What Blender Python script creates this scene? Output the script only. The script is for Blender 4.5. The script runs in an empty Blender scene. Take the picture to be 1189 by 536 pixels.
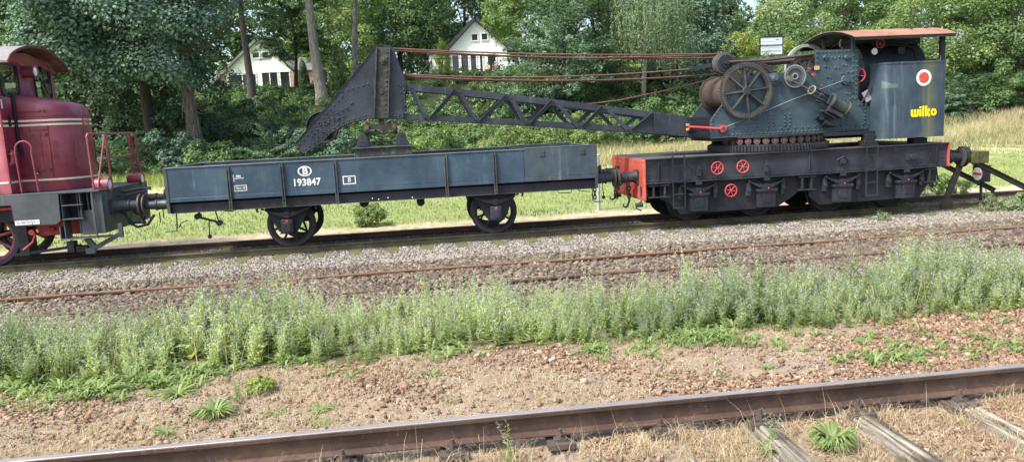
import bpy, math, random
import numpy as np
from mathutils import Matrix, Vector

rnd = random.Random(7)
RS = np.random.RandomState(11)
scene = bpy.context.scene
COL = scene.collection

# ------------------------------------------------------------------ camera
YAW, PITCH, ROLL, CAM_H, FPX = 0.116824530, 0.139955812, -0.0495219809, 2.42684, 877.844
_f = Vector((math.sin(YAW) * math.cos(PITCH), math.cos(YAW) * math.cos(PITCH), -math.sin(PITCH)))
_r0 = Vector((math.cos(YAW), -math.sin(YAW), 0.0))
_u0 = _r0.cross(_f)
_r = math.cos(ROLL) * _r0 + math.sin(ROLL) * _u0
_u = -math.sin(ROLL) * _r0 + math.cos(ROLL) * _u0
cam_data = bpy.data.cameras.new("camera")
cam = bpy.data.objects.new("camera", cam_data)
COL.objects.link(cam)
cam.matrix_world = Matrix(((_r.x, _u.x, -_f.x, 0), (_r.y, _u.y, -_f.y, 0), (_r.z, _u.z, -_f.z, CAM_H), (0, 0, 0, 1)))
cam_data.sensor_width = 36.0
cam_data.lens = FPX / 1189.0 * 36.0
cam_data.clip_start = 0.1
cam_data.clip_end = 3000.0
scene.camera = cam

# ------------------------------------------------------------------ sky and sun
SUN_AZ_VEC = Vector((-0.80, -0.42, 0.0)).normalized()      # towards the sun: from the left, a little behind the camera
SUN_EL = math.radians(52)
world = bpy.data.worlds.new("World")
scene.world = world
world.use_nodes = True
wn, wl = world.node_tree.nodes, world.node_tree.links
wn.clear()
wo = wn.new('ShaderNodeOutputWorld')
bg = wn.new('ShaderNodeBackground')
sky = wn.new('ShaderNodeTexSky')
sky.sky_type = 'NISHITA'
sky.sun_disc = False
sky.sun_elevation = SUN_EL
sky.sun_rotation = math.atan2(SUN_AZ_VEC.x, SUN_AZ_VEC.y)
sky.air_density = 1.0
sky.dust_density = 4.0
sky.ozone_density = 1.0
bg.inputs[1].default_value = 0.15
wl.new(sky.outputs[0], bg.inputs[0])
wl.new(bg.outputs[0], wo.inputs[0])
sun_d = bpy.data.lights.new("sun", 'SUN')
sun_d.energy = 2.2
sun_d.angle = math.radians(8.0)
sun_d.color = (1.0, 0.955, 0.88)
sun = bpy.data.objects.new("sun", sun_d)
COL.objects.link(sun)
_sd = Vector((SUN_AZ_VEC.x * math.cos(SUN_EL), SUN_AZ_VEC.y * math.cos(SUN_EL), math.sin(SUN_EL)))
sun.rotation_euler = _sd.to_track_quat('Z', 'Y').to_euler()
sun.location = _sd * 60
scene.view_settings.view_transform = 'Standard'
scene.view_settings.look = 'None'
scene.view_settings.gamma = 1.0
scene.view_settings.use_curve_mapping = False
scene.view_settings.exposure = 1.34
scene.render.engine = 'CYCLES'
scene.cycles.max_bounces = 6
scene.cycles.diffuse_bounces = 3
scene.cycles.glossy_bounces = 3
scene.cycles.transmission_bounces = 4
scene.cycles.transparent_max_bounces = 6
scene.cycles.use_denoising = True

# ------------------------------------------------------------------ object helpers
def tag(o, label=None, cat=None, group=None, kind=None):
    if label: o["label"] = label
    if cat: o["category"] = cat
    if group: o["group"] = group
    if kind: o["kind"] = kind
    return o

def empty(name, loc, label=None, cat=None, group=None, rz=0.0):
    o = bpy.data.objects.new(name, None)
    COL.objects.link(o)
    o.location = loc
    o.rotation_euler = (0, 0, rz)
    o.empty_display_size = 0.1
    return tag(o, label, cat, group)

def worigin(p):
    v = Vector((0, 0, 0))
    while p is not None:
        v += p.location
        p = p.parent
    return v

def basis(a):
    a = Vector(a).normalized()
    h = Vector((0, 0, 1)) if abs(a.z) < 0.9 else Vector((1, 0, 0))
    u = a.cross(h).normalized()
    v = a.cross(u).normalized()
    return a, u, v

SPLIT = set('''frame_bracket service_door corner_iron coupling_chain lamp_bracket roof_post rear_post step spindle steam_pipe outrigger_block
girder_fitting footstep_rod brake_lever brake_hose brake_gear bolt latch cap_rail rest_bracket drain_valve red_oil_cap bearing_boss tie_link yellow_clamp shaft
door_handle wiper white_mark frame_rib coupling_hose air_pipe buffer_pad fence_post post brick_wall rail_guard main_frame red_tank bed_frame jib_foot roof_rafter
bottom_flange draw_hook exhaust_pipe paint_patch head_edge_strip slot_cover brake_rod leaf_spring joint_strip cross_tie arch_frame lifting_eye buffer_beam deck
terrace stripe seam roof annex_roof printed_line rail_clip bogie axle_guard roof_lip load_mark thin_rod crosshead_guide block_yoke foot_web frame_lip'''.split())

class MB:
    """collects shapes in world coordinates; build() links them as one mesh object"""
    def __init__(s):
        s.V, s.F = [], []
    def add(s, vs, fs):
        n = len(s.V)
        s.V += [tuple(v) for v in vs]
        s.F += [tuple(i + n for i in f) for f in fs]
        return s
    def box(s, x0, x1, y0, y1, z0, z1):
        v = [(x, y, z) for x in (x0, x1) for y in (y0, y1) for z in (z0, z1)]
        return s.add(v, [(0, 1, 3, 2), (4, 6, 7, 5), (0, 4, 5, 1), (2, 3, 7, 6), (0, 2, 6, 4), (1, 5, 7, 3)])
    def bar(s, p0, p1, w, h, up=(0, 0, 1)):
        p0, p1 = Vector(p0), Vector(p1)
        d = (p1 - p0).normalized()
        u = Vector(up)
        u = (u - d * u.dot(d)).normalized()
        r = d.cross(u)
        v = [p + r * (a * w / 2) + u * (b * h / 2) for p in (p0, p1) for a in (-1, 1) for b in (-1, 1)]
        return s.add(v, [(0, 1, 3, 2), (4, 6, 7, 5), (0, 4, 5, 1), (2, 3, 7, 6), (0, 2, 6, 4), (1, 5, 7, 3)])
    def cyl(s, p0, p1, r0, r1=None, n=16, caps=True):
        r1 = r0 if r1 is None else r1
        p0, p1 = Vector(p0), Vector(p1)
        a, u, v = basis(p1 - p0)
        vs = []
        for p, r in ((p0, r0), (p1, r1)):
            for i in range(n):
                t = 2 * math.pi * i / n
                vs.append(p + (u * math.cos(t) + v * math.sin(t)) * r)
        fs = [(i, (i + 1) % n, n + (i + 1) % n, n + i) for i in range(n)]
        if caps:
            fs += [tuple(range(n))[::-1], tuple(range(n, 2 * n))]
        return s.add(vs, fs)
    def tube(s, pts, r, n=8, closed=False, radii=None):
        pts = [Vector(p) for p in pts]
        m = len(pts)
        vs, fs = [], []
        pu = None
        for i, p in enumerate(pts):
            if closed:
                d = (pts[(i + 1) % m] - pts[i - 1]).normalized()
            else:
                d = (pts[min(i + 1, m - 1)] - pts[max(i - 1, 0)]).normalized()
            if pu is None:
                _, u, _v = basis(d)
            else:
                u = (pu - d * pu.dot(d))
                u = u.normalized() if u.length > 1e-6 else basis(d)[1]
            pu = u
            v = d.cross(u)
            rr = radii[i] if radii else r
            for k in range(n):
                t = 2 * math.pi * k / n
                vs.append(p + (u * math.cos(t) + v * math.sin(t)) * rr)
        L = m if closed else m - 1
        for i in range(L):
            j = (i + 1) % m
            for k in range(n):
                fs.append((i * n + k, i * n + (k + 1) % n, j * n + (k + 1) % n, j * n + k))
        if not closed:
            fs += [tuple(range(n))[::-1], tuple(range((m - 1) * n, m * n))]
        return s.add(vs, fs)
    def ring_tube(s, c, axis, R, r, n=32, k=8, a0=0.0, a1=2 * math.pi):
        a, u, v = basis(axis)
        c = Vector(c)
        full = abs(a1 - a0 - 2 * math.pi) < 1e-6
        m = n if full else n + 1
        pts = [c + (u * math.cos(a0 + (a1 - a0) * i / n) + v * math.sin(a0 + (a1 - a0) * i / n)) * R for i in range(m)]
        return s.tube(pts, r, k, closed=full)
    def lathe(s, prof, c, axis, n=24, closed=True):
        """prof: (radius, distance along axis); closed loops into a ring, otherwise ends meet the axis"""
        a, u, v = basis(axis)
        c = Vector(c)
        m = len(prof)
        vs = []
        for r, t in prof:
            for i in range(n):
                w = 2 * math.pi * i / n
                vs.append(c + a * t + (u * math.cos(w) + v * math.sin(w)) * r)
        fs = []
        for j in range(m if closed else m - 1):
            k = (j + 1) % m
            for i in range(n):
                fs.append((j * n + i, j * n + (i + 1) % n, k * n + (i + 1) % n, k * n + i))
        if not closed:
            fs += [tuple(range(n))[::-1], tuple(range((m - 1) * n, m * n))]
        return s.add(vs, fs)
    def prism(s, poly, y0, y1):
        n = len(poly)
        vs = [(x, y0, z) for x, z in poly] + [(x, y1, z) for x, z in poly]
        fs = [tuple(range(n)), tuple(range(n, 2 * n))[::-1]]
        fs += [(i, i + n, (i + 1) % n + n, (i + 1) % n) for i in range(n)]
        return s.add(vs, fs)
    def prism_x(s, poly, x0, x1):
        n = len(poly)
        vs = [(x0, y, z) for y, z in poly] + [(x1, y, z) for y, z in poly]
        fs = [tuple(range(n))[::-1], tuple(range(n, 2 * n))]
        fs += [(i, (i + 1) % n, (i + 1) % n + n, i + n) for i in range(n)]
        return s.add(vs, fs)
    def prism_z(s, poly, z0, z1):
        n = len(poly)
        vs = [(x, y, z0) for x, y in poly] + [(x, y, z1) for x, y in poly]
        fs = [tuple(range(n))[::-1], tuple(range(n, 2 * n))]
        fs += [(i, (i + 1) % n, (i + 1) % n + n, i + n) for i in range(n)]
        return s.add(vs, fs)
    def loft(s, rings, cap0=True, cap1=True):
        n = len(rings[0])
        vs = [p for r in rings for p in r]
        fs = []
        for j in range(len(rings) - 1):
            for i in range(n):
                fs.append((j * n + i, j * n + (i + 1) % n, (j + 1) * n + (i + 1) % n, (j + 1) * n + i))
        if cap0: fs.append(tuple(range(n))[::-1])
        if cap1: fs.append(tuple(range((len(rings) - 1) * n, len(rings) * n)))
        return s.add(vs, fs)
    def rivet(s, p, nrm=(0, -1, 0), r=0.014, h=None):
        r = r * 1.25 if .011 < r < .03 else r
        h = r * 0.95 if h is None else h
        a, u, v = basis(nrm)
        p = Vector(p)
        n = 6
        vs = []
        for rr, t in ((1.0, -0.1), (0.8, 0.6)):
            for i in range(n):
                w = 2 * math.pi * i / n
                vs.append(p + a * (h * t) + (u * math.cos(w) + v * math.sin(w)) * (r * rr))
        vs.append(p + a * h)
        fs = [(i, (i + 1) % n, n + (i + 1) % n, n + i) for i in range(n)] + [(n + i, n + (i + 1) % n, 2 * n) for i in range(n)]
        return s.add(vs, fs)
    def rivet_line(s, p0, p1, step, nrm=(0, -1, 0), r=0.014):
        p0, p1 = Vector(p0), Vector(p1)
        k = max(1, int(round((p1 - p0).length / step)))
        for i in range(k + 1):
            s.rivet(p0.lerp(p1, i / k), nrm, r)
        return s
    def gear(s, c, axis, R, tooth, r_in, nt, t0, t1):
        """toothed ring, thickness from t0 to t1 along axis"""
        a, u, v = basis(axis)
        c = Vector(c)
        prof = []
        for i in range(nt):
            for f, rr in ((0.0, R), (0.22, R + tooth), (0.5, R + tooth), (0.72, R)):
                prof.append(((i + f) / nt * 2 * math.pi, rr))
        n = len(prof)
        vs = []
        for t in (t0, t1):
            for an, rr in prof:
                vs.append(c + a * t + (u * math.cos(an) + v * math.sin(an)) * rr)
            for an, rr in prof:
                vs.append(c + a * t + (u * math.cos(an) + v * math.sin(an)) * r_in)
        fs = []
        for i in range(n):
            j = (i + 1) % n
            fs += [(i, j, n + j, n + i), (2 * n + i, 3 * n + i, 3 * n + j, 2 * n + j), (i, 2 * n + i, 2 * n + j, j), (n + i, n + j, 3 * n + j, 3 * n + i)]
        return s.add(vs, fs)
    def clusters(s, gap=.006):
        """groups of pieces that touch: each group is a part of its own"""
        n = len(s.V)
        par = list(range(n))
        def find(a):
            while par[a] != a:
                par[a] = par[par[a]]; a = par[a]
            return a
        for f in s.F:
            r = find(f[0])
            for i in f[1:]:
                q = find(i)
                if q != r: par[q] = r
        lab = np.array([find(i) for i in range(n)])
        ids, inv = np.unique(lab, return_inverse=True)
        A = np.array(s.V)
        lo = np.array([A[inv == k].min(0) for k in range(len(ids))]) - gap
        hi = np.array([A[inv == k].max(0) for k in range(len(ids))]) + gap
        m = len(ids)
        pp = list(range(m))
        def f2(a):
            while pp[a] != a: a = pp[a]
            return a
        for i in range(m):
            t = np.where(np.all((lo[i] <= hi) & (hi[i] >= lo), axis=1))[0]
            for j in t:
                a, c = f2(i), f2(int(j))
                if a != c: pp[c] = a
        grp = np.array([f2(i) for i in range(m)])[inv]
        out = []
        for g in np.unique(grp):
            sel = np.where(grp == g)[0]
            mp = {int(o): k for k, o in enumerate(sel)}
            b = MB(); b.V = [s.V[i] for i in sel]; b.F = [tuple(mp[i] for i in f) for f in s.F if f[0] in mp]
            out.append(b)
        return out
    def build(s, name, mat, parent=None, bevel=0.0, smooth=34, kind=None):
        if name in SPLIT:
            cl = s.clusters()
            if len(cl) > 1:
                obs = [c._build(name, mat, parent, bevel, smooth, kind) for c in cl]
                return max(obs, key=lambda o: len(o.data.vertices))
        return s._build(name, mat, parent, bevel, smooth, kind)
    def _build(s, name, mat, parent=None, bevel=0.0, smooth=34, kind=None):
        o0 = worigin(parent)
        me = bpy.data.meshes.new(name)
        me.from_pydata([(x - o0.x, y - o0.y, z - o0.z) for x, y, z in s.V], [], s.F)
        me.update()
        import bmesh
        bm = bmesh.new(); bm.from_mesh(me)
        bmesh.ops.recalc_face_normals(bm, faces=bm.faces)
        bm.to_mesh(me); bm.free()
        if smooth:
            me.polygons.foreach_set('use_smooth', [True] * len(me.polygons))
            me.set_sharp_from_angle(angle=math.radians(smooth))
        me.materials.append(mat)
        o = bpy.data.objects.new(name, me)
        COL.objects.link(o)
        o.parent = parent
        if bevel:
            b = o.modifiers.new("edge", 'BEVEL')
            b.width = bevel
            b.segments = 2
            b.limit_method = 'ANGLE'
            b.angle_limit = math.radians(50)
        if kind: o["kind"] = kind
        return o

def copy_part(o, parent, off=(0, 0, 0)):
    c = o.copy()
    COL.objects.link(c)
    c.parent = parent
    c.location = Vector(o.location) + Vector(off)
    for ch in [k for k in bpy.data.objects if k.parent == o]:
        copy_part(ch, c)
    return c

def copy_thing(root, loc, label=None, rz=None):
    c = root.copy()
    COL.objects.link(c)
    c.location = loc
    if rz is not None: c.rotation_euler = (0, 0, rz)
    if label: c["label"] = label
    for ch in [k for k in bpy.data.objects if k.parent == root]:
        copy_part(ch, c)
    return c

def text_part(name, body, x, z, size, mat, parent, y=0.0, plane='-Y', extrude=0.002, offset=0.0, align='CENTER', sx=1.0):
    cu = bpy.data.curves.new(name, 'FONT')
    cu.body = body
    cu.size = size
    cu.extrude = extrude
    cu.offset = offset
    cu.align_x = align
    cu.align_y = 'CENTER'
    tmp = bpy.data.objects.new(name, cu)
    COL.objects.link(tmp)
    dg = bpy.context.evaluated_depsgraph_get()
    me = bpy.data.meshes.new_from_object(tmp.evaluated_get(dg))
    bpy.data.objects.remove(tmp)
    o = bpy.data.objects.new(name, me)
    me.materials.clear()
    me.materials.append(mat)
    COL.objects.link(o)
    R = Matrix.Rotation(math.radians(90), 4, 'X')
    if plane == '-X':
        R = Matrix.Rotation(math.radians(-90), 4, 'Z') @ R
    me.transform(R @ Matrix.Diagonal((sx, 1, 1, 1)))
    o0 = worigin(parent)
    o.location = Vector((x, y, z)) - o0
    o.parent = parent
    return o

# ------------------------------------------------------------------ materials
def new_mat(name):
    m = bpy.data.materials.new(name)
    m.use_nodes = True
    nt = m.node_tree
    nt.nodes.clear()
    out = nt.nodes.new('ShaderNodeOutputMaterial')
    return m, nt, out

def _noise(nt, vec, scale, detail=5, rough=0.55):
    n = nt.nodes.new('ShaderNodeTexNoise')
    n.inputs['Scale'].default_value = scale
    n.inputs['Detail'].default_value = detail
    n.inputs['Roughness'].default_value = rough
    if vec is not None: nt.links.new(vec, n.inputs['Vector'])
    return n.outputs['Fac']

def _map(nt, vec, scale):
    n = nt.nodes.new('ShaderNodeMapping')
    n.inputs['Scale'].default_value = scale
    nt.links.new(vec, n.inputs['Vector'])
    return n.outputs[0]

def _range(nt, val, a, b, c=0.0, d=1.0, smooth=False):
    n = nt.nodes.new('ShaderNodeMapRange')
    n.clamp = True
    if smooth: n.interpolation_type = 'SMOOTHSTEP'
    for i, v in zip((1, 2, 3, 4), (a, b, c, d)):
        n.inputs[i].default_value = v
    nt.links.new(val, n.inputs[0])
    return n.outputs[0]

def _mix(nt, fac, c1, c2, mode='MIX'):
    n = nt.nodes.new('ShaderNodeMixRGB')
    n.blend_type = mode
    for i, v in ((0, fac), (1, c1), (2, c2)):
        if isinstance(v, bpy.types.NodeSocket): nt.links.new(v, n.inputs[i])
        elif i == 0: n.inputs[0].default_value = v
        else: n.inputs[i].default_value = (v[0], v[1], v[2], 1)
    return n.outputs[0]

def _math(nt, op, a, b=None):
    n = nt.nodes.new('ShaderNodeMath')
    n.operation = op
    for i, v in ((0, a), (1, b)):
        if v is None: continue
        if isinstance(v, bpy.types.NodeSocket): nt.links.new(v, n.inputs[i])
        else: n.inputs[i].default_value = v
    return n.outputs[0]

def metal(name, col, rough=0.5, fade=None, fade_amt=0.5, rust=0.15, rust_col=(0.16, 0.07, 0.035), spec=0.4, moss=0.0, streak=0.5, metallic=0.0, bump=0.15, scale=1.0, grime=0.35, stain=None):
    """weathered paint on steel: chalky patches, run-down streaks, grime and rust spots"""
    m, nt, out = new_mat(name)
    tc = nt.nodes.new('ShaderNodeTexCoord').outputs['Object']
    bs = nt.nodes.new('ShaderNodeBsdfPrincipled')
    nt.links.new(bs.outputs[0], out.inputs[0])
    fade = fade or tuple(min(1, c * 1.9 + 0.03) for c in col)
    big = _noise(nt, tc, 1.3 * scale, 6)
    c = _mix(nt, _math(nt, 'MULTIPLY', _range(nt, big, 0.42, 0.72), fade_amt), col, fade)
    dark = tuple(v * 0.45 for v in col)
    gr = _noise(nt, tc, 5.0 * scale, 8, 0.65)
    c = _mix(nt, _math(nt, 'MULTIPLY', _range(nt, gr, 0.45, 0.75), grime), c, dark)
    st = _noise(nt, _map(nt, tc, (9 * scale, 9 * scale, 0.55 * scale)), 1.0, 5, 0.6)
    st2 = _noise(nt, _map(nt, tc, (3, 3, 1.5)), 1.0, 3)
    sm = _math(nt, 'MULTIPLY', _range(nt, st, 0.56, 0.74), _range(nt, st2, 0.4, 0.62))
    c = _mix(nt, _math(nt, 'MULTIPLY', sm, streak), c, tuple(min(1, v * 1.4 + 0.05) for v in fade))
    if moss:
        mo = _noise(nt, tc, 7.0 * scale, 7, 0.7)
        c = _mix(nt, _math(nt, 'MULTIPLY', _range(nt, mo, 0.5, 0.62), moss), c, (0.12, 0.15, 0.045))
    if stain:
        x0, x1, scol, amt = stain
        sp = nt.nodes.new('ShaderNodeSeparateXYZ'); nt.links.new(tc, sp.inputs[0])
        xx = _math(nt, 'ADD', sp.outputs[0], _math(nt, 'MULTIPLY', _math(nt, 'SUBTRACT', _noise(nt, _map(nt, tc, (4, 4, 1.2)), 1.0, 4), .5), .30))
        sw = _math(nt, 'MULTIPLY', _range(nt, xx, x0, (x0 + x1) / 2, smooth=True), _range(nt, xx, x1, (x0 + x1) / 2, smooth=True))
        sw = _math(nt, 'MULTIPLY', sw, _range(nt, _noise(nt, _map(nt, tc, (14, 14, .8)), 1.0, 5), .3, .7, .35, 1.0))
        c = _mix(nt, _math(nt, 'MULTIPLY', sw, amt), c, scol)
    if rust:
        ru = _noise(nt, tc, 11.0 * scale, 9, 0.72)
        ru2 = _noise(nt, tc, 2.1 * scale, 4)
        rm = _math(nt, 'MULTIPLY', _range(nt, ru, 0.56, 0.64), _range(nt, ru2, 0.42, 0.62))
        c = _mix(nt, _math(nt, 'MULTIPLY', rm, min(1.0, rust * 3)), c, rust_col)
    nt.links.new(c, bs.inputs['Base Color'])
    nt.links.new(_range(nt, gr, 0.3, 0.8, rough - 0.1, rough + 0.25), bs.inputs['Roughness'])
    bs.inputs['Metallic'].default_value = metallic
    bs.inputs['Specular IOR Level'].default_value = spec
    bp = nt.nodes.new('ShaderNodeBump')
    bp.inputs['Strength'].default_value = bump
    bp.inputs['Distance'].default_value = 0.01
    nt.links.new(gr, bp.inputs['Height'])
    dent = nt.nodes.new('ShaderNodeBump')
    dent.inputs['Strength'].default_value = 0.35
    dent.inputs['Distance'].default_value = 0.05
    nt.links.new(_noise(nt, tc, 2.6 * scale, 2, .4), dent.inputs['Height'])
    nt.links.new(bp.outputs[0], dent.inputs['Normal'])
    nt.links.new(dent.outputs[0], bs.inputs['Normal'])
    return m

def plain(name, col, rough=0.6, var=0.2, scale=8.0, metallic=0.0, spec=0.4, bump=0.0):
    m, nt, out = new_mat(name)
    tc = nt.nodes.new('ShaderNodeTexCoord').outputs['Object']
    bs = nt.nodes.new('ShaderNodeBsdfPrincipled')
    nt.links.new(bs.outputs[0], out.inputs[0])
    n = _noise(nt, tc, scale, 6)
    c = _mix(nt, _range(nt, n, 0.3, 0.7), tuple(v * (1 - var) for v in col), tuple(min(1, v * (1 + var)) for v in col))
    nt.links.new(c, bs.inputs['Base Color'])
    bs.inputs['Roughness'].default_value = rough
    bs.inputs['Metallic'].default_value = metallic
    bs.inputs['Specular IOR Level'].default_value = spec
    if bump:
        bp = nt.nodes.new('ShaderNodeBump')
        bp.inputs['Strength'].default_value = bump
        bp.inputs['Distance'].default_value = 0.02
        nt.links.new(n, bp.inputs['Height'])
        nt.links.new(bp.outputs[0], bs.inputs['Normal'])
    return m

def leafy(name, dark, light, trans=0.35, warm=None, gloss=0.12, rough=0.55):
    """leaf colours run from dark to light by the leaf's own 'tint'"""
    m, nt, out = new_mat(name)
    at = nt.nodes.new('ShaderNodeAttribute')
    at.attribute_name = 'tint'
    cr = nt.nodes.new('ShaderNodeValToRGB')
    cr.color_ramp.elements[0].color = (*dark, 1)
    cr.color_ramp.elements[1].color = (*light, 1)
    cr.color_ramp.elements[0].position = 0.0
    cr.color_ramp.elements[1].position = 0.93 if warm else 1.0
    if warm:
        e = cr.color_ramp.elements.new(1.0)
        e.color = (*warm, 1)
    nt.links.new(at.outputs['Fac'], cr.inputs[0])
    d = nt.nodes.new('ShaderNodeBsdfDiffuse')
    t = nt.nodes.new('ShaderNodeBsdfTranslucent')
    g = nt.nodes.new('ShaderNodeBsdfGlossy')
    g.inputs['Roughness'].default_value = rough
    g.inputs['Color'].default_value = (0.8, 0.9, 0.85, 1)
    nt.links.new(cr.outputs[0], d.inputs[0])
    tcol = _mix(nt, 1.0, cr.outputs[0], (1.15, 1.2, 0.55), 'MULTIPLY')
    nt.links.new(tcol, t.inputs[0])
    m1 = nt.nodes.new('ShaderNodeMixShader'); m1.inputs[0].default_value = trans
    nt.links.new(d.outputs[0], m1.inputs[1]); nt.links.new(t.outputs[0], m1.inputs[2])
    m2 = nt.nodes.new('ShaderNodeMixShader'); m2.inputs[0].default_value = gloss * .35
    nt.links.new(m1.outputs[0], m2.inputs[1]); nt.links.new(g.outputs[0], m2.inputs[2])
    nt.links.new(m2.outputs[0], out.inputs[0])
    return m

# ------------------------------------------------------------------ terrain height
_TZ = np.array([(-30, .11), (2, .11), (5.5, .11), (6.6, .11), (7.6, .08), (9.3, .0), (10.8, -.12), (11.6, -.125), (14.2, -.135), (15.6, -.16), (19.4, -.165), (21, -.13),
                (28, .05), (35, .3), (44, .75), (48, 1.4), (55, 4.2), (62, 6.5), (70, 6.95), (80, 7.1), (120, 9.0), (400, 14.0)])
def tz(x, y):
    x = np.asarray(x, float); y = np.asarray(y, float)
    z = np.interp(y, _TZ[:, 0], _TZ[:, 1])
    up = np.clip((y - 42) / 25, 0, 1)
    z = z + up * (x * 0.018) + up * 0.35 * np.sin(x * 0.23 + y * 0.11) * np.clip((70 - y) / 10, 0, 1)
    fl = np.clip((y - 20) / 6, 0, 1)
    z = z + fl * 0.06 * (np.sin(x * 0.5 + 1.3) * np.cos(y * 0.4) + 0.5 * np.sin(x * 1.3 + y * 0.9))
    nr = np.clip((10.5 - y) / 1.5, 0, 1)
    z = z + nr * 0.012 * (np.sin(x * 2.1 + y) + np.sin(x * 4.3 - 2.2 * y))
    return z
def tzf(x, y): return float(tz(x, y))

# ------------------------------------------------------------------ numpy meshes
def np_mesh(name, V, faces_list, mat, parent=None, tint=None, smooth=False, attr='tint'):
    """faces_list: list of int arrays (m,k)"""
    me = bpy.data.meshes.new(name)
    V = np.asarray(V, np.float32).copy()
    o0 = worigin(parent)
    V -= np.array([o0.x, o0.y, o0.z], np.float32)
    me.vertices.add(len(V))
    me.vertices.foreach_set('co', V.ravel())
    nl = sum(f.size for f in faces_list)
    nf = sum(len(f) for f in faces_list)
    me.loops.add(nl)
    me.polygons.add(nf)
    me.loops.foreach_set('vertex_index', np.concatenate([f.ravel() for f in faces_list]).astype(np.int32))
    tot = np.concatenate([np.full(len(f), f.shape[1]) for f in faces_list])
    st = np.concatenate([[0], np.cumsum(tot)[:-1]]).astype(np.int32)
    me.polygons.foreach_set('loop_start', st)
    if smooth:
        me.polygons.foreach_set('use_smooth', np.ones(nf, bool))
    me.update(calc_edges=True)
    if tint is not None:
        a = me.attributes.new(attr, 'FLOAT', 'POINT')
        a.data.foreach_set('value', np.asarray(tint, np.float32))
    me.materials.append(mat)
    o = bpy.data.objects.new(name, me)
    COL.objects.link(o)
    o.parent = parent
    return o

def unit(v):
    return v / np.maximum(np.linalg.norm(v, axis=1, keepdims=True), 1e-9)

def leaf_quads(P, N, S, T, rs, aspect=0.6, D=None):
    """diamond shaped folded leaves; returns verts, faces, tint"""
    n = len(P)
    N = unit(N)
    if D is None: D = rs.normal(size=(n, 3))
    t = unit(D - N * np.sum(D * N, 1, keepdims=True))
    b = np.cross(N, t)
    S = np.asarray(S).reshape(-1, 1)
    V = np.empty((n, 4, 3))
    V[:, 0] = P - t * S * .5
    V[:, 1] = P + b * S * .5 * aspect + N * S * .10
    V[:, 2] = P + t * S * .5 - N * S * .06
    V[:, 3] = P - b * S * .5 * aspect + N * S * .10
    F = np.arange(n * 4).reshape(n, 4)
    return V.reshape(-1, 3), F, np.repeat(T, 4)
# ------------------------------------------------------------------ materials used in many places
M = {}
M['black'] = metal('black_steel', (0.015, 0.018, 0.025), 0.45, fade=(0.062, 0.068, 0.082), fade_amt=0.7, rust=0.10, streak=0.35, bump=0.3)
M['underframe'] = metal('underframe_black', (0.010, 0.012, 0.017), 0.6, fade=(0.030, 0.034, 0.043), fade_amt=0.6, rust=0.08, streak=0.1)
M['boom'] = metal('boom_black', (0.017, 0.022, 0.034), 0.42, fade=(0.055, 0.067, 0.092), fade_amt=0.6, rust=0.05, streak=0.5, moss=0.12)
M['boom_mossy'] = metal('boom_black_mossy', (0.028, 0.031, 0.034), 0.6, fade=(0.10, 0.105, 0.085), fade_amt=0.6, rust=0.08, streak=0.7, moss=0.42)
M['wagon_blue'] = metal('wagon_blue', (0.027, 0.056, 0.088), 0.45, fade=(0.064, 0.112, 0.155), fade_amt=0.8, rust=0.10, streak=0.6, grime=0.45, moss=0.12)
M['wagon_grey'] = metal('wagon_grey_blue', (0.040, 0.058, 0.078), 0.5, fade=(0.095, 0.125, 0.15), fade_amt=0.6, rust=0.03, streak=0.8, grime=0.3, moss=0.15)
M['wagon_trim'] = metal('wagon_trim', (0.035, 0.045, 0.048), 0.6, fade=(0.10, 0.11, 0.10), fade_amt=0.6, rust=0.12, streak=0.3, moss=0.35)
M['crane_blue'] = metal('crane_green_blue', (0.034, 0.062, 0.080), 0.42, fade=(0.080, 0.118, 0.140), fade_amt=0.7, rust=0.03, streak=0.30, grime=0.4, moss=0.06)
M['tank_blue'] = metal('tank_blue', (0.028, 0.050, 0.071), 0.38, stain=(3.05, 3.62, (.16, .17, .075), .75), fade=(0.072, 0.105, 0.130), fade_amt=0.7, rust=0.04, streak=0.75, grime=0.35, moss=0.05)
M['loco_red'] = metal('loco_red', (0.205, 0.022, 0.037), 0.38, fade=(0.35, 0.105, 0.135), fade_amt=0.85, rust=0.05, rust_col=(0.10, 0.02, 0.015), streak=0.35, grime=0.25, spec=0.5, bump=0.06)
M['loco_rail_red'] = metal('handrail_red', (0.22, 0.035, 0.05), 0.45, fade=(0.36, 0.13, 0.15), rust=0.06, streak=0.2)
M['loco_roof'] = metal('loco_roof_grey', (0.19, 0.18, 0.185), 0.6, fade=(0.30, 0.285, 0.285), rust=0.05, streak=0.4)
M['loco_grey'] = metal('loco_frame_grey', (0.045, 0.055, 0.062), 0.5, fade=(0.12, 0.135, 0.14), fade_amt=0.7, rust=0.05, streak=0.5, moss=0.15)
M['bright_red'] = metal('signal_red', (0.50, 0.045, 0.05), 0.45, fade=(0.60, 0.17, 0.16), fade_amt=0.5, rust=0.03, grime=0.3, streak=0.2)
M['orange_red'] = metal('headstock_orange_red', (0.40, 0.052, 0.036), 0.5, fade=(0.50, 0.14, 0.11), fade_amt=0.6, rust=0.34, rust_col=(0.10, 0.03, 0.015), grime=0.45, streak=0.4)
M['rust_roof'] = metal('rusty_roof', (0.24, 0.118, 0.072), 0.75, fade=(0.36, 0.205, 0.14), fade_amt=0.8, rust=0.10, streak=0.5, grime=0.3)
M['rail_rust'] = metal('rail_rust', (0.085, 0.045, 0.03), 0.7, fade=(0.17, 0.09, 0.055), fade_amt=0.7, rust=0.10, streak=0.0, grime=0.4)
M['rail_dark'] = metal('rail_dark', (0.055, 0.034, 0.026), 0.7, fade=(0.125, 0.08, 0.056), fade_amt=0.7, rust=0.3, rust_col=(.17, .10, .065), streak=0.25, grime=0.6, bump=.5, scale=1.7)
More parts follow.
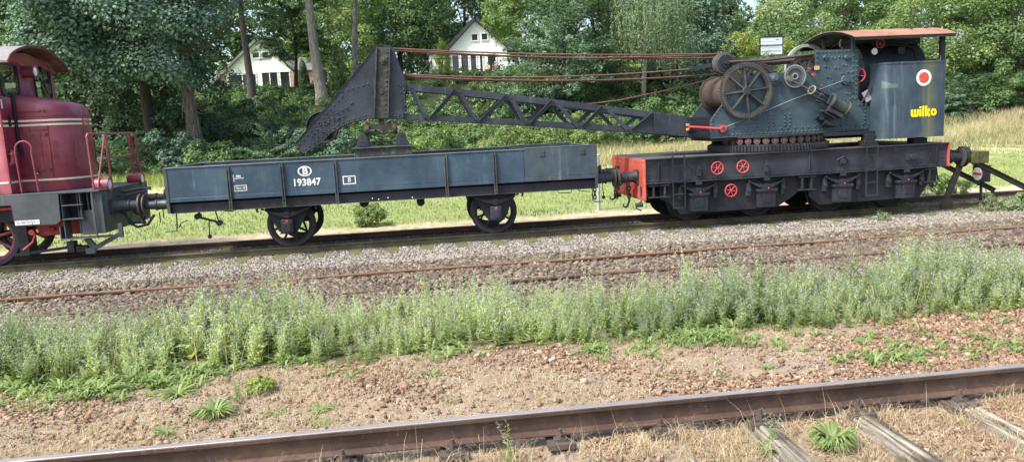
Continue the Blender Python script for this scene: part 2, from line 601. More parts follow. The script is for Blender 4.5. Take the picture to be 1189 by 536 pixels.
M['rail_shine'] = metal('rail_running_surface', (0.25, 0.235, 0.225), 0.42, fade=(0.36, 0.335, 0.325), fade_amt=0.6, rust=0.05, streak=0.0, metallic=0.35, spec=0.6, grime=0.25)
M['rail_orange'] = metal('rail_orange_rust', (0.17, 0.095, 0.055), 0.8, fade=(0.26, 0.16, 0.10), rust=0.15, streak=0.0, grime=0.4)
M['rail_mossy'] = metal('rail_mossy', (0.065, 0.055, 0.035), 0.75, fade=(0.19, 0.17, 0.10), rust=0.25, streak=0.0, moss=0.6, bump=.5)
M['rope'] = metal('rope_rust', (0.125, 0.060, 0.045), 0.7, fade=(0.22, 0.12, 0.095), rust=0.1, streak=0.0)
M['old_steel'] = metal('old_brown_steel', (0.055, 0.045, 0.040), 0.6, fade=(0.13, 0.11, 0.10), rust=0.3, streak=0.2)
M['gear'] = metal('gear_worn', (0.038, 0.042, 0.040), 0.4, fade=(0.14, 0.135, 0.115), fade_amt=0.9, rust=0.10, streak=0.2, moss=0.15)
M['glass'] = plain('window_glass', (0.02, 0.03, 0.028), 0.06, 0.3, 3.0, spec=0.9)
M['white'] = plain('white_paint', (0.72, 0.72, 0.70), 0.55, 0.12, 20)
M['cream'] = plain('cream_paint', (0.74, 0.66, 0.50), 0.5, 0.12, 20)
M['brass'] = plain('badge_gold', (0.55, 0.32, 0.14), 0.45, 0.3, 30)
M['yellow'] = plain('yellow_paint', (0.78, 0.62, 0.01), 0.45, 0.08, 14)
M['rubber'] = plain('black_rubber', (0.012, 0.012, 0.013), 0.6, 0.2)
M['lens'] = plain('lamp_lens', (0.75, 0.76, 0.74), 0.15, 0.1, spec=0.8)

# ------------------------------------------------------------------ ground sheet
def build_ground():
    ys = [-12, -6, -2, 1, 2.5]
    y = 3.3
    while y < 11.5: ys.append(y); y += 0.055
    while y < 22: ys.append(y); y += 0.14
    while y < 75: ys.append(y); y += 0.7
    ys += [80, 88, 96, 110, 130, 160, 220, 400, 900]
    xs = [-700, -300, -150, -90, -60, -45, -35, -28, -23, -20]
    x = -17.0
    while x < 18: xs.append(x); x += 0.10
    xs += [18.5, 20, 22, 24, 27, 30, 34, 38, 43, 50, 58, 70, 90, 130, 200, 400, 800]
    X, Y = np.meshgrid(np.array(xs), np.array(ys))
    Z = tz(X, Y)
    rs = np.random.RandomState(3)
    near = ((Y > 3) & (Y < 21) & (abs(X) < 18))
    Z = Z + near * rs.normal(0, .006, X.shape)
    V = np.stack([X, Y, Z], -1).reshape(-1, 3)
    nx, ny = len(xs), len(ys)
    i, j = np.meshgrid(np.arange(nx - 1), np.arange(ny - 1))
    a = (j * nx + i).ravel()
    F = np.stack([a, a + 1, a + 1 + nx, a + nx], 1)
    m, nt, out = new_mat('ground_soil')
    geo = nt.nodes.new('ShaderNodeNewGeometry').outputs['Position']
    sep = nt.nodes.new('ShaderNodeSeparateXYZ'); nt.links.new(geo, sep.inputs[0])
    bs = nt.nodes.new('ShaderNodeBsdfPrincipled'); nt.links.new(bs.outputs[0], out.inputs[0])
    bs.inputs['Roughness'].default_value = 0.95
    bs.inputs['Specular IOR Level'].default_value = 0.15
    n_big = _noise(nt, geo, 0.7, 5)
    n_mid = _noise(nt, geo, 3.5, 6)
    n_fine = _noise(nt, geo, 28, 8, 0.7)
    n_str = _noise(nt, _map(nt, geo, (6, 22, 10)), 2.0, 5)
    warp = _math(nt, 'MULTIPLY', _math(nt, 'SUBTRACT', n_mid, 0.5), 1.1)
    warpb = _math(nt, 'MULTIPLY', _math(nt, 'SUBTRACT', n_big, 0.5), 1.6)
    Yw = _math(nt, 'ADD', _math(nt, 'ADD', sep.outputs[1], warp), warpb)
    def var(a, b, n=n_fine, lo=.35, hi=.68): return _mix(nt, _range(nt, n, lo, hi), a, b)
    n_dk = _noise(nt, geo, 9, 7, .7)
    near_c = _mix(nt, _range(nt, n_mid, .35, .65), var((.155, .112, .082), (.345, .272, .208)), var((.22, .18, .13), (.41, .345, .255), n_str))
    near_c = _mix(nt, _math(nt, 'MULTIPLY', _range(nt, _noise(nt, geo, 1.5, 4), .5, .66), .45), near_c, var((.20, .125, .085), (.42, .28, .20)))
    near_c = _mix(nt, _range(nt, n_dk, .54, .68, 0, .6), near_c, (.13, .10, .075))
    weed_c = var((.06, .055, .03), (.16, .14, .08))
    mid_c = _mix(nt, _range(nt, n_mid, .42, .62), var((.085, .065, .05), (.27, .215, .175)), var((.16, .125, .09), (.38, .31, .235)))
    far_c = _mix(nt, _range(nt, n_mid, .45, .62), var((.15, .135, .125), (.40, .37, .345)), var((.20, .16, .12), (.42, .36, .28)))
    sand_c = _mix(nt, _range(nt, n_mid, .5, .7), var((.38, .30, .20), (.60, .50, .37)), (.17, .21, .07))
    mead_c = _mix(nt, _range(nt, n_mid, .35, .65), var((.10, .165, .04), (.22, .29, .09)), var((.19, .22, .085), (.34, .34, .17)))
    hay_c = _mix(nt, _range(nt, n_big, .42, .58), mead_c, var((.36, .33, .17), (.60, .53, .31)))
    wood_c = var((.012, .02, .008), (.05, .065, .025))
    lawn_c = var((.12, .19, .04), (.20, .29, .07))
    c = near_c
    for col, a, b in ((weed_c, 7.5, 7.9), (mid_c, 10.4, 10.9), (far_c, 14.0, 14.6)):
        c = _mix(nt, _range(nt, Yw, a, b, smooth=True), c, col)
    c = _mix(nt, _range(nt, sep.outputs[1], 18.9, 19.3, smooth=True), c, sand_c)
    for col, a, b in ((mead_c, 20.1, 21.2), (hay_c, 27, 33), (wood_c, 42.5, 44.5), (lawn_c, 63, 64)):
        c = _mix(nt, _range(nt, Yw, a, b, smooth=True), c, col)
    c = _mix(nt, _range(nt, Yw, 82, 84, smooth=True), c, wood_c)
    nt.links.new(c, bs.inputs['Base Color'])
    bp = nt.nodes.new('ShaderNodeBump'); bp.inputs['Strength'].default_value = 0.7; bp.inputs['Distance'].default_value = 0.03
    nt.links.new(_math(nt, 'ADD', n_fine, n_mid), bp.inputs['Height']); nt.links.new(bp.outputs[0], bs.inputs['Normal'])
    o = np_mesh('ground', V, [F], m, smooth=True)
    tag(o, kind='structure')
build_ground()

# ------------------------------------------------------------------ stones
def stone_mat(name, cols):
    m, nt, out = new_mat(name)
    at = nt.nodes.new('ShaderNodeAttribute'); at.attribute_name = 'tint'
    cr = nt.nodes.new('ShaderNodeValToRGB')
    while len(cr.color_ramp.elements) < len(cols): cr.color_ramp.elements.new(0.5)
    for i, cc in enumerate(cols):
        cr.color_ramp.elements[i].position = i / (len(cols) - 1)
        cr.color_ramp.elements[i].color = (*cc, 1)
    nt.links.new(at.outputs['Fac'], cr.inputs[0])
    geo = nt.nodes.new('ShaderNodeNewGeometry').outputs['Position']
    n = _noise(nt, geo, 40, 4)
    c = _mix(nt, _range(nt, n, .3, .7, 0, .45), cr.outputs[0], (.10, .085, .07))
    bs = nt.nodes.new('ShaderNodeBsdfPrincipled')
    bs.inputs['Roughness'].default_value = .85
    bs.inputs['Specular IOR Level'].default_value = .25
    nt.links.new(c, bs.inputs['Base Color']); nt.links.new(bs.outputs[0], out.inputs[0])
    return m

def stones(name, label, P, size, tints, mat, ico=False, seed=0, flat=.65):
    rs = np.random.RandomState(seed)
    n = len(P)
    if ico:
        t = (1 + 5 ** .5) / 2
        B = np.array([(-1, t, 0), (1, t, 0), (-1, -t, 0), (1, -t, 0), (0, -1, t), (0, 1, t), (0, -1, -t), (0, 1, -t), (t, 0, -1), (t, 0, 1), (-t, 0, -1), (-t, 0, 1)]) / 1.9 * .5
        F = np.array([(0, 11, 5), (0, 5, 1), (0, 1, 7), (0, 7, 10), (0, 10, 11), (1, 5, 9), (5, 11, 4), (11, 10, 2), (10, 7, 6), (7, 1, 8), (3, 9, 4), (3, 4, 2), (3, 2, 6), (3, 6, 8), (3, 8, 9), (4, 9, 5), (2, 4, 11), (6, 2, 10), (8, 6, 7), (9, 8, 1)])
        jit = .16
    else:
        B = np.array([(x, y, z) for x in (-.42, .42) for y in (-.42, .42) for z in (-.42, .42)])
        F = np.array([(0, 1, 3, 2), (4, 6, 7, 5), (0, 4, 5, 1), (2, 3, 7, 6), (0, 2, 6, 4), (1, 5, 7, 3)])
        jit = .20
    k = len(B)
    V = B[None] + rs.uniform(-jit, jit, (n, k, 3))
    V *= rs.uniform(.6, 1.25, (n, 1, 3)) * np.array([1, 1, flat])
    a, b, c = rs.uniform(0, 2 * np.pi, n), rs.normal(0, .45, n), rs.normal(0, .45, n)
    def rot(V, i, j, ang):
        ca, sa = np.cos(ang)[:, None], np.sin(ang)[:, None]
        vi, vj = V[:, :, i].copy(), V[:, :, j].copy()
        V[:, :, i] = vi * ca - vj * sa
        V[:, :, j] = vi * sa + vj * ca
    rot(V, 1, 2, b); rot(V, 0, 2, c); rot(V, 0, 1, a)
    V = V * size.reshape(-1, 1, 1) + P[:, None, :]
    FF = (F[None] + (np.arange(n) * k)[:, None, None]).reshape(-1, F.shape[1])
    o = np_mesh(name, V.reshape(-1, 3), [FF], mat, tint=np.repeat(tints, k))
    tag(o, label, 'gravel', kind='stuff')
    return o

def vis_x(y):            # the x range that can be seen at distance y, with a margin for a step to the side
    return -.60 * y - 1.6, .92 * y + 2.4
def scatter(n, y0, y1, rs, dens=None):
    y = rs.uniform(y0, y1, n * 2)
    x = rs.uniform(-.60 * y1 - 1.6, .92 * y1 + 2.4, n * 2)
    lo, hi = vis_x(y)
    k = (x > lo) & (x < hi)
    x, y = x[k], y[k]
    if dens is not None:
        k = rs.uniform(size=len(x)) < dens(x, y)
        x, y = x[k], y[k]
    return x, y

def blob(x, y, s=1.0, ph=0.0):
    return .5 + .25 * (np.sin(x * 1.7 * s + ph) * np.cos(y * 2.3 * s + 1.1 * ph) + np.sin(x * .63 * s - y * 1.1 * s + 2 + ph) + .6 * np.sin(x * 3.9 * s + y * 3.1 * s + ph))

GREY = [(.080, .070, .060), (.16, .145, .125), (.24, .22, .195), (.33, .305, .27), (.47, .45, .41)]
BROWN = [(.042, .032, .023), (.090, .070, .050), (.150, .117, .084), (.22, .178, .132), (.38, .335, .27)]
REDDISH = [(.10, .060, .038), (.21, .125, .075), (.31, .20, .125), (.40, .285, .195), (.50, .43, .34)]
GM, BM, RM = stone_mat('grey_stone', GREY), stone_mat('brown_stone', BROWN), stone_mat('reddish_stone', REDDISH)

rs = np.random.RandomState(21)
x, y = scatter(39000, 14.1, 19.1, rs, lambda x, y: np.clip(.30 + 1.2 * (blob(x, y, 1.3, 5) - .35) + .8 * (y > 15.5), .12, 1))
SLEEP_X = []
_q = random.Random(5); _x = -15.6
while _x < 15.8:
    SLEEP_X.append(_x); _q.uniform(-.06, .06); _q.uniform(.115, .135); _x += .785 + _q.uniform(-.02, .02)
SLEEP_X = np.array(SLEEP_X)
_k = ~((np.min(np.abs(x[:, None] - SLEEP_X[None, :]), 1) < .135) & (y > 16.10) & (y < 19.25)) | (rs.uniform(size=len(x)) < .06)
x, y = x[_k], y[_k]
s = rs.uniform(.03, .06, len(x))
stones('far_track_ballast', 'pale grey crushed stone round the sleepers under the train', np.stack([x, y, tz(x, y) + s * .15], 1), s, rs.beta(2, 2, len(x)), GM, seed=1)
x, y = scatter(50000, 10.3, 14.6, rs, lambda x, y: np.clip(.22 + 1.6 * (blob(x, y, .8) - .30), .12, 1))
s = rs.uniform(.032, .09, len(x))
stones('middle_track_ballast', 'coarse brown ballast round the half buried rails', np.stack([x, y, tz(x, y) + s * .18], 1), s, rs.beta(1.8, 2.4, len(x)), BM, seed=2)
x, y = scatter(44000, 5.28, 7.9, rs, lambda x, y: np.clip(.10 + 1.3 * (blob(x, y, .7, 1) - .42) * 2 + np.clip(x, -2, 3) * .14, .06, 1) * np.clip((7.9 - y) / .8, 0, 1))
s = rs.uniform(.014, .050, len(x)) * (1 + .7 * (rs.uniform(size=len(x)) < .12))
stones('reddish_gravel', 'loose reddish brown stones beside the nearest rail', np.stack([x, y, tz(x, y) + s * .22], 1), s * .78, rs.beta(2.0, 2.7, len(x)), RM, seed=3, flat=.5)
x, y = scatter(30000, 3.6, 7.7, rs, lambda x, y: np.clip(.2 + 1.5 * (blob(x, y, 1.4, 5) - .35), .08, 1) * (abs(y - 5.2) > .08) * np.where(y < 5.1, .35, 1))
s = rs.uniform(.006, .017, len(x))
stones('fine_grit', 'fine brown grit over the pale soil by the nearest rail', np.stack([x, y, tz(x, y) + s * .2], 1), s, rs.beta(1.6, 2.4, len(x)), BM, seed=9)
SLN = np.array([-3.76, -2.98, -2.2, -1.43, -.66, .1, .87, 1.61, 2.37, 3.14, 3.97, 4.76, 5.54])
def off_sleeper(x, y, p=.12): return np.where((np.min(np.abs(np.asarray(x)[:, None] - SLN[None]), 1) < .13) & (y < 5.1), p, 1.0)
x, y = scatter(14000, 3.4, 5.2, rs, lambda x, y: np.clip(.18 + (blob(x, y, 1.1, 3) - .4) * 1.6, .05, 1) * off_sleeper(x, y))
s = rs.uniform(.012, .045, len(x))
stones('rail_side_gravel', 'scattered brown stones between the nearest sleepers', np.stack([x, y, tz(x, y) + s * .2], 1), s * .8, rs.beta(2, 2.9, len(x)), RM, seed=4, flat=.5)

# ------------------------------------------------------------------ tracks
def rail_section(z_top, hgt, yc, s=1.0):
    h = hgt
    hw, fw, ww = .036 * s, .065 * s, .009 * s
    pts = [(-fw, 0), (fw, 0), (fw, .010), (ww, .028), (ww, h - .045), (hw, h - .033), (hw, h - .008), (hw - .010, h), (-hw + .010, h), (-hw, h - .008), (-hw, h - .033), (-ww, h - .045), (-ww, .028), (-fw, .010)]
    return [(yc + a, z_top - h + b) for a, b in pts]

def rail(parent, yc, z_top, x0, x1, hgt, mat, shine=None, s=1.0, wob=0.0):
    b = MB()
    sec = rail_section(z_top, hgt, yc, s)
    n = int((x1 - x0) / 1.5)
    rings = []
    for i in range(n + 1):
        x = x0 + (x1 - x0) * i / n
        dy = wob * math.sin(x * .7 + yc); dz = wob * .6 * math.sin(x * 1.1 + yc * 2)
        rings.append([(x, a + dy, c + dz) for a, c in sec])
    b.loft(rings)
    o = b.build('rail', mat, parent)
    if shine:
        t = MB()
        hw = .036 * s
        pr = [(-hw + .002, -.009), (hw - .002, -.009), (hw - .010, .0025), (-hw + .010, .0025)]
        t.loft([[(x0 + (x1 - x0) * i / n, yc + a + wob * math.sin((x0 + (x1 - x0) * i / n) * .7 + yc), z_top + c + wob * .6 * math.sin((x0 + (x1 - x0) * i / n) * 1.1 + yc * 2)) for a, c in pr] for i in range(n + 1)])
        t.build('running_surface', shine, o)
    return o

wood_far = metal('sleeper_mossy', (.10, .095, .05), .85, fade=(.20, .22, .09), rust=0.0, streak=0, moss=.9, spec=.2)
def wood_near_mat():
    m, nt, out = new_mat('sleeper_weathered')
    tc = nt.nodes.new('ShaderNodeTexCoord').outputs['Object']
    bs = nt.nodes.new('ShaderNodeBsdfPrincipled'); nt.links.new(bs.outputs[0], out.inputs[0])
    g = _noise(nt, _map(nt, tc, (26, 1.6, 26)), 1.0, 7, .65)
    g2 = _noise(nt, _map(nt, tc, (7, 1.2, 7)), 1.0, 4)
    c = _mix(nt, _range(nt, g, .35, .66), (.075, .065, .052), (.34, .31, .26))
    c = _mix(nt, _range(nt, g2, .52, .60), c, (.07, .055, .04))
    mo = _noise(nt, tc, 9, 6)
    c = _mix(nt, _range(nt, mo, .60, .68), c, (.13, .15, .04))
    nt.links.new(c, bs.inputs['Base Color'])
    bs.inputs['Roughness'].default_value = .9
    bp = nt.nodes.new('ShaderNodeBump'); bp.inputs['Strength'].default_value = .9; bp.inputs['Distance'].default_value = .02
    nt.links.new(g, bp.inputs['Height']); nt.links.new(bp.outputs[0], bs.inputs['Normal'])
    return m
wood_near = wood_near_mat()

# the track the train stands on
RX_ = 19.0
ft = empty('railway_track', (0, 17.7, -.16), 'railway track with mossy sleepers on which the red engine, wagon and crane stand', 'railway track', 'railway tracks')
rail(ft, 16.93, 0.0, -18, 19.5, .14, M['rail_mossy'], M['rail_rust'])
rail(ft, 18.47, 0.0, -18, 19.5, .14, M['rail_dark'], M['rail_rust'])
r7 = random.Random(5)
x = -15.6
while x < 15.8:
    b = MB()
    dy, w = r7.uniform(-.06, .06), r7.uniform(.115, .135)
    z = -.148
    b.box(x - w, x + w, 16.16 + dy, 19.2 + dy, z - .12, z + .015)
    for yy in (16.93, 18.47):
        b.box(x - .085, x + .085, yy - .14, yy + .14, z, z + .012)
        for sy in (-.1, .1):
            b.cyl((x + .05, yy + sy, z), (x + .05, yy + sy, z + .04), .016, n=6)
    b.build('sleeper', wood_far, ft, bevel=.012)
    x += .785 + r7.uniform(-.02, .02)

# the half buried track in the middle
mt = empty('railway_track', (0, 12.65, -.17), 'half buried railway track with thin orange rusty rails behind the tall weeds', 'railway track', 'railway tracks')
rail(mt, 11.92, -.062, -18, 19.5, .10, M['rail_dark'], M['rail_rust'], wob=.012)
rail(mt, 13.42, -.058, -18, 19.5, .10, M['rail_rust'], M['rail_orange'], wob=.012)
x = -15.2
while x < 19:
    b = MB()
    b.box(x - .12, x + .12, 11.45, 13.9, -.25, -.138 + r7.uniform(-.012, .01))
    b.build('sleeper', wood_far, mt, bevel=.01)
    x += .78 + r7.uniform(-.03, .03)

# the nearest track, only its far rail is in the picture
nt_ = empty('railway_track', (0, 4.5, .15), 'nearest railway track with a heavy dark rail on split grey sleepers', 'railway track', 'railway tracks')
NR_Y, NR_Z = 5.2, .364
rl = rail(nt_, NR_Y, NR_Z, -14, 16, .176, M['rail_dark'], M['rail_shine'], s=.98)
def cracked_sleeper(x, seed, ang):
    q = random.Random(seed)
    b = MB()
    # a split baulk: several long splinters side by side
    xs = [-.125]
    while xs[-1] < .10: xs.append(xs[-1] + q.uniform(.028, .07))
    xs[-1] = .125
    for a, c in zip(xs[:-1], xs[1:]):
        top = (.160 if x > 2.2 else .112) + q.uniform(-.022, .012)
        ya, yb = 3.85 + q.uniform(-.03, .03), 5.72
        n = 9
        g = .006
        rings = []
        for i in range(n + 1):
            t = i / n
            yy = ya + (yb - ya) * t
            w0, w1 = x + a + g + q.uniform(-.004, .006) - (yy - 5.2) * ang, x + c - g + q.uniform(-.006, .004) - (yy - 5.2) * ang
            zt = top + q.uniform(-.010, .008)
            rings.append([(w0, yy, .0), (w1, yy, .0), (w1, yy, zt - .006), (w0 + (w1 - w0) * .7, yy, zt), (w0 + (w1 - w0) * .3, yy, zt + .003), (w0, yy, zt - .008)])
        b.loft(rings)
    return b.build('sleeper', wood_near, nt_, smooth=20)
for k, xx in enumerate([-3.76, -2.98, -2.2, -1.43, -.66, .1, .87, 1.61, 2.37, 3.14, 3.97, 4.76, 5.54]):
    sl = cracked_sleeper(xx, 40 + k, -.02 + .03 * math.sin(k * 2.1))
    b = MB()
    b.box(xx - .09, xx + .09, NR_Y - .17, NR_Y + .17, .144, .160)
    for sy in (-1, 1):
        yb = NR_Y + sy * .115
        b.box(xx - .045, xx + .045, yb - .035, yb + .03, .160, .195)
        b.cyl((xx, yb, .160), (xx, yb, .262), .015, n=8)
        b.cyl((xx, yb, .199), (xx, yb, .226), .028, n=6)
        b.cyl((xx, yb, .192), (xx, yb, .199), .036, n=10)
    b.box(xx - .10, xx + .10, NR_Y - .20, NR_Y - .14, .14, .175)
    b.build('rail_clip', M['old_steel'], sl)
b = MB()
for sy in (-1,):
    b.box(.86, 1.36, NR_Y - .034, NR_Y - .014, NR_Z - .125, NR_Z - .055)
# short bolts on the web
for bx in (.15, 2.0, 4.4):
    b.cyl((bx, NR_Y - .04, NR_Z - .09), (bx, NR_Y - .01, NR_Z - .09), .013, n=6)
# ------------------------------------------------------------------ shared running gear
def wheel_mesh(c, r, mat_name_tyre, mat_name_disc, parent, spokes=8, wy=.13, inner='spoke', name='wheel', out=-1):
    """wheel standing in the XZ plane at c (centre of the rim), flange on the inside"""
    cx, cy, cz = c
    s = out
    b = MB()
    b.lathe([(r - .075, -s * .065), (r + .028, -s * .065), (r + .028, -s * .035), (r, -s * .02), (r - .006, s * .065), (r - .075, s * .065)], (cx, cy, cz), (0, 1, 0), 40)
    t = b.build(name, M[mat_name_tyre], parent)
    d = MB()
    d.lathe([(r - .115, -s * .05), (r - .074, -s * .05), (r - .074, s * .05), (r - .115, s * .05)], (cx, cy, cz), (0, 1, 0), 40)
    d.cyl((cx, cy - .10, cz), (cx, cy + .10, cz), .10, n=20)
    if inner == 'spoke':
        for k in range(spokes):
            a = 2 * math.pi * (k + .35) / spokes
            p0 = (cx + math.cos(a) * .07, cy, cz + math.sin(a) * .07)
            p1 = (cx + math.cos(a) * (r - .10), cy, cz + math.sin(a) * (r - .10))
            d.bar(p0, p1, .035, .05, up=(0, 1, 0)) if False else d.cyl(p0, p1, .030, .024, n=8)
    else:
        d.lathe([(.09, -.02), (r - .10, -.035), (r - .10, -.005), (.09, .03)], (cx, cy, cz), (0, 1, 0), 40)
    d.build('wheel_centre', M[mat_name_disc], t)
    return t

def leaf_spring(b, x, y, z, half, n=7, th=.014, w=.09, sag=.10):
    """laminated spring, ends up"""
    for k in range(n):
        hl = half * (1 - k / (n + .6))
        pts = []
        m = 10
        for i in range(m + 1):
            u = -1 + 2 * i / m
            xx = u * hl
            pts.append((x + xx, z + sag * (xx / half) ** 2 - k * th))
        up = [(p[0], p[1] + th * .46) for p in pts]
        lo = [(p[0], p[1] - th * .46) for p in pts][::-1]
        b.prism(up + lo, y - w / 2, y + w / 2)
    b.box(x - .05, x + .05, y - w / 2 - .012, y + w / 2 + .012, z - n * th - .01, z + .025)
    for sgn in (-1, 1):
        b.cyl((x + sgn * half, y - w / 2, z + sag + .01), (x + sgn * half, y + w / 2, z + sag + .01), .022, n=10)

def buffer(name, p, x_head, r_stem, r_head, parent, mat='black', stem_r2=None):
    """buffer running along X from the beam at p to its head"""
    x0, y, z = p
    s = 1 if x_head > x0 else -1
    b = MB()
    L = abs(x_head - x0)
    b.box(min(x0, x0 + s * .03), max(x0, x0 + s * .03), y - .16, y + .16, z - .16, z + .16)
    prof = [(0.0, .0), (r_stem * 1.45, .0), (r_stem * 1.35, .05), (r_stem * 1.12, .09), (r_stem * 1.10, L * .52), (r_stem * 1.22, L * .54), (r_stem * 1.22, L * .60), (r_stem, L * .61), (r_stem * .92, L - .06), (r_stem * 1.3, L - .045), (0.0, L - .044)]
    b.lathe([(max(r, .001), t * s) for r, t in prof], (x0, y, z), (1, 0, 0), 22, closed=False)
    for yy in (-.12, .12):
        for zz in (-.12, .12):
            b.rivet((x0 + s * .03, y + yy, z + zz), (s, 0, 0), .018)
    o = b.build(name, M[mat], parent)
    h = MB()
    h.lathe([(.001, 0.0), (r_head * .8, -.004 * s), (r_head, -.016 * s), (r_head, -.045 * s), (.001, -.045 * s)], (x_head - s * .004, y, z), (1, 0, 0), 26, closed=False)
    h.build('buffer_head', M['old_steel'], o)
    return o

def chain(b, p, n, size=.07, r=.011, sway=(0, 0)):
    x, y, z = p
    for k in range(n):
        c = Vector((x + sway[0] * k, y + sway[1] * k, z - k * size * .78))
        pts = []
        for i in range(12):
            t = 2 * math.pi * i / 12
            a, v = math.cos(t) * size * .3, math.sin(t) * size * .55
            pts.append(c + (Vector((a, 0, v)) if k % 2 == 0 else Vector((0, a, v))))
        b.tube(pts, r, 6, closed=True)

def hook(b, x, y, z, s=1, size=.12, r=.022):
    pts = [(x, y, z), (x + s * size * .2, y, z - size * .6)]
    for i in range(9):
        t = math.pi * (1.0 + i / 8 * 1.15)
        pts.append((x + s * (size * .62 + math.cos(t) * size * .42), y, z - size * .75 + math.sin(t) * size * .42))
    b.tube(pts, r, 8, radii=[r * .8, r] + [r * (1.1 - .07 * i) for i in range(9)])

# ================================================================== FLAT WAGON with low sides
YN, YF = 16.35, 19.05
X0, X1 = -5.23, 3.87
wg = empty('match_wagon', (-.68, 17.7, 0), 'blue low sided railway wagon numbered 193847 under the crane jib', 'railway wagon')
# side panels
def seam_panel(x0, x1, y0, y1, zt, mat, name='side_panel', face=-1):
    b = MB()
    b.box(x0, x1, y0, y1, 1.255, zt)
    yy = (y0 - .004, y1) if face < 0 else (y0, y1 + .004)
    b.box(x0, x1, yy[0], yy[1], 1.165, 1.252)
    return b.build(name, mat, wg, bevel=.006)
seam_panel(X0, 2.262, YN, YN + .05, 1.862, M['wagon_blue'])
seam_panel(2.268, X1, YN - .008, YN + .06, 1.885, M['wagon_grey'])
seam_panel(X0, 2.262, YF - .05, YF, 1.862, M['wagon_blue'], face=1)
seam_panel(2.268, X1, YF - .06, YF + .008, 1.885, M['wagon_grey'], face=1)
for xe in ((X0, X0 + .05), (X1 - .05, X1)):
    b = MB()
    b.box(xe[0], xe[1], YN + .052, YF - .052, 1.165, 1.86)
    b.build('end_panel', M['wagon_blue'], wg, bevel=.006)
# top cap rails
b = MB()
b.box(X0 - .01, 2.262, YN - .018, YN + .066, 1.864, 1.884)
b.box(X0 - .01, 2.262, YF - .066, YF + .018, 1.864, 1.884)
b.box(2.268, X1 + .01, YN - .014, YN + .066, 1.887, 1.900)
b.box(2.268, X1 + .01, YF - .066, YF + .014, 1.887, 1.900)
b.box(X0 - .01, X0 + .06, YN + .068, YF - .068, 1.862, 1.880)
b.box(X1 - .06, X1 + .01, YN + .068, YF - .068, 1.862, 1.880)
b.build('cap_rail', metal('cap_rail', (.10, .12, .125), .5, fade=(.24, .26, .26), rust=.08, streak=.2, moss=.15), wg, bevel=.004)
# plank lying on the far side by the right end
# floor
b = MB()
x = X0 + .05
while x < X1 - .06:
    b.box(x + .004, min(x + .21, X1 - .05), YN + .06, YF - .06, 1.12, 1.163)
    x += .213
b.build('floor', metal('wagon_floor', (.10, .085, .07), .9, fade=(.17, .15, .12), rust=0, streak=0, spec=.15), wg)
# stakes with double flats and their brackets
stake_x = [-3.96, -2.87, -1.775, .555, 1.61]
for side, y in ((-1, YN), (1, YF)):
    for sx in stake_x:
        b = MB()
        for dx in (-.024, .024):
            b.box(sx + dx - .009, sx + dx + .009, min(y, y + side * .05), max(y, y + side * .05), .93, 1.85)
        b.box(sx - .03, sx + .03, min(y, y + side * .022), max(y, y + side * .022), 1.0, 1.84)
        for zz in (.96, 1.03, 1.10, 1.80):
            b.cyl((sx, y + side * .02, zz), (sx, y + side * .046, zz), .018, n=6)
        b.build('stake', M['wagon_trim'], wg, bevel=.003)
# corner irons
b = MB()
for xx, s in ((X0, -1), (X1, 1)):
    for y, t in ((YN, -1), (YF, 1)):
        b.box(xx - (.012 if s < 0 else .05), xx + (.05 if s < 0 else .012), min(y + t * .002, y + t * .014), max(y + t * .002, y + t * .014), .94, 1.86)
        b.box(min(xx + s * .002, xx + s * .013), max(xx + s * .002, xx + s * .013), min(y, y - t * .06), max(y, y - t * .06), .94, 1.86)
b.build('corner_iron', M['wagon_trim'], wg, bevel=.003)
# hinge plates on the grey end panel
b = MB()
for hx in (2.66, 3.55):
    b.box(hx - .05, hx + .05, YN - .024, YN - .009, 1.70, 1.83)
    for a, c in ((-.03, 1.79), (.03, 1.79), (-.03, 1.73), (.03, 1.73)):
        b.rivet((hx + a, YN - .024, c), (0, -1, 0), .012)
b.build('latch', M['wagon_trim'], wg)
# underframe: channel soles, lips, cross beams, headstocks
b = MB()
for y, t in ((YN + .06, 1), (YF - .06, -1)):
    b.box(X0 + .02, X1 - .02, min(y, y + t * .012), max(y, y + t * .012), .955, 1.158)
    b.box(X0 + .02, X1 - .02, min(y, y + t * .09), max(y, y + t * .09), .94, .955)
    b.box(X0 + .02, X1 - .02, min(y - t * .03, y + t * .09), max(y - t * .03, y + t * .09), 1.150, 1.162)
for xx in (X0 + .03, X1 - .03):
    b.box(xx - .03, xx + .03, YN + .03, YF - .03, .94, 1.16)
for xx in (-4.2, -3.0, -1.8, -.6, .6, 1.8, 3.0):
    b.box(xx - .04, xx + .04, YN + .16, YF - .16, .97, 1.11)
for yy in (17.3, 18.1):
    b.box(X0 + .08, X1 - .08, yy - .04, yy + .04, .95, 1.11)
b.build('underframe', M['underframe'], wg, bevel=.004)
b = MB()
b.box(X0 + .05, X1 - .05, YN + .022, YN + .046, .93, .942)
b.build('frame_lip', M['wagon_trim'], wg)
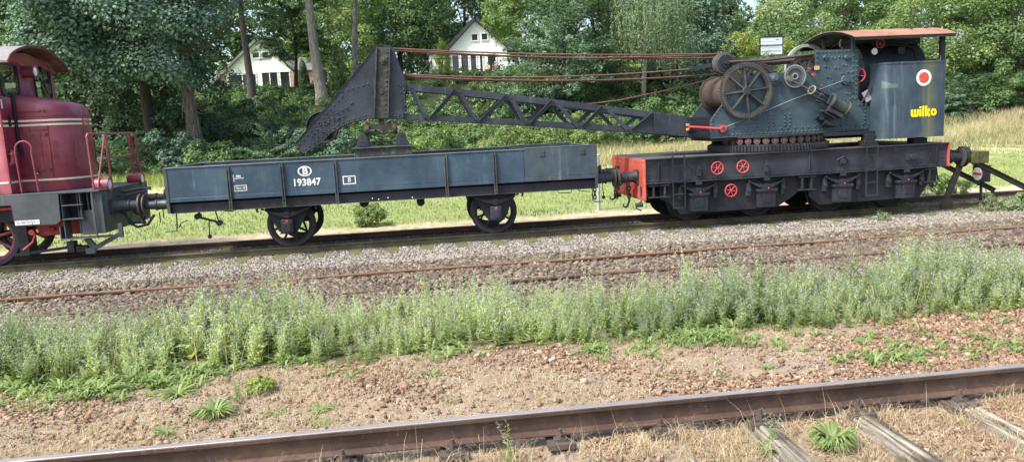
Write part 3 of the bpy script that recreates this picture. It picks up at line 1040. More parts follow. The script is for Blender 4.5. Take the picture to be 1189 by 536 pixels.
# axles and guards
for wx in (-2.875, 1.60):
    ax = MB(); ax.cyl((wx, 16.62, .5), (wx, 18.78, .5), .07, n=16)
    axo = ax.build('axle', M['underframe'], wg)
    for wy, o_ in ((16.955, -1), (18.445, 1)):
        wheel_mesh((wx, wy, .5), .50, 'black', 'underframe', axo, spokes=8, out=o_)
    for y, t in ((16.60, -1), (18.80, 1)):
        g = MB()
        for dx in (-1, 1):
            g.bar((wx + dx * .30, y, .955), (wx + dx * .12, y, .40), .03, .05, up=(1, 0, 0))
        g.prism([(wx - .50, .955), (wx + .50, .955), (wx + .24, .46), (wx + .17, .355), (wx - .17, .355), (wx - .24, .46)], y - .009, y + .009)
        g.bar((wx - .2, y, .345), (wx + .2, y, .345), .03, .02)
        g.rivet_line((wx - .5, y - .009, .93), (wx + .5, y - .009, .93), .1, (0, -1, 0), .013)
        g.build('axle_guard', M['underframe'], wg)
        s = MB()
        leaf_spring(s, wx, y + t * .09, .80, .50, 7, sag=.09)
        for dx in (-1, 1):
            s.bar((wx + dx * .50, y + t * .09, .90), (wx + dx * .56, y + t * .09, .95), .05, .02)
            s.tube([(wx + dx * .55, y + t * .08, .955), (wx + dx * .62, y + t * .08, .90), (wx + dx * .60, y + t * .08, .84)], .026, 8)
        s.build('leaf_spring', M['underframe'], wg)
        bx = MB()
        bx.prism([(wx - .12, .66), (wx + .12, .66), (wx + .12, .40), (wx + .07, .36), (wx - .07, .36), (wx - .12, .40)], min(y + t * .02, y + t * .20), max(y + t * .02, y + t * .20))
        bx.prism([(wx - .08, .60), (wx + .08, .60), (wx + .08, .44), (wx + .04, .40), (wx - .04, .40), (wx - .08, .44)], min(y + t * .20, y + t * .225), max(y + t * .20, y + t * .225))
        bo = bx.build('axle_box', M['black'], wg, bevel=.008)
        mk = MB(); mk.box(wx - .03, wx + .03, min(y + t * .2, y + t * .206), max(y + t * .2, y + t * .206), .615, .645)
        mk.build('red_mark', M['bright_red'], bo)
# buffers
for y in (16.85, 18.55):
    buffer('buffer', (X0 - .012, y, 1.10), -5.875, .095, .225, wg)
    buffer('buffer', (X1 + .012, y, 1.10), 4.41, .095, .20, wg)
# coupling gear, hoses, hanging rods
b = MB()
b.box(X0 - .10, X0, 17.64, 17.76, 1.00, 1.14); hook(b, X0 - .1, 17.7, 1.12, -1, .14, .03)
b.box(X1, X1 + .10, 17.64, 17.76, 1.00, 1.14); hook(b, X1 + .1, 17.7, 1.12, 1, .14, .03)
chain(b, (X1 + .25, 17.7, .95), 5, .11, .014)
b.build('draw_hook', M['black'], wg)
b = MB()
b.tube([(-5.12, 16.5, .94), (-5.13, 16.5, .62), (-5.16, 16.5, .56), (-5.38, 16.5, .55)], .014, 6)
b.tube([(-5.1, 16.52, .62), (-5.05, 16.52, .72), (-4.92, 16.52, .76)], .012, 6)
b.tube([(3.78, 16.5, .94), (3.79, 16.5, .66), (3.84, 16.5, .62), (4.02, 16.5, .62)], .012, 6)
b.tube([(3.0, 16.5, .93), (3.02, 16.5, .86), (3.30, 16.5, .86), (3.33, 16.5, .93)], .010, 6)
b.tube([(3.45, 16.5, .93), (3.5, 16.5, .88), (3.74, 16.5, .86)], .010, 6)
b.build('footstep_rod', M['black'], wg)
b = MB()
b.tube([(-4.82, 17.1, .95), (-4.84, 17.1, .80), (-4.80, 17.1, .74), (-4.55, 17.1, .66), (-4.40, 17.1, .60)], .024, 8)
b.cyl((-4.86, 17.02, .78), (-4.86, 17.18, .78), .065, n=14)
b.cyl((-4.42, 17.02, .60), (-4.42, 17.18, .60), .055, n=14)
b.tube([(-4.50, 17.1, .93), (-4.44, 17.1, .64)], .014, 6)
b.tube([(-4.64, 17.1, .68), (-4.66, 17.1, .36)], .012, 6)
b.lathe([(.001, -.05), (.035, -.035), (.05, 0), (.035, .035), (.001, .05)], (-4.66, 17.1, .32), (0, 0, 1), 12, closed=False)
b.tube([(-4.35, 17.1, .93), (-4.3, 17.1, .86), (-4.1, 17.1, .84)], .012, 6)
b.build('brake_lever', M['black'], wg)
b = MB()
b.tube([(4.14, 17.0, .98), (4.16, 17.0, .70)], .010, 6)
b.lathe([(.001, -.05), (.03, -.03), (.045, 0), (.03, .03), (.001, .05)], (4.16, 17.0, .66), (0, 0, 1), 12, closed=False)
b.build('brake_hose', M['black'], wg)
b = MB()
b.cyl((-.03, 17.0, .80), (-.03, 17.5, .80), .09, n=16)
b.box(-.12, .06, 17.05, 17.45, .80, .95)
b.cyl((-1.28, 17.0, .86), (-1.28, 17.3, .86), .10, n=16)
b.box(-1.36, -1.16, 17.0, 17.3, .86, .95)
b.build('brake_gear', M['underframe'], wg)
# lettering on the near side
PY = YN - .0035
def frame_rect(b, x0, x1, z0, z1, w, y=PY):
    b.box(x0, x1, y, y + .003, z1 - w, z1); b.box(x0, x1, y, y + .003, z0, z0 + w)
    b.box(x0, x0 + w, y, y + .003, z0 + w, z1 - w); b.box(x1 - w, x1, y, y + .003, z0 + w, z1 - w)
b = MB()
n = 40
out_, in_ = [], []
vs, fs = [], []
for i in range(n):
    t = 2 * math.pi * i / n
    for (a, c) in ((.145, .108), (.118, .083)):
        vs.append((-2.405 + math.cos(t) * a, PY, 1.665 + math.sin(t) * c))
for i in range(n):
    j = (i + 1) % n
    fs.append((2 * i, 2 * j, 2 * j + 1, 2 * i + 1))
b.add(vs, fs)
b.build('oval_emblem', M['white'], wg, smooth=0)
text_part('letter', 'B', -2.40, 1.665, .20, M['white'], wg, y=PY, offset=.006, extrude=.001)
for zz in (.058, -.058):
    pass
nb = MB()
for k_, (ddx, ddz) in enumerate(((0, 0), (.009, 0), (.0045, .006), (.0045, -.006))):
    text_part('number', '193847', -2.39 + ddx, 1.425 + ddz, .205, M['white'], wg, y=PY - .0005 * k_, extrude=.001, sx=.95)
b = MB(); frame_rect(b, -1.635, -1.365, 1.335, 1.515, .02); b.build('number_frame', M['white'], wg, smooth=0)
text_part('number', '8', -1.50, 1.425, .135, M['white'], wg, y=PY, offset=.001, extrude=.001)
b = MB()
b.box(-3.868, -3.852, PY, PY + .003, 1.53, 1.67); b.box(-3.868, -3.66, PY, PY + .003, 1.585, 1.597)
b.build('load_mark', M['white'], wg, smooth=0)
text_part('lettering', 'MM', -3.76, 1.632, .06, M['white'], wg, y=PY, offset=.002, extrude=.001)
b = MB(); frame_rect(b, -3.865, -3.61, 1.325, 1.445, .012); b.build('number_frame', M['white'], wg, smooth=0)
text_part('lettering', 'Tare 10', -3.74, 1.385, .062, M['white'], wg, y=PY, offset=.001, extrude=.001)
# small bright bolts low on the sole bar
b = MB()
for xx in (-1.05, -.92, -.72, -.2):
    b.rivet((xx, YN + .059, 1.0 + .03 * math.sin(xx * 9)), (0, -1, 0), .012)
b.build('bolt', M['white'], wg)

# the cradle standing in the wagon that carries the jib head
cr = empty('jib_cradle', (-.80, 17.6, 1.163), 'riveted black jib rest standing in the middle of the wagon', 'jib rest')
b = MB()
b.prism([(-1.47, 1.163), (-.12, 1.163), (-.17, 2.05), (-1.40, 2.05)], 17.0, 18.3)
b.box(-1.45, -.13, 16.96, 18.34, 2.05, 2.075)
b.rivet_line((-1.36, 17.0, 2.0), (-.20, 17.0, 2.0), .1, r=.013)
b.rivet_line((-1.40, 17.0, 1.90), (-.16, 17.0, 1.90), .1, r=.013)
b.build('rest_beam', M['boom_mossy'], cr, bevel=.006)
b = MB()
for yy in (17.35, 18.0):
    b.prism([(-1.38, 2.075), (-1.30, 2.36), (-1.19, 2.38), (-1.12, 2.30), (-1.10, 2.075)], yy, yy + .10)
    b.prism([(-.50, 2.075), (-.48, 2.30), (-.42, 2.38), (-.30, 2.35), (-.21, 2.075)], yy, yy + .10)
    for px, pz in ((-1.3, 2.12), (-1.2, 2.12), (-1.25, 2.2), (-1.24, 2.29), (-.42, 2.12), (-.3, 2.12), (-.38, 2.2), (-.38, 2.3)):
        b.rivet((px, yy, pz), r=.014)
b.build('rest_bracket', M['boom'], cr, bevel=.006)
b = MB()
b.cyl((-1.12, 17.66, 2.18), (-.48, 17.66, 2.18), .02, n=8)
b.build('cross_rod', M['old_steel'], cr)
# ================================================================== THE CRANE: jib, superstructure and carriage
ck = empty('steam_crane', (8.45, 17.7, 0), 'blue and black railway steam crane with long lattice jib and red hand wheels', 'railway crane')

# ---- jib head: two riveted gusset plates with sheaves between them
head_poly = [(-.64, 4.325), (-.80, 4.29), (-.95, 4.11), (-1.37, 3.65), (-1.95, 3.04), (-2.72, 2.25), (-2.57, 2.02), (-2.17, 2.22), (-1.89, 2.46), (-1.61, 2.60), (-1.39, 2.67), (-1.15, 2.70), (-.27, 2.66), (-.22, 3.10), (-.18, 3.49), (-.34, 3.98), (-.40, 4.22), (-.47, 4.29)]
for y, nm in ((17.44, -1), (17.94, 1)):
    b = MB()
    b.prism(head_poly, y - .008, y + .008)
    yy = y + nm * .008
    N = (0, nm, 0)
    def rl(p, q, st=.085): b.rivet_line((p[0], yy, p[1]), (q[0], yy, q[1]), st, N, .019)
    rl((-.23, 2.78), (-.24, 3.40)); rl((-.30, 2.78), (-.31, 3.40), .17)
    rl((-.60, 3.40), (-.25, 3.44), .11); rl((-1.60, 3.33), (-1.02, 3.47), .13)
    rl((-2.62, 2.22), (-1.62, 3.22), .13); rl((-2.50, 2.10), (-1.75, 2.60), .12); rl((-1.75, 2.62), (-1.15, 2.78), .13)
    rl((-2.05, 2.62), (-1.62, 2.78), .13); rl((-.56, 2.74), (-.30, 2.72), .1); rl((-2.30, 2.44), (-1.95, 2.78), .12)
    q = random.Random(3)
    for _ in range(22):
        t = q.uniform(0, 1); w = q.uniform(-.12, .16)
        b.rivet((-2.35 + t * .95, yy, 2.34 + t * .78 + w * .6 - .05), N, .019)
    b.build('head_plate', M['boom'], ck, bevel=.004)
# rim strip round the head
b = MB()
for y in (17.44, 17.94):
    for p, q in zip(head_poly[:12], head_poly[1:12]):
        s = -1 if y < 17.6 else 1
        b.bar((p[0], y + s * .018, p[1]), (q[0], y + s * .018, q[1]), .022, .010)
b.build('head_edge_strip', M['boom_mossy'], ck)
for y, nm in ((17.44, -1), (17.94, 1)):
    b = MB()
    a, c = sorted((y + nm * .009, y + nm * .020))
    b.prism([(-.955, 2.715), (-.625, 2.70), (-.475, 4.235), (-.60, 4.31), (-.78, 4.25)], a, c) if False else b.prism([(-.955, 2.715), (-.625, 2.70), (-.475, 4.235), (-.785, 4.265)], a, c)
    a, c = sorted((y + nm * .020, y + nm * .075))
    b.prism([(-.955, 2.715), (-.925, 2.715), (-.757, 4.255), (-.785, 4.262)], a, c)
    b.prism([(-.650, 2.70), (-.622, 2.70), (-.472, 4.23), (-.500, 4.235)], a, c)
    yy = y + nm * .020
    b.rivet_line((-.885, yy, 2.80), (-.735, yy, 4.18), .105, (0, nm, 0), .018)
    b.rivet_line((-.690, yy, 2.80), (-.545, yy, 4.14), .105, (0, nm, 0), .018)
    b.lathe([(.001, 0), (.10, 0), (.09, nm * .02), (.05, nm * .022), (.045, nm * .05), (.001, nm * .055)], (-.655, yy, 3.97), (0, 1, 0), 20, closed=False)
    b.lathe([(.001, 0), (.07, 0), (.06, nm * .015), (.001, nm * .02)], (-.74, yy, 3.28), (0, 1, 0), 18, closed=False)
    b.build('head_column', M['boom_mossy'], ck, bevel=.004)
def sheave(c, R, w, parent, mat, hub=.08):
    b = MB()
    b.lathe([(R * .3, -w * .25), (R * .86, -w * .25), (R * .97, -w * .5), (R, -w * .45), (R * .88, 0), (R, w * .45), (R * .97, w * .5), (R * .86, w * .25), (R * .3, w * .25)], c, (0, 1, 0), 36)
    b.cyl((c[0], c[1] - w * .7, c[2]), (c[0], c[1] + w * .7, c[2]), hub, n=16)
    for k in range(6):
        a = k * math.pi / 3
        b.bar((c[0] + math.cos(a) * hub * .5, c[1], c[2] + math.sin(a) * hub * .5), (c[0] + math.cos(a) * R * .5, c[1], c[2] + math.sin(a) * R * .5), .04, w * .3, up=(0, 1, 0))
    return b.build('sheave', mat, parent)
sheave((-2.12, 17.69, 2.56), .36, .20, ck, M['underframe'])
sheave((-.62, 17.60, 4.02), .24, .12, ck, M['old_steel'])
sheave((-.62, 17.80, 4.02), .24, .12, ck, M['old_steel'])
# hinge lug with the little rollers that sit over the cradle
b = MB()
b.box(-.86, -.74, 17.55, 17.66, 2.52, 2.83)
b.box(-1.05, -.50, 17.52, 17.70, 2.46, 2.56)
b.cyl((-1.16, 17.6, 2.49), (-.46, 17.6, 2.49), .03, n=10)
b.cyl((-1.10, 17.6, 2.37), (-.52, 17.6, 2.37), .016, n=8)
b.build('roller_yoke', M['old_steel'], ck, bevel=.004)
for rx in (-1.125, -.495):
    b = MB()
    b.lathe([(.04, -.05), (.14, -.05), (.15, -.02), (.15, .02), (.14, .05), (.04, .05)], (rx, 17.6, 2.48), (1, 0, 0), 26)
    b.build('roller', M['old_steel'], ck)
# ---- the lattice: near and far frames, spreading towards the crane
def yn(x): return 17.47 + (17.14 - 17.47) * (x + .2) / 5.7
def yf(x): return 17.91 + (18.26 - 17.91) * (x + .2) / 5.7
def ztop(x): return 3.43 + (2.535 - 3.43) * (x + .15) / 5.6 + .03 * math.sin(math.pi * (x + .15) / 5.6)
def zbot(x): return 2.655 + (2.06 - 2.655) * (x + .22) / 5.68 + .015 * math.sin(math.pi * (x + .22) / 5.68)
def chord(b, yfun, zfun, x0, x1, h, dy, lip):
    n = 8
    for i in range(n):
        xa, xb = x0 + (x1 - x0) * i / n, x0 + (x1 - x0) * (i + 1) / n + .004
        b.bar((xa, yfun(xa), zfun(xa)), (xb, yfun(xb), zfun(xb)), .016, h)
        b.bar((xa, yfun(xa) + dy, zfun(xa) + lip), (xb, yfun(xb) + dy, zfun(xb) + lip), .10, .014)
for yfun, sd in ((yn, 1), (yf, -1)):
    b = MB()
    chord(b, yfun, lambda x: ztop(x) - .065, -.22, 5.5, .135, sd * .05, .067)
    b.build('top_chord', M['boom'], ck)
    b = MB()
    chord(b, yfun, lambda x: zbot(x) + .055, -.30, 5.5, .125, sd * .05, -.062)
    b.build('bottom_chord', M['boom'], ck)
tops = [-.13, .95, 2.10, 3.13, 4.28, 5.46]
bots = [.26, 1.39, 2.54, 3.73, 4.88]
for yfun, sd in ((yn, -1), (yf, 1)):
    for i, bx in enumerate(bots):
        for tx, off in ((tops[i], -.045), (tops[i + 1], .045)):
            b = MB()
            tt = tx + (.035 if off < 0 else -.035)
            p0 = Vector((tt, yfun(tt) + sd * .018, ztop(tt) - .03)); p1 = Vector((bx + off, yfun(bx) + sd * .018, zbot(bx) + .02))
            b.bar(p0, p1, .012, .085, up=(1, 0, 0))
            d = (p1 - p0).normalized()
            side = Vector((d.z, 0, -d.x)) * .037
            b.bar(p0 + side + Vector((0, sd * .022, 0)), p1 + side + Vector((0, sd * .022, 0)), .045, .012, up=(1, 0, 0))
            for q in (p0, p1):
                b.rivet(q + d * (.05 if q is p0 else -.05) + Vector((0, sd * .006, 0)), (0, sd, 0), .018)
            b.build('lattice_bar', M['boom'], ck)
# cross ties between the frames
b = MB()
for x in (.1, .95, 2.1, 3.13, 4.28, 5.3):
    b.bar((x, yn(x), ztop(x) - .02), (x, yf(x), ztop(x) - .02), .06, .012)
for x in (.26, 1.39, 2.54, 3.73, 4.88):
    b.bar((x, yn(x), zbot(x) + .02), (x, yf(x), zbot(x) + .02), .06, .012)
for a, c in zip(tops[:-1], tops[1:]):
    b.bar((a, yn(a), ztop(a) - .03), (c, yf(c), ztop(c) - .03), .05, .010)
b.build('cross_tie', M['boom'], ck)
# ---- jib foot: closed riveted boxes and the hinge
for yfun, sd in ((yn, -1), (yf, 1)):
    b = MB()
    y = yfun(5.9)
    b.prism([(5.42, 2.545), (6.24, 2.40), (6.70, 2.36), (6.78, 2.30), (6.78, 1.93), (6.24, 1.92), (5.42, 2.045), (4.98, 2.14)] if False else [(5.44, 2.54), (6.26, 2.41), (6.26, 1.925), (5.44, 2.045)], y - .02, y + .02)
    b.rivet_line((5.50, y + sd * .02, 2.50), (6.22, y + sd * .02, 2.385), .09, (0, sd, 0), .013)
    b.rivet_line((5.50, y + sd * .02, 2.08), (6.22, y + sd * .02, 1.965), .09, (0, sd, 0), .013)
    b.rivet_line((6.22, y + sd * .02, 2.36), (6.22, y + sd * .02, 1.98), .08, (0, sd, 0), .013)
    b.rivet_line((5.50, y + sd * .02, 2.48), (5.50, y + sd * .02, 2.1), .10, (0, sd, 0), .013)
    b.build('jib_foot_plate', M['boom'], ck, bevel=.005)
    b = MB()
    for z0, z1 in ((1.90, 2.02), (2.04, 2.16), (2.18, 2.29), (2.30, 2.385)):
        b.box(6.262, 6.80, y - .045, y + .045, z0, z1)
    b.cyl((6.36, y + sd * .045, 1.97), (6.36, y + sd * .06, 1.97), .02, n=6)
    b.rivet_line((6.31, y + sd * .045, 1.95), (6.31, y + sd * .045, 2.35), .13, (0, sd, 0), .015)
    b.rivet_line((6.6, y + sd * .045, 1.95), (6.6, y + sd * .045, 2.35), .13, (0, sd, 0), .015)
    b.build('jib_foot', M['underframe'], ck, bevel=.01)
b = MB()
b.box(5.46, 6.78, 17.18, 18.22, 2.06, 2.08)
b.build('foot_web', M['underframe'], ck)
# triangular gusset at the lattice end
b = MB()
b.prism([(5.0, 2.16), (5.44, 2.06), (5.44, 2.50)], 17.16, 17.168)
b.build('gusset', M['boom'], ck)
# red tie rod
b = MB()
b.tube([(6.24, 16.99, 2.165), (6.5, 16.93, 2.135), (6.80, 16.92, 2.10), (6.95, 16.92, 2.085)], .028, 8)
b.lathe([(.045, -.012), (.085, -.012), (.085, .012), (.045, .012)], (7.02, 16.92, 2.085), (0, 1, 0), 22)
b.box(6.22, 6.245, 16.99, 17.06, 2.10, 2.24)
tr = b.build('tie_rod', M['bright_red'], ck)
b = MB(); b.cyl((7.02, 16.88, 2.085), (7.02, 17.0, 2.085), .045, n=14); b.cyl((7.02, 16.955, 2.085), (7.02, 17.0, 2.085), .115, n=22)
b.build('pivot_pin', M['old_steel'], tr)
b = MB()
for z0 in (2.085, 2.19): b.box(6.18, 6.22, 17.0, 17.06, z0, z0 + .05)
b.build('yellow_clamp', metal('orange_clamp', (.65, .28, .04), .5, rust=.1), tr)
# ---- the hoist ropes
def catenary(p0, p1, sag, n=24):
    p0, p1 = Vector(p0), Vector(p1)
    return [p0.lerp(p1, i / n) - Vector((0, 0, sag * 4 * (i / n) * (1 - i / n))) for i in range(n + 1)]
def ropeobj(pts, r=.017):
    b = MB(); b.tube(pts, r, 7); return b.build('hoist_rope', M['rope'], ck)
ropeobj(catenary((-.42, 17.55, 4.235), (7.12, 17.40, 3.82), .07), .019)
ropeobj(catenary((-.42, 17.64, 4.225), (7.6, 17.55, 3.74), .10))
ropeobj(catenary((-.42, 17.76, 4.21), (7.12, 17.48, 3.81), .11))
ropeobj(catenary((-.30, 17.55, 3.66), (6.46, 17.42, 3.50), .12), .019)
ropeobj(catenary((-.30, 17.66, 3.635), (7.10, 17.50, 3.36), .13), .019)
ropeobj(catenary((-.30, 17.80, 3.62), (7.10, 17.60, 3.36), .13))
ropeobj([(3.6, 17.62, 2.83), (4.1, 17.6, 2.81), (4.8, 17.6, 2.865), (5.6, 17.6, 2.99), (6.4, 17.6, 3.13), (7.1, 17.6, 3.27)], .014)
# ---- carriage
KY0, KY1 = 16.25, 19.05
KX0, KX1 = 4.95, 12.20
# girders with webs, flanges, stiffeners and rivets
for y, t in ((KY0, 1), (KY1, -1)):
    b = MB()
    def yy(a, c): return (min(y + t * a, y + t * c), max(y + t * a, y + t * c))
    b.box(KX0, KX1, *yy(.07, .09), .97, 1.49)
    b.box(KX0, KX1, *yy(.0, .16), 1.492, 1.515)
    b.box(KX0, KX1, *yy(.056, .07), 1.40, 1.491)
    b.box(KX0, KX1, *yy(.0, .16), .955, .978)
    b.box(KX0, KX1, *yy(.056, .07), .979, 1.05)
    for sx in (5.25, 8.79, 11.9):
        b.box(sx - .006, sx + .006, *yy(.015, .07), 1.051, 1.399)
        b.box(sx - .05, sx + .05, *yy(.062, .07), 1.051, 1.399)
    N = (0, -t, 0)
    b.rivet_line((KX0 + .08, y + t * .056, 1.445), (KX1 - .08, y + t * .056, 1.445), .105, N, .014)
    b.rivet_line((KX0 + .08, y + t * .056, 1.015), (KX1 - .08, y + t * .056, 1.015), .105, N, .014)
    for sx in (5.06, 5.32, 8.83, 11.55, 11.78, 12.08, 12.14):
        b.rivet_line((sx, y + t * .062, 1.09), (sx, y + t * .062, 1.37), .09, N, .013)
    b.build('side_girder', M['black'], ck, bevel=.003)
b = MB()
b.box(KX0 + .02, KX1 - .02, KY0 + .165, KY1 - .165, 1.47, 1.505)
for yy_ in (16.9, 18.5): b.box(KX0 + .02, KX1 - .02, yy_ - .05, yy_ + .05, .98, 1.47)
for xx in (6.0, 7.2, 8.4, 9.6, 10.8): b.box(xx - .05, xx + .05, KY0 + .165, KY1 - .165, 1.0, 1.46)
b.build('deck', metal('deck_dusty', (.06, .058, .055), .8, fade=(.16, .155, .145), rust=.1, streak=0, moss=.2), ck, bevel=.004)
# headstock, orange red
b = MB()
b.prism_x([(KY0, 1.505), (KY1, 1.505), (KY1, .72), (KY1 - .12, .58), (KY0 + .12, .58), (KY0, .60)], KX0 - .03, KX0)
N = (-1, 0, 0)
for z in (1.46, 1.02, .66): b.rivet_line((KX0 - .03, KY0 + .1, z), (KX0 - .03, KY1 - .1, z), .12, N, .016)
for y in (KY0 + .06, KY0 + .75, KY1 - .75, KY1 - .06): b.rivet_line((KX0 - .03, y, .66), (KX0 - .03, y, 1.46), .1, N, .016)
b.build('headstock', M['orange_red'], ck, bevel=.004)
b = MB()
b.box(KX1, KX1 + .025, KY0, KY1, .955, 1.515)
b.build('headstock', M['orange_red'], ck, bevel=.004)
for y in (16.85, 18.55):
    buffer('buffer', (KX0 - .03, y, 1.10), 4.43, .11, .21, ck)
    buffer('buffer', (KX1 + .025, y, 1.11), 12.98, .115, .22, ck)
# coupling hook, shackles and chains on both ends
b = MB()
b.box(KX0 - .12, KX0 - .03, 17.62, 17.78, 1.0, 1.16)
hook(b, KX0 - .1, 17.7, 1.10, -1, .2, .035)
chain(b, (KX0 - .16, 17.1, 1.0), 6, .115, .016)
hook(b, KX0 - .16, 17.1, .55, -1, .14, .024)
chain(b, (KX0 - .16, 18.3, 1.0), 5, .115, .016)
hook(b, KX0 - .16, 18.3, .62, -1, .14, .024)
chain(b, (KX0 - .26, 17.7, .98), 5, .12, .018, (-.01, 0))
b.cyl((KX0 - .36, 17.7, .62), (KX0 - .2, 17.7, .62), .055, n=10)
b.cyl((KX0 - .14, 16.62, .47), (KX0 + .02, 16.62, .47), .05, n=10)
b.tube([(KX0 + .02, 16.62, .60), (KX0 - .06, 16.62, .50), (KX0 - .14, 16.62, .40), (KX0 - .02, 16.62, .34)], .02, 8)
b.tube([(KX0 - .10, 17.3, 1.0), (KX0 - .16, 17.3, .8), (KX0 - .1, 17.3, .62)], .025, 8)
b.tube([(KX0 - .05, 16.5, .66), (KX0 - .05, 16.5, .9)], .02, 8)
b.build('coupling_chain', M['black'], ck)
b = MB()
chain(b, (KX1 + .08, 17.0, .93), 5, .10, .014)
hook(b, KX1 - .25, 16.5, .66, 1, .14, .022)
hook(b, KX1 + .06, 17.0, .56, 1, .12, .022)
hook(b, KX1 + .02, 17.7, 1.0, 1, .2, .03)
b.tube([(KX1 - .05, 16.6, .9), (KX1 - .0, 16.6, .62), (KX1 + .12, 16.6, .55)], .016, 8)
b.build('coupling_chain', M['black'], ck)
# bogies: apron plates, springs, axle boxes, wheels
FY = 16.42
def bogie(x0, x1, wxs, poly, brk):
    b = MB()
    b.prism(poly, FY - .012, FY + .012)
    b.prism(poly, 18.98 - .012, 18.98 + .012)
    b.rivet_line((x0 + .35, FY - .012, .40), (x1 - .35, FY - .012, .37), .16, r=.012)
    b.rivet_line((x0 + .2, FY - .012, .90), (x1 - .2, FY - .012, .90), .16, r=.012)
    for wx in wxs:
        for dx in (-.32, .32):
            b.rivet_line((wx + dx * 1.25, FY - .012, .45), (wx + dx * 1.25, FY - .012, .78), .11, r=.013)
    b.box(x0 + .3, x1 - .3, 17.2, 18.2, .55, .75)
    fr = b.build('bogie', M['underframe'], ck, bevel=.004)
    for wx in wxs:
        s = MB()
        leaf_spring(s, wx, FY - .10, .79, .40, 7, th=.015, w=.10, sag=.085)
        for sg in (-1, 1):
            s.tube([(wx + sg * .40, FY - .10, .885), (wx + sg * .43, FY - .10, .80), (wx + sg * .41, FY - .10, .62)], .022, 8)
            s.cyl((wx + sg * .41, FY - .14, .70), (wx + sg * .41, FY - .02, .70), .045, n=12)
            s.box(wx + sg * .41 - .05, wx + sg * .41 + .05, FY - .10, FY - .012, .56, .84)
        s.box(wx - .07, wx + .07, FY - .17, FY - .012, .885, .95)
        s.build('leaf_spring', M['black'], fr, bevel=.002)
        a = MB()
        a.box(wx - .20, wx + .20, FY - .17, FY - .012, .285, .635)
        a.box(wx - .235, wx + .235, FY - .20, FY - .012, .637, .70)
        a.box(wx - .10, wx + .10, FY - .182, FY - .17, .38, .58)
        a.build('axle_box', M['black'], fr, bevel=.010)
        m = MB(); m.rivet((wx + .02, FY - .2, .715), (0, -1, .4), .014); m.build('red_cap', M['bright_red'], fr)
        ax = MB(); ax.cyl((wx, 16.5, .50), (wx, 18.9, .50), .075, n=14); axo = ax.build('axle', M['underframe'], fr)
        for wy, o_ in ((16.955, -1), (18.445, 1)):
            w = MB()
            r = .50
            s_ = o_
            w.lathe([(r - .075, -s_ * .065), (r + .028, -s_ * .065), (r + .028, -s_ * .035), (r, -s_ * .02), (r - .006, s_ * .065), (r - .075, s_ * .065)], (wx, wy, .5), (0, 1, 0), 40)
            w.cyl((wx, wy - .09, .5), (wx, wy + .09, .5), .11, n=18)
            w.lathe([(.09, -.02), (r - .07, -.04), (r - .07, -.015), (.09, .03)], (wx, wy, .5), (0, 1, 0), 40)
            w.build('wheel', M['underframe'], fr)
    return fr
bogie(5.0, 8.6, (6.17, 7.77), [(5.30, .952), (8.62, .952), (8.62, .60), (8.38, .42), (8.06, .245), (5.78, .225), (5.52, .50), (5.30, .60)], 1)
bogie(8.9, 12.1, (9.60, 11.17), [(8.84, .952), (12.02, .952), (12.02, .62), (11.78, .54), (11.60, .27), (9.10, .235), (8.84, .46)], 1)
# brackets between the bogies and by the ends
b = MB()
for x0, x1 in ((8.53, 8.95), (5.02, 5.24), (5.28, 5.5), (11.62, 11.9)):
    z0, z1 = (.60, .93) if x0 > 8 else (.64, .93)
    b.box(x0, x1, KY0 + .02, KY0 + .14, z1 - .03, z1)
    b.box(x0, x1, KY0 + .02, KY0 + .14, z0, z0 + .03)
    xc = (x0 + x1) / 2
    for q in ([xc] if x1 - x0 < .3 else [x0 + .1, x1 - .1]):
        b.box(q - .02, q + .02, KY0 + .03, KY0 + .13, z0 + .03, z1 - .03)
b.box(8.55, 8.93, 16.5, 16.52, .60, .93)
b.build('frame_bracket', M['black'], ck, bevel=.003)
b = MB()
for hx in (6.17, 7.75):
    b.box(hx - .05, hx + .05, KY0 + .0, KY0 + .055, 1.08, 1.22); b.box(hx - .035, hx + .035, KY0 - .02, KY0 + .03, 1.22, 1.27)
    b.cyl((hx, KY0 + .02, 1.27), (hx, KY0 + .02, 1.32), .02, n=8)
b.box(9.52, 9.68, KY0 + .01, KY0 + .056, 1.15, 1.30); b.cyl((9.6, KY0 - .02, 1.22), (9.6, KY0 + .04, 1.22), .06, n=12)
b.tube([(9.45, KY0 + .03, 1.25), (9.6, KY0, 1.33), (9.75, KY0 + .03, 1.22)], .018, 8)
b.box(11.15, 11.40, KY0 + .0, KY0 + .056, 1.16, 1.30); b.cyl((11.27, KY0 - .03, 1.23), (11.27, KY0 + .04, 1.23), .055, n=12)
b.build('girder_fitting', M['black'], ck, bevel=.003)
# ladders
for lx in (5.55, 10.13):
    b = MB()
    for dx in (0, .27):
        b.bar((lx + dx, KY0 - .05, .38), (lx + dx, KY0 - .05, 1.56), .014, .028, up=(1, 0, 0))
        b.bar((lx + dx, KY0 - .05, 1.50), (lx + dx, KY0 + .03, 1.52), .014, .028)
        b.bar((lx + dx, KY0 - .05, .99), (lx + dx, KY0 + .01, .99), .014, .028)
    for z in (.40, .70, 1.0, 1.32):
        b.cyl((lx, KY0 - .05, z), (lx + .27, KY0 - .05, z), .011, n=8)
    b.build('ladder', M['black'], ck)
def handwheel(name, c, r, parent, mat=None, nsp=6, axis=(0, 1, 0), ph=.2):
    b = MB()
    a, u, v = basis(axis)
    b.ring_tube(c, axis, r, r * .10, 30, 8)
    c = Vector(c)
    b.cyl(c - a * r * .16, c + a * r * .16, r * .2, n=12)
    for k in range(nsp):
        t = 2 * math.pi * k / nsp + ph
        d = u * math.cos(t) + v * math.sin(t)
        b.cyl(c + d * r * .12, c + d * r * .97, r * .075, r * .06, n=6)
    return b.build(name, mat or M['bright_red'], parent)
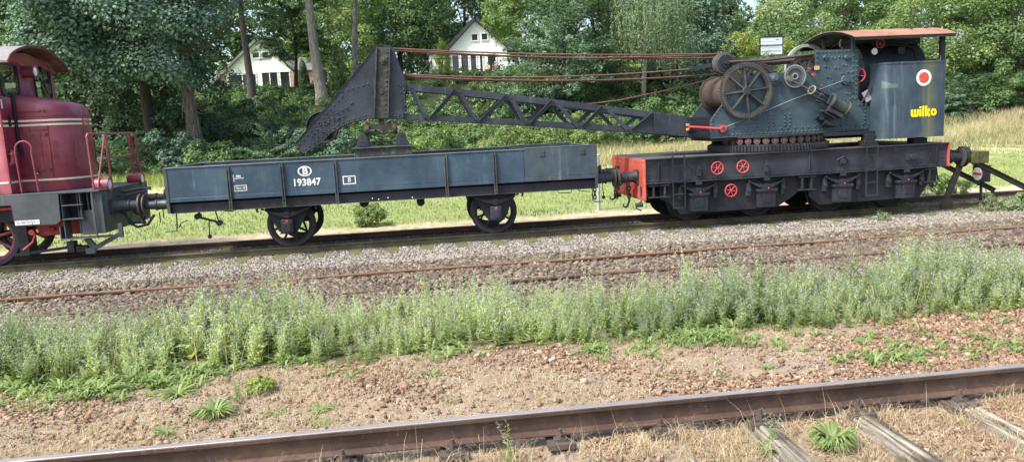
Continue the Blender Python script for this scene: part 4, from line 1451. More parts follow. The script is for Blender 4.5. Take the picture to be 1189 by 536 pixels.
for hx, hz in ((6.575, 1.235), (7.17, 1.235), (6.89, .715)):
    o = handwheel('hand_wheel', (hx, KY0 - .05, hz), .135, ck)
    s = MB(); s.cyl((hx, KY0 - .03, hz), (hx, KY0 + .08, hz), .02, n=8); s.build('spindle', M['black'], o)

# ---- turntable ring and rollers
RC = (8.45, 17.7)
b = MB()
b.gear((RC[0], RC[1], 0), (0, 0, 1), 1.375, .035, 1.15, 110, 1.53, 1.665)
b.build('slewing_ring', M['black'], ck)
b = MB()
b.cyl((RC[0], RC[1], 1.506), (RC[0], RC[1], 1.53), 1.36, n=64)
b.lathe([(1.12, 1.665), (1.36, 1.665), (1.36, 1.69), (1.12, 1.69)], (RC[0], RC[1], 0), (0, 0, 1), 64)
b.lathe([(1.10, 1.845), (1.35, 1.845), (1.35, 1.875), (1.10, 1.875)], (RC[0], RC[1], 0), (0, 0, 1), 64)
b.cyl((RC[0], RC[1], 1.5), (RC[0], RC[1], 1.88), .45, n=32)
b.build('roller_path', M['underframe'], ck)
CAPRED = metal('cap_dull_red', (.22, .03, .035), .6, fade=(.40, .10, .10), rust=.3, grime=.7)
for k in range(17):
    a = math.radians(200 + k * 140 / 16)
    d = Vector((math.cos(a), math.sin(a), 0))
    c = Vector((RC[0], RC[1], 1.768)) + d * 1.24
    b = MB(); b.cyl(c - d * .07, c + d * .07, .075, .078, n=18)
    r_ = b.build('roller', M['old_steel'], ck)
    b = MB(); b.cyl(c + d * .07, c + d * .085, .030, n=12); b.build('roller_cap', CAPRED, r_)

# ---- superstructure side plates
PLY = 17.0
near_poly = [(6.73, 1.88), (6.73, 2.29), (7.50, 3.22), (7.62, 3.27), (9.305, 3.29), (9.305, 3.775), (10.395, 3.775), (10.375, 2.62), (10.54, 2.445), (11.3, 2.445), (11.3, 1.88)]
for y, s in ((17.0, -1), (18.4, 1)):
    b = MB()
    b.prism(near_poly, y - .009, y + .009)
    yy = y + s * .009
    N = (0, s, 0)
    def L(p, q, st=.10, r=.021): b.rivet_line((p[0], yy, p[1]), (q[0], yy, q[1]), st, N, r)
    L((6.78, 1.93), (11.0, 1.93)); L((6.78, 2.02), (11.0, 2.02), .17)
    L((6.78, 2.0), (6.78, 2.27)); L((6.80, 2.32), (7.46, 3.12), .09)
    L((9.35, 3.30), (9.35, 3.74)); L((9.38, 3.73), (10.34, 3.73)); L((10.34, 3.68), (10.32, 2.65)); L((10.25, 3.62), (10.24, 2.65), .12)
    L((9.35, 2.62), (10.3, 2.62), .12); L((9.42, 2.9), (10.2, 2.9), .26)
    L((9.95, 2.02), (9.95, 2.58)); L((10.12, 2.02), (10.12, 2.58), .11); L((10.40, 2.48), (11.0, 2.48)); L((10.55, 2.05), (10.55, 2.4), .1)
    for gx, gz in ((8.22, 2.13), (8.22, 2.30), (8.62, 2.13), (8.62, 2.30), (7.4, 2.13), (7.8, 2.13), (7.8, 2.3)):
        for dx in (-.06, .06):
            for dz in (-.04, .04): b.rivet((gx + dx, yy, gz + dz), N, .022)
    q = random.Random(8)
    for gx, gz in ((9.55, 3.58), (9.72, 3.6), (9.9, 3.6), (10.08, 3.58), (9.55, 3.4), (9.8, 3.36), (10.0, 3.42), (9.6, 3.15), (9.75, 3.05), (9.95, 3.22), (9.5, 2.78), (9.75, 2.75), (10.12, 3.25), (10.14, 2.95), (10.1, 2.75)):
        b.rivet((gx, yy, gz), N, .023); b.rivet((gx + .08, yy, gz - .01), N, .020)
    b.build('side_plate', M['crane_blue'], ck, bevel=.003)
b = MB()
b.box(9.94, 9.952, 16.985, 16.991, 2.0, 2.6)
b.box(9.33, 9.94, 16.984, 16.991, 2.575, 2.59)
b.build('joint_strip', M['crane_blue'], ck)
# edge angle and black sill under the plates
b = MB()
for y, s in ((16.99, -1), (18.41, 1)):
    a, c = sorted((y + s * .002, y + s * .09)); b.box(6.74, 10.0, a, c, 1.872, 1.892)
b.build('bottom_flange', M['boom_mossy'], ck, bevel=.003)
b = MB()
b.box(6.80, 11.2, 16.97, 18.43, 1.80, 1.868)
b.box(9.3, 10.95, 16.72, 16.95, 1.78, 1.86)
b.box(7.2, 11.9, 17.3, 17.45, 1.70, 1.80); b.box(7.2, 11.9, 17.95, 18.1, 1.70, 1.80)
b.build('bed_frame', M['underframe'], ck, bevel=.006)
b = MB()
for px in (10.5, 11.75):
    b.box(px - .17, px + .17, 16.62, 16.9, 1.507, 1.64); b.box(px - .12, px + .12, 16.65, 16.86, 1.64, 1.79)
b.build('outrigger_block', M['underframe'], ck, bevel=.01)
# ---- hoist drum with rope coils
b = MB()
dc = (7.42, 2.93)
prof = [(.30, 17.05)]
yy = 17.12
b.lathe([(.001, 17.03), (.42, 17.03), (.42, 17.07), (.34, 17.08), (.34, 18.30), (.42, 18.31), (.42, 18.35), (.001, 18.35)], (dc[0], 0, dc[1]), (0, 1, 0), 32, closed=False)
dr = b.build('hoist_drum', M['old_steel'], ck)
b = MB()
pts = []
turns = 34
for i in range(turns * 20 + 1):
    t = i / 20
    an = t * 2 * math.pi
    pts.append((dc[0] + math.cos(an) * .362, 17.10 + t / turns * 1.18, dc[1] + math.sin(an) * .362))
b.tube(pts, .020, 6)
b.build('rope_coil', metal('coil_brown', (.055, .038, .030), .75, fade=(.12, .085, .07), rust=.15, streak=0), dr)
# ---- large spoked gear wheels
def gear_wheel(c, R, parent, nsp, mat, name='gear_wheel', ph=0.0, w=.08, nt=88, hubr=.10, spoke=.055):
    b = MB()
    b.gear(c, (0, 1, 0), R - .035, .045, R - .095, nt, -w / 2, w / 2)
    b.lathe([(R - .13, -.015), (R - .095, -.015), (R - .095, .015), (R - .13, .015)], c, (0, 1, 0), 48)
    b.cyl((c[0], c[1] - w * .9, c[2]), (c[0], c[1] + w * .9, c[2]), hubr, n=20)
    b.cyl((c[0], c[1] - w * 1.15, c[2]), (c[0], c[1] - w * .8, c[2]), hubr * .55, n=14)
    for k in range(nsp):
        t = 2 * math.pi * k / nsp + ph
        d = Vector((math.cos(t), 0, math.sin(t)))
        cc = Vector(c)
        b.bar(cc + d * hubr * .8, cc + d * (R - .11), .02, spoke * 1.5, up=(-d.z, 0, d.x)) if False else None
        p0, p1 = cc + d * hubr * .8, cc + d * (R - .11)
        side = Vector((-d.z, 0, d.x))
        b.bar(p0 + Vector((0, -.026, 0)), p1 + Vector((0, -.026, 0)), .05, spoke * .45, up=side)
    g = b.build(name, mat, parent)
    b = MB()
    for k in range(nsp):
        t = 2 * math.pi * k / nsp + ph
        d = Vector((math.cos(t), 0, math.sin(t)))
        b.bar(Vector(c) + d * hubr * .8, Vector(c) + d * (R - .11), .018, spoke * 1.5, up=Vector((-d.z, 0, d.x)))
    b.cyl((c[0], c[1] - w * 1.2, c[2]), (c[0], c[1] - w * .82, c[2]), hubr * .8, n=18)
    b.build('spokes', M['black'], g)
    return g
gear_wheel((7.56, 16.885, 2.92), .635, ck, 8, M['gear'], ph=math.radians(6), nt=70)
b = MB(); b.cyl((7.56, 16.86, 2.92), (7.56, 18.6, 2.92), .05, n=14); b.build('shaft', M['old_steel'], ck)
gear_wheel((8.05, 17.22, 3.14), .40, ck, 6, M['old_steel'], name='pinion_wheel', ph=.3, nt=60)
gear_wheel((9.15, 17.18, 3.30), .40, ck, 6, M['old_steel'], name='pinion_wheel', ph=.1, nt=60)
b = MB(); b.cyl((8.05, 16.95, 3.14), (8.05, 18.5, 3.14), .04, n=12); b.cyl((9.15, 16.95, 3.30), (9.15, 18.5, 3.30), .04, n=12); b.cyl((8.73, 16.95, 3.20), (8.73, 18.5, 3.20), .045, n=12)
b.build('shaft', M['old_steel'], ck)
# derricking drum inside
b = MB(); b.cyl((8.4, 17.1, 2.7), (8.4, 18.3, 2.7), .3, n=24); b.build('derrick_drum', M['underframe'], ck)
# far side flywheel with pale rim
b = MB()
b.lathe([(.50, -.05), (.57, -.05), (.57, .05), (.50, .05)], (9.95, 18.62, 3.50), (0, 1, 0), 48)
for k in range(6):
    t = k * math.pi / 3
    b.bar((9.95, 18.62, 3.50), (9.95 + math.cos(t) * .52, 18.62, 3.50 + math.sin(t) * .52), .03, .05)
b.build('flywheel', metal('flywheel_pale', (.24, .28, .24), .45, fade=(.42, .46, .42), rust=.05), ck)
# ---- tackle at the top: big rope block with links running back to the tall plate
o = MB()
o.lathe([(.05, -.10), (.22, -.10), (.245, -.09), (.245, .10), (.22, .11), (.05, .11)], (7.22, 17.35, 3.585), (0, 1, 0), 32)
for k in range(5):
    yv = -.07 + k * .035
    o.ring_tube((7.22, 17.35 + yv, 3.585), (0, 1, 0), .246, .011, 32, 6)
blk = o.build('rope_block', M['old_steel'], ck)
b = MB()
b.lathe([(.001, -.115), (.19, -.115), (.205, -.104), (.001, -.104)], (7.22, 17.35, 3.585), (0, 1, 0), 30, closed=False)
b.build('block_cheek', M['black'], blk)
b = MB()
b.cyl((7.22, 17.10, 3.585), (7.22, 17.5, 3.585), .045, n=12)
b.cyl((7.22, 17.20, 3.585), (7.22, 17.245, 3.585), .10, n=16)
b.bar((6.50, 17.42, 3.50), (6.92, 17.42, 3.575), .07, .10); b.cyl((6.48, 17.42, 3.44), (6.48, 17.42, 3.55), .035, n=8)
b.bar((6.42, 17.42, 3.49), (6.55, 17.42, 3.51), .05, .07)
b.build('block_yoke', M['black'], blk)
b = MB()
b.tube([(7.22, 17.16, 3.60), (8.2, 17.12, 3.615), (9.32, 17.12, 3.70)], .035, 8)
b.tube([(7.5, 17.30, 3.58), (8.3, 17.30, 3.57), (9.32, 17.30, 3.60)], .045, 8)
b.tube([(7.5, 17.95, 3.58), (8.4, 17.95, 3.57), (9.5, 17.95, 3.60)], .04, 8)
b.tube([(8.6, 17.12, 3.45), (8.45, 17.12, 3.30), (8.35, 17.12, 3.27)], .018, 6)
b.build('tie_link', M['old_steel'], ck)
# ---- motion: dial wheel, bearing, cylinder
b = MB()
b.lathe([(.055, -.02), (.075, -.02), (.075, .02), (.055, .02)], (8.73, 16.86, 3.20), (0, 1, 0), 24)
b.lathe([(.17, -.02), (.255, -.02), (.255, .03), (.17, .03)], (8.73, 16.86, 3.20), (0, 1, 0), 40)
b.lathe([(.05, .0), (.18, .0), (.18, .02), (.05, .02)], (8.73, 16.86, 3.20), (0, 1, 0), 40)
dw = b.build('disc_wheel', metal('disc_wheel_dark', (.05, .06, .06), .4, fade=(.12, .14, .14)), ck)
b = MB()
b.lathe([(.235, -.026), (.262, -.026), (.262, -.018), (.235, -.018)], (8.73, 16.86, 3.20), (0, 1, 0), 44)
b.lathe([(.050, -.026), (.078, -.026), (.078, -.018), (.050, -.018)], (8.73, 16.86, 3.20), (0, 1, 0), 30)
for k in range(26):
    t = 2 * math.pi * k / 26
    b.box(8.73 + math.cos(t) * .205 - .007, 8.73 + math.cos(t) * .205 + .007, 16.834, 16.842, 3.20 + math.sin(t) * .205 - .012, 3.20 + math.sin(t) * .205 + .012)
b.build('polished_rim', metal('polished_rim', (.33, .34, .33), .3, fade=(.5, .5, .48), metallic=.5, rust=.03), dw)
b = MB()
b.lathe([(.001, -.07), (.06, -.07), (.08, -.05), (.135, -.03), (.135, .1), (.001, .1)], (8.26, 16.92, 3.16), (0, 1, 0), 20, closed=False)
b.cyl((8.26, 16.80, 3.16), (8.26, 16.9, 3.16), .045, n=6)
b.build('shaft_bearing', M['crane_blue'], ck)
A = Vector((8.55, 16.78, 3.14)); B = Vector((10.02, 16.78, 2.37))
d = (B - A).normalized(); up = Vector((-d.z, 0, d.x))
if up.z < 0: up = -up
b = MB()
b.tube([A, A + d * .30, A + d * .62], .018, 8)
b.cyl(A + Vector((0, -.05, 0)), A + Vector((0, .07, 0)), .05, n=12)
b.cyl(A + Vector((.02, -.03, -.0)) , A + Vector((.02, .03, 0)), .075, n=14)
b.build('connecting_rod', metal('rod_steel', (.16, .15, .12), .35, fade=(.3, .3, .26), metallic=.5, rust=.1), ck)
b = MB()
b.ring_tube(A + d * .62 + up * .02, up.cross(d) * .35 + d * .9, .095, .016, 22, 6)
b.build('eccentric_ring', metal('ring_brass', (.16, .16, .10), .45, fade=(.3, .3, .2), rust=.1), ck)
b = MB()
for s in (-1, 1):
    b.bar(A + d * .66 + up * (.085 * s), A + d * 1.12 + up * (.085 * s), .10, .035, up=up)
b.bar(A + d * .66 - up * .10, A + d * .66 + up * .10, .10, .05, up=d)
b.bar(A + d * 1.10 - up * .12, A + d * 1.10 + up * .12, .16, .07, up=d)
b.cyl(A + d * .66, A + d * 1.15, .022, n=10)
b.cyl(A + d * .82 + Vector((0, -.06, 0)), A + d * .90 + Vector((0, -.06, 0)), .05, n=10)
b.build('crosshead_guide', M['black'], ck, bevel=.005)
b = MB()
b.lathe([(.001, 1.14), (.15, 1.14), (.185, 1.16), (.185, 1.20), (.165, 1.21), (.165, 1.56), (.185, 1.57), (.185, 1.60), (.13, 1.63), (.001, 1.64)], A, d, 30, closed=False)
cy = b.build('steam_cylinder', metal('cylinder_dark', (.028, .040, .046), .32, fade=(.085, .10, .06), fade_amt=.8, rust=.04, moss=.22, streak=.3), ck)
b = MB()
b.bar(A + d * 1.15 - up * .22, A + d * 1.55 - up * .22, .24, .09, up=up)
b.bar(A + d * 1.05 - up * .30, A + d * 1.45 - up * .32, .12, .05, up=up)
b.cyl(A + d * 1.62 - up * .05, A + d * 1.70 - up * .06, .03, n=8)
b.cyl(A + d * 1.60 - up * .16, A + d * 1.74 - up * .17, .02, n=8)
b.build('valve_chest', M['black'], cy, bevel=.006)
b = MB()
b.cyl((9.30, 16.88, 2.27), (9.72, 16.88, 2.02), .05, n=12)
b.cyl((9.25, 16.9, 2.20), (9.42, 16.9, 2.20), .03, n=8)
b.cyl((9.45, 16.86, 2.12), (9.60, 16.86, 2.05), .08, n=14)
b.cyl((9.38, 16.98, 2.22), (9.38, 16.82, 2.22), .06, n=10)
b.cyl((9.66, 16.98, 2.06), (9.66, 16.82, 2.06), .05, n=10)
b.build('drain_valve', M['black'], ck)
b = MB()
b.tube([(7.84, 16.93, 2.37), (8.8, 16.93, 2.70), (10.02, 16.94, 3.07)], .012, 6)
b.tube([(7.10, 16.95, 2.12), (7.84, 16.93, 2.37)], .010, 6)
b.build('thin_rod', metal('thin_rod', (.16, .18, .18), .4, fade=(.3, .32, .32), rust=.05), ck)
b = MB()
b.cyl((10.05, 16.99, 3.06), (10.05, 16.93, 3.06), .12, .10, n=16); b.cyl((10.05, 16.93, 3.06), (10.05, 16.89, 3.06), .05, n=12)
for kx, kz in ((9.55, 3.6), (10.08, 3.58)):
    b.cyl((kx, 16.99, kz), (kx, 16.94, kz), .07, .05, n=12); b.cyl((kx - .06, 16.95, kz), (kx + .06, 16.95, kz), .02, n=8)
b.build('bearing_boss', M['crane_blue'], ck)
b = MB()
for rx, ry, rz, rr in ((9.10, 16.90, 3.36, .034), (9.18, 16.88, 3.22, .036), (9.42, 16.93, 2.97, .022)):
    b.cyl((rx, ry, rz), (rx, ry - .04, rz), rr, n=12)
b.box(8.04, 8.10, 17.02, 17.06, 3.26, 3.30)
b.build('red_oil_cap', metal('oil_cap_red', (.30, .035, .03), .5, rust=.1), ck)
b = MB(); b.box(9.28, 9.39, 16.96, 16.985, 3.33, 3.42); b.build('name_plate', M['brass'], ck)
# ---- boiler, firebox and cab fittings
b = MB()
b.lathe([(.001, 10.50), (.66, 10.50), (.74, 10.55), (.74, 12.12), (.66, 12.20), (.001, 12.20)], (0, 17.75, 3.22), (1, 0, 0), 40, closed=False)
for xx in (10.75, 11.35, 11.9): b.lathe([(.74, xx - .03), (.755, xx - .03), (.755, xx + .03), (.74, xx + .03)], (0, 17.75, 3.22), (1, 0, 0), 40)
b.box(11.0, 12.15, 17.3, 18.2, 3.85, 4.1)
b.box(10.55, 12.0, 17.15, 18.35, 1.87, 3.1)
blr = b.build('boiler', M['underframe'], ck)
b = MB()
b.tube([(10.50, 17.15, 2.5), (10.47, 17.12, 2.9), (10.60, 17.10, 3.25), (10.52, 17.1, 3.5), (10.62, 17.3, 3.75)], .022, 8)
b.tube([(10.62, 17.08, 2.35), (10.66, 17.05, 2.8), (10.78, 17.05, 3.1), (10.9, 17.08, 3.45)], .020, 8)
b.tube([(10.55, 17.1, 2.7), (10.75, 16.95, 2.62), (10.80, 16.95, 2.3)], .02, 8)
b.tube([(10.9, 17.2, 3.80), (11.3, 17.2, 3.86), (11.9, 17.2, 3.78)], .03, 8)
b.tube([(11.55, 17.2, 3.7), (11.55, 17.1, 3.5), (11.65, 17.05, 3.42)], .024, 8)
b.cyl((11.2, 17.4, 3.78), (11.2, 17.4, 3.95), .10, n=16); b.cyl((11.75, 17.35, 3.75), (11.75, 17.35, 3.9), .07, n=14)
b.box(11.45, 11.62, 17.1, 17.3, 3.62, 3.78)
b.bar((10.40, 16.95, 2.48), (10.72, 16.85, 3.0), .03, .03)
b.build('steam_pipe', M['black'], blr)
b = MB(); b.bar((10.50, 16.92, 2.78), (10.62, 16.92, 2.56), .02, .16, up=(1, 0, 0.5)); b.build('metal_guard', metal('bare_sheet', (.22, .23, .23), .4, fade=(.4, .42, .42)), blr)
b = MB(); b.lathe([(.001, 0), (.085, 0), (.085, .05), (.001, .05)], (10.72, 16.90, 3.69), (0, 1, 0), 24, closed=False); g_ = b.build('gauge_body', M['black'], blr)
b = MB(); b.lathe([(.001, -.006), (.075, -.006), (.075, 0.0), (.001, 0.0)], (10.72, 16.90, 3.69), (0, 1, 0), 24, closed=False); b.build('gauge_face', M['white'], g_)
handwheel('hand_wheel', (10.42, 17.10, 3.17), .17, ck, nsp=5, axis=(.5, .85, 0))
handwheel('hand_wheel', (10.90, 16.95, 3.87), .10, ck, nsp=5)
b = MB()
b.cyl((10.42, 17.1, 3.17), (10.52, 17.3, 3.17), .02, n=8); b.cyl((10.90, 16.95, 3.87), (10.9, 17.3, 3.87), .015, n=8)
b.tube([(10.35, 17.08, 2.45), (10.32, 17.1, 2.9), (10.30, 17.1, 2.95)], .015, 6)
b.build('spindle', M['black'], ck)
# ---- water tank with rounded corners, "wilko" and the disc
def rrect(x0, x1, y0, y1, r, n=7, corners=(1, 1, 1, 1)):
    pts = []
    cs = [(x0 + r, y0 + r, 180), (x1 - r, y0 + r, 270), (x1 - r, y1 - r, 0), (x0 + r, y1 - r, 90)]
    for (cx_, cy_, a0) in cs:
        for i in range(n + 1):
            a = math.radians(a0 + 90 * i / n)
            pts.append((cx_ + r * math.cos(a), cy_ + r * math.sin(a)))
    return pts
TY = 16.42
for y0, y1, s in ((TY, 17.12, -1), (18.28, 18.98, 1)):
    b = MB()
    b.prism_z(rrect(10.66, 12.28, y0, y1, .20, 8), 1.66, 3.385)
    b.prism_z(rrect(10.648, 12.292, y0 - .012, y1 + .012, .21, 8), 3.36, 3.40)
    yy = y0 if s < 0 else y1
    for z in (2.70, 1.80, 3.31):
        b.rivet_line((10.88, yy, z), (12.08, yy, z), .075, (0, s, 0), .008)
    tk = b.build('water_tank', M['tank_blue'], ck, bevel=0)
    # lifting eye
    e = MB(); e.ring_tube((12.08, y0 + .12, 3.46), (0, 1, 0), .055, .017, 18, 6); e.cyl((12.08, y0 + .12, 3.385), (12.08, y0 + .12, 3.42), .04, n=8)
    e.build('lifting_eye', M['old_steel'], tk)
    if s < 0:
        b = MB()
        b.lathe([(.001, -.003), (.185, -.003), (.185, -.001), (.001, -.001)], (11.64, TY, 3.02), (0, 1, 0), 40, closed=False)
        b.build('white_disc', M['white'], tk, smooth=0)
        b = MB()
        b.lathe([(.001, -.006), (.125, -.006), (.125, -.004), (.001, -.004)], (11.64, TY, 3.02), (0, 1, 0), 36, closed=False)
        b.build('red_disc', plain('red_disc', (.52, .07, .04), .6, .2), tk, smooth=0)
        # fat rounded yellow letters
        def strokes(lines, x, z, h, w, name):
            m = MB()
            yl = TY - .005
            k = 0
            for ln in lines:
                pts = [(x + a * h, z + c * h) for a, c in ln]
                for p, q in zip(pts[:-1], pts[1:]):
                    yl -= .0003
                    L_ = math.hypot(q[0] - p[0], q[1] - p[1]) or 1e-6
                    nx, nz = -(q[1] - p[1]) / L_ * w / 2, (q[0] - p[0]) / L_ * w / 2
                    m.add([(p[0] + nx, yl, p[1] + nz), (q[0] + nx, yl, q[1] + nz), (q[0] - nx, yl, q[1] - nz), (p[0] - nx, yl, p[1] - nz)], [(0, 1, 2, 3)])
                for p in pts[1:-1]:
                    yl -= .0003
                    m.add([(p[0] + math.cos(t * math.pi / 6) * w / 2, yl, p[1] + math.sin(t * math.pi / 6) * w / 2) for t in range(12)], [tuple(range(12))])
            return m.build(name, M['yellow'], tk, smooth=0)
        H = .172
        w_ = .055
        x_ = 11.345
        strokes([[(.10, 1.0), (.10, .30), (.20, .14), (.42, .14), (.52, .30), (.52, 1.0)], [(.52, .30), (.62, .14), (.84, .14), (.94, .30), (.94, 1.0)]], x_, 2.135, H, w_, 'letter')
        strokes([[(1.32, 0.0), (1.32, .98)], [(1.32, 1.10), (1.32, 1.36)]], x_, 2.135, H, w_, 'letter')
        strokes([[(1.74, 0.0), (1.74, 1.42)]], x_, 2.135, H, w_, 'letter')
        strokes([[(2.16, 0.0), (2.16, 1.42)], [(2.30, .5), (2.66, 1.0)], [(2.30, .5), (2.68, 0.0)]], x_, 2.135, H, w_, 'letter')
        strokes([[(3.22 + .30 * math.cos(t * math.pi / 8), .52 + .34 * math.sin(t * math.pi / 8)) for t in range(18)]], x_, 2.135, H, w_, 'letter')
# pale patch on the tank's rounded corner
b = MB()
pp_ = [(10.86 + .2035 * math.cos(math.radians(a_)), 16.62 + .2035 * math.sin(math.radians(a_))) for a_ in range(205, 271, 9)] + [(10.93, 16.4165), (11.0, 16.4165)]
for i_, (p_, q_) in enumerate(zip(pp_[:-1], pp_[1:])):
    t0_, t1_ = i_ / 9, (i_ + 1) / 9
    b.add([(p_[0], p_[1], 2.82), (q_[0], q_[1], 2.82), (q_[0], q_[1], 2.995 - .10 * t1_), (p_[0], p_[1], 2.995 - .10 * t0_)], [(0, 1, 2, 3)])
b.build('paint_patch', metal('pale_patch', (.085, .14, .145), .5, fade=(.13, .19, .18)), ck, smooth=0)
# ---- cab roof: arched sheet along the crane, posts, rafters
RX0, RX1, RY0, RY1 = 9.93, 12.42, 16.42, 19.0
def roof_z(y):
    t = (y - RY0) / (RY1 - RY0)
    return 3.99 + .25 * math.sin(math.pi * t) ** .85
n = 18
ro = MB()
up_, lo_ = [], []
for i in range(n + 1):
    y = RY0 + (RY1 - RY0) * i / n
    up_.append((y, roof_z(y) + .012)); lo_.append((y, roof_z(y)))
ro.prism_x(up_ + lo_[::-1], RX0, RX1)
for xx in (10.75, 11.6):
    ro.prism_x([(a, c + .010) for a, c in up_] + up_[::-1], xx - .02, xx + .02)
rf = ro.build('roof', M['rust_roof'], ck)
b = MB()
b.prism_x([(a, c - .003) for a, c in lo_] + [(a, c - .012) for a, c in lo_][::-1], RX0 + .004, RX1 - .004)  # thin near-black sheet added below, makes the underside of the roof dark
b.build('roof_underside', metal('roof_underside_dark', (.016, .016, .017), .8, fade=(.035, .033, .032), rust=0, streak=0), rf)
b = MB()
for yy_ in (RY0, RY1 - .04): b.box(RX0 + .02, RX1 - .02, yy_ + .005, yy_ + .04, 3.925, 3.985)
for xx in (9.98, 10.8, 11.6, 12.3):
    b.prism_x([(a, c - .002) for a, c in lo_] + [(a, c - .05) for a, c in lo_][::-1], xx - .02, xx + .02)
b.build('roof_rafter', M['underframe'], rf)
b = MB()
for px, py in ((10.27, 17.05), (10.27, 18.35)):
    b.box(px - .035, px + .035, py - .035, py + .035, 3.776, roof_z(py) - .01)
b.build('roof_post', M['crane_blue'], rf)
b = MB()
for px, py in ((12.22, 16.62), (12.22, 18.78)):
    b.box(px - .05, px + .05, py - .04, py + .04, 3.40, roof_z(py) - .01)
b.box(12.25, 12.29, 16.66, 18.74, 3.36, 3.46)
b.build('rear_post', M['underframe'], rf)
b = MB()
b.tube([(9.98, 17.0, 3.78), (9.92, 17.0, 3.84), (9.92, 17.02, 3.92), (10.0, 17.1, 4.0), (10.2, 17.15, 4.02)], .022, 8)
b.cyl((12.15, 17.1, 4.17), (12.15, 17.1, 4.24), .05, n=10); b.cyl((11.7, 17.0, 4.14), (11.7, 17.0, 4.21), .04, n=10)
b.build('exhaust_pipe', M['black'], rf)
# ================================================================== RED DIESEL ENGINE
lk = empty('diesel_locomotive', (-9.5, 17.7, 0), 'dark red diesel shunting engine with cream stripes and end railings', 'locomotive')
CX = -8.24            # cab front wall
YC = 17.7
# hood: rounded nose
def hood_outline(inset, xf, hw=.75, n=14, p=2.6, depth=.55, xback=CX - .02):
    h = hw - inset
    pts = [(xback, YC - h)]
    for i in range(n * 2 + 1):
        v = -1 + i / n
        vv = max(-1, min(1, math.sin(v * math.pi / 2)))
        x = (xf - inset) - depth * (1 - (1 - abs(vv) ** p) ** (1 / p))
        pts.append((x, YC + vv * h))
    pts.append((xback, YC + h))
    return pts
def hood_top(x): return 3.28 + (3.52 - 3.28) * max(0, min(1, (-7.2 - x) / 1.05)) ** .9
XF = -7.17
b = MB()
rings = []
for dz, ins, dx in ((None, 0, 0), (-.26, 0, 0), (-.17, .008, 0), (-.10, .028, 0), (-.05, .058, 0), (-.018, .10, 0), (-.002, .155, 0), (0.012, .30, 0)):
    o = hood_outline(ins, XF)
    if dz is None: rings.append([(x, y, 1.525) for x, y in o])
    else: rings.append([(x, y, hood_top(x) + dz + (.018 * (1 - ((y - YC) / .75) ** 2) if dz > -.02 else 0)) for x, y in o])
b.loft(rings, cap0=False)
hood = b.build('hood', M['loco_red'], lk, smooth=50)
# seam along the shoulder, panel doors, vents
def band(z0, z1, off, name, mat, x_from=CX, gap=None, parent=hood, skip=0):
    o = hood_outline(-off, XF - off * 0)
    o = [(x, y) for x, y in o]
    b = MB()
    for i in range(len(o) - 1):
        (xa, ya), (xb, yb) = o[i], o[i + 1]
        if gap and min(ya, yb) < gap[1] and max(ya, yb) > gap[0]: continue
        b.add([(xa, ya, z0), (xb, yb, z0), (xb, yb, z1), (xa, ya, z1)], [(0, 1, 2, 3)])
    return b.build(name, mat, parent, smooth=50)
band(2.965, 3.005, .004, 'stripe', M['cream'], gap=(YC - .11, YC + .11))
band(2.875, 2.915, .004, 'stripe', M['cream'], gap=(YC - .11, YC + .11))
band(1.735, 1.775, .004, 'stripe', M['cream'])
band(3.055, 3.067, .006, 'seam', metal('seam_red', (.13, .012, .02), .5, rust=.1))
b = MB(); b.box(XF - .006, XF + .006, YC - .10, YC + .10, 2.868, 3.012)
bd = b.build('badge', M['brass'], hood)
b = MB()
for k in range(5): b.box(XF + .006, XF + .008, YC - .075 + k * .034, YC - .055 + k * .034, 2.91, 2.97)
b.build('badge_lettering', M['bright_red'], bd)
HY = YC - .75
b = MB()
for xx in (-7.98, -7.62): b.box(xx - .004, xx + .004, HY - .008, HY + .002, 1.80, 2.86)
b.box(-7.98, -7.62, HY - .008, HY + .002, 2.78, 2.79)
for xx in (-7.93, -7.67):
    for zz in (1.95, 2.68): b.box(xx - .02, xx + .02, HY - .016, HY - .002, zz - .035, zz + .035)
b.build('door_seam', metal('seam_dark_red', (.10, .010, .018), .5, rust=.1), hood)
b = MB()
for k in range(9): b.box(-7.58, -7.50 + .0, HY - .010, HY - .002, 2.2 + k * .045, 2.22 + k * .045)
b.build('vent_slats', M['loco_red'], hood)
b = MB()
b.box(-8.05, -7.78, HY - .012, HY - .002, 2.16, 2.74); b.box(-7.70, -7.62, HY - .01, HY - .002, 2.15, 2.65)
for k in range(5): b.box(-8.03 + k * .052, -8.01 + k * .052, HY - .018, HY - .012, 2.2, 2.7)
b.box(-8.15, -7.72, HY - .035, HY - .002, 3.17, 3.20)
b.cyl((-7.66, HY - .01, 3.19), (-7.66, HY - .04, 3.19), .03, n=12)
b.build('service_door', M['loco_red'], hood, bevel=.003)
b = MB()
o = hood_outline(-.003, XF)
for (xx, yy_) in (o[9], o[20]):
    b.box(xx - .004, xx + .012, yy_ - .012, yy_ + .012, 2.0, 2.55)
b.tube([(-7.19, 17.25, 2.48), (-7.13, 17.25, 2.50), (-7.13, 17.25, 2.28), (-7.19, 17.25, 2.26)], .010, 6)
b.tube([(-7.21, 17.98, 2.5), (-7.15, 17.98, 2.5), (-7.15, 17.98, 2.1), (-7.21, 17.98, 2.1)], .010, 6)
b.build('door_handle', M['loco_rail_red'], hood)
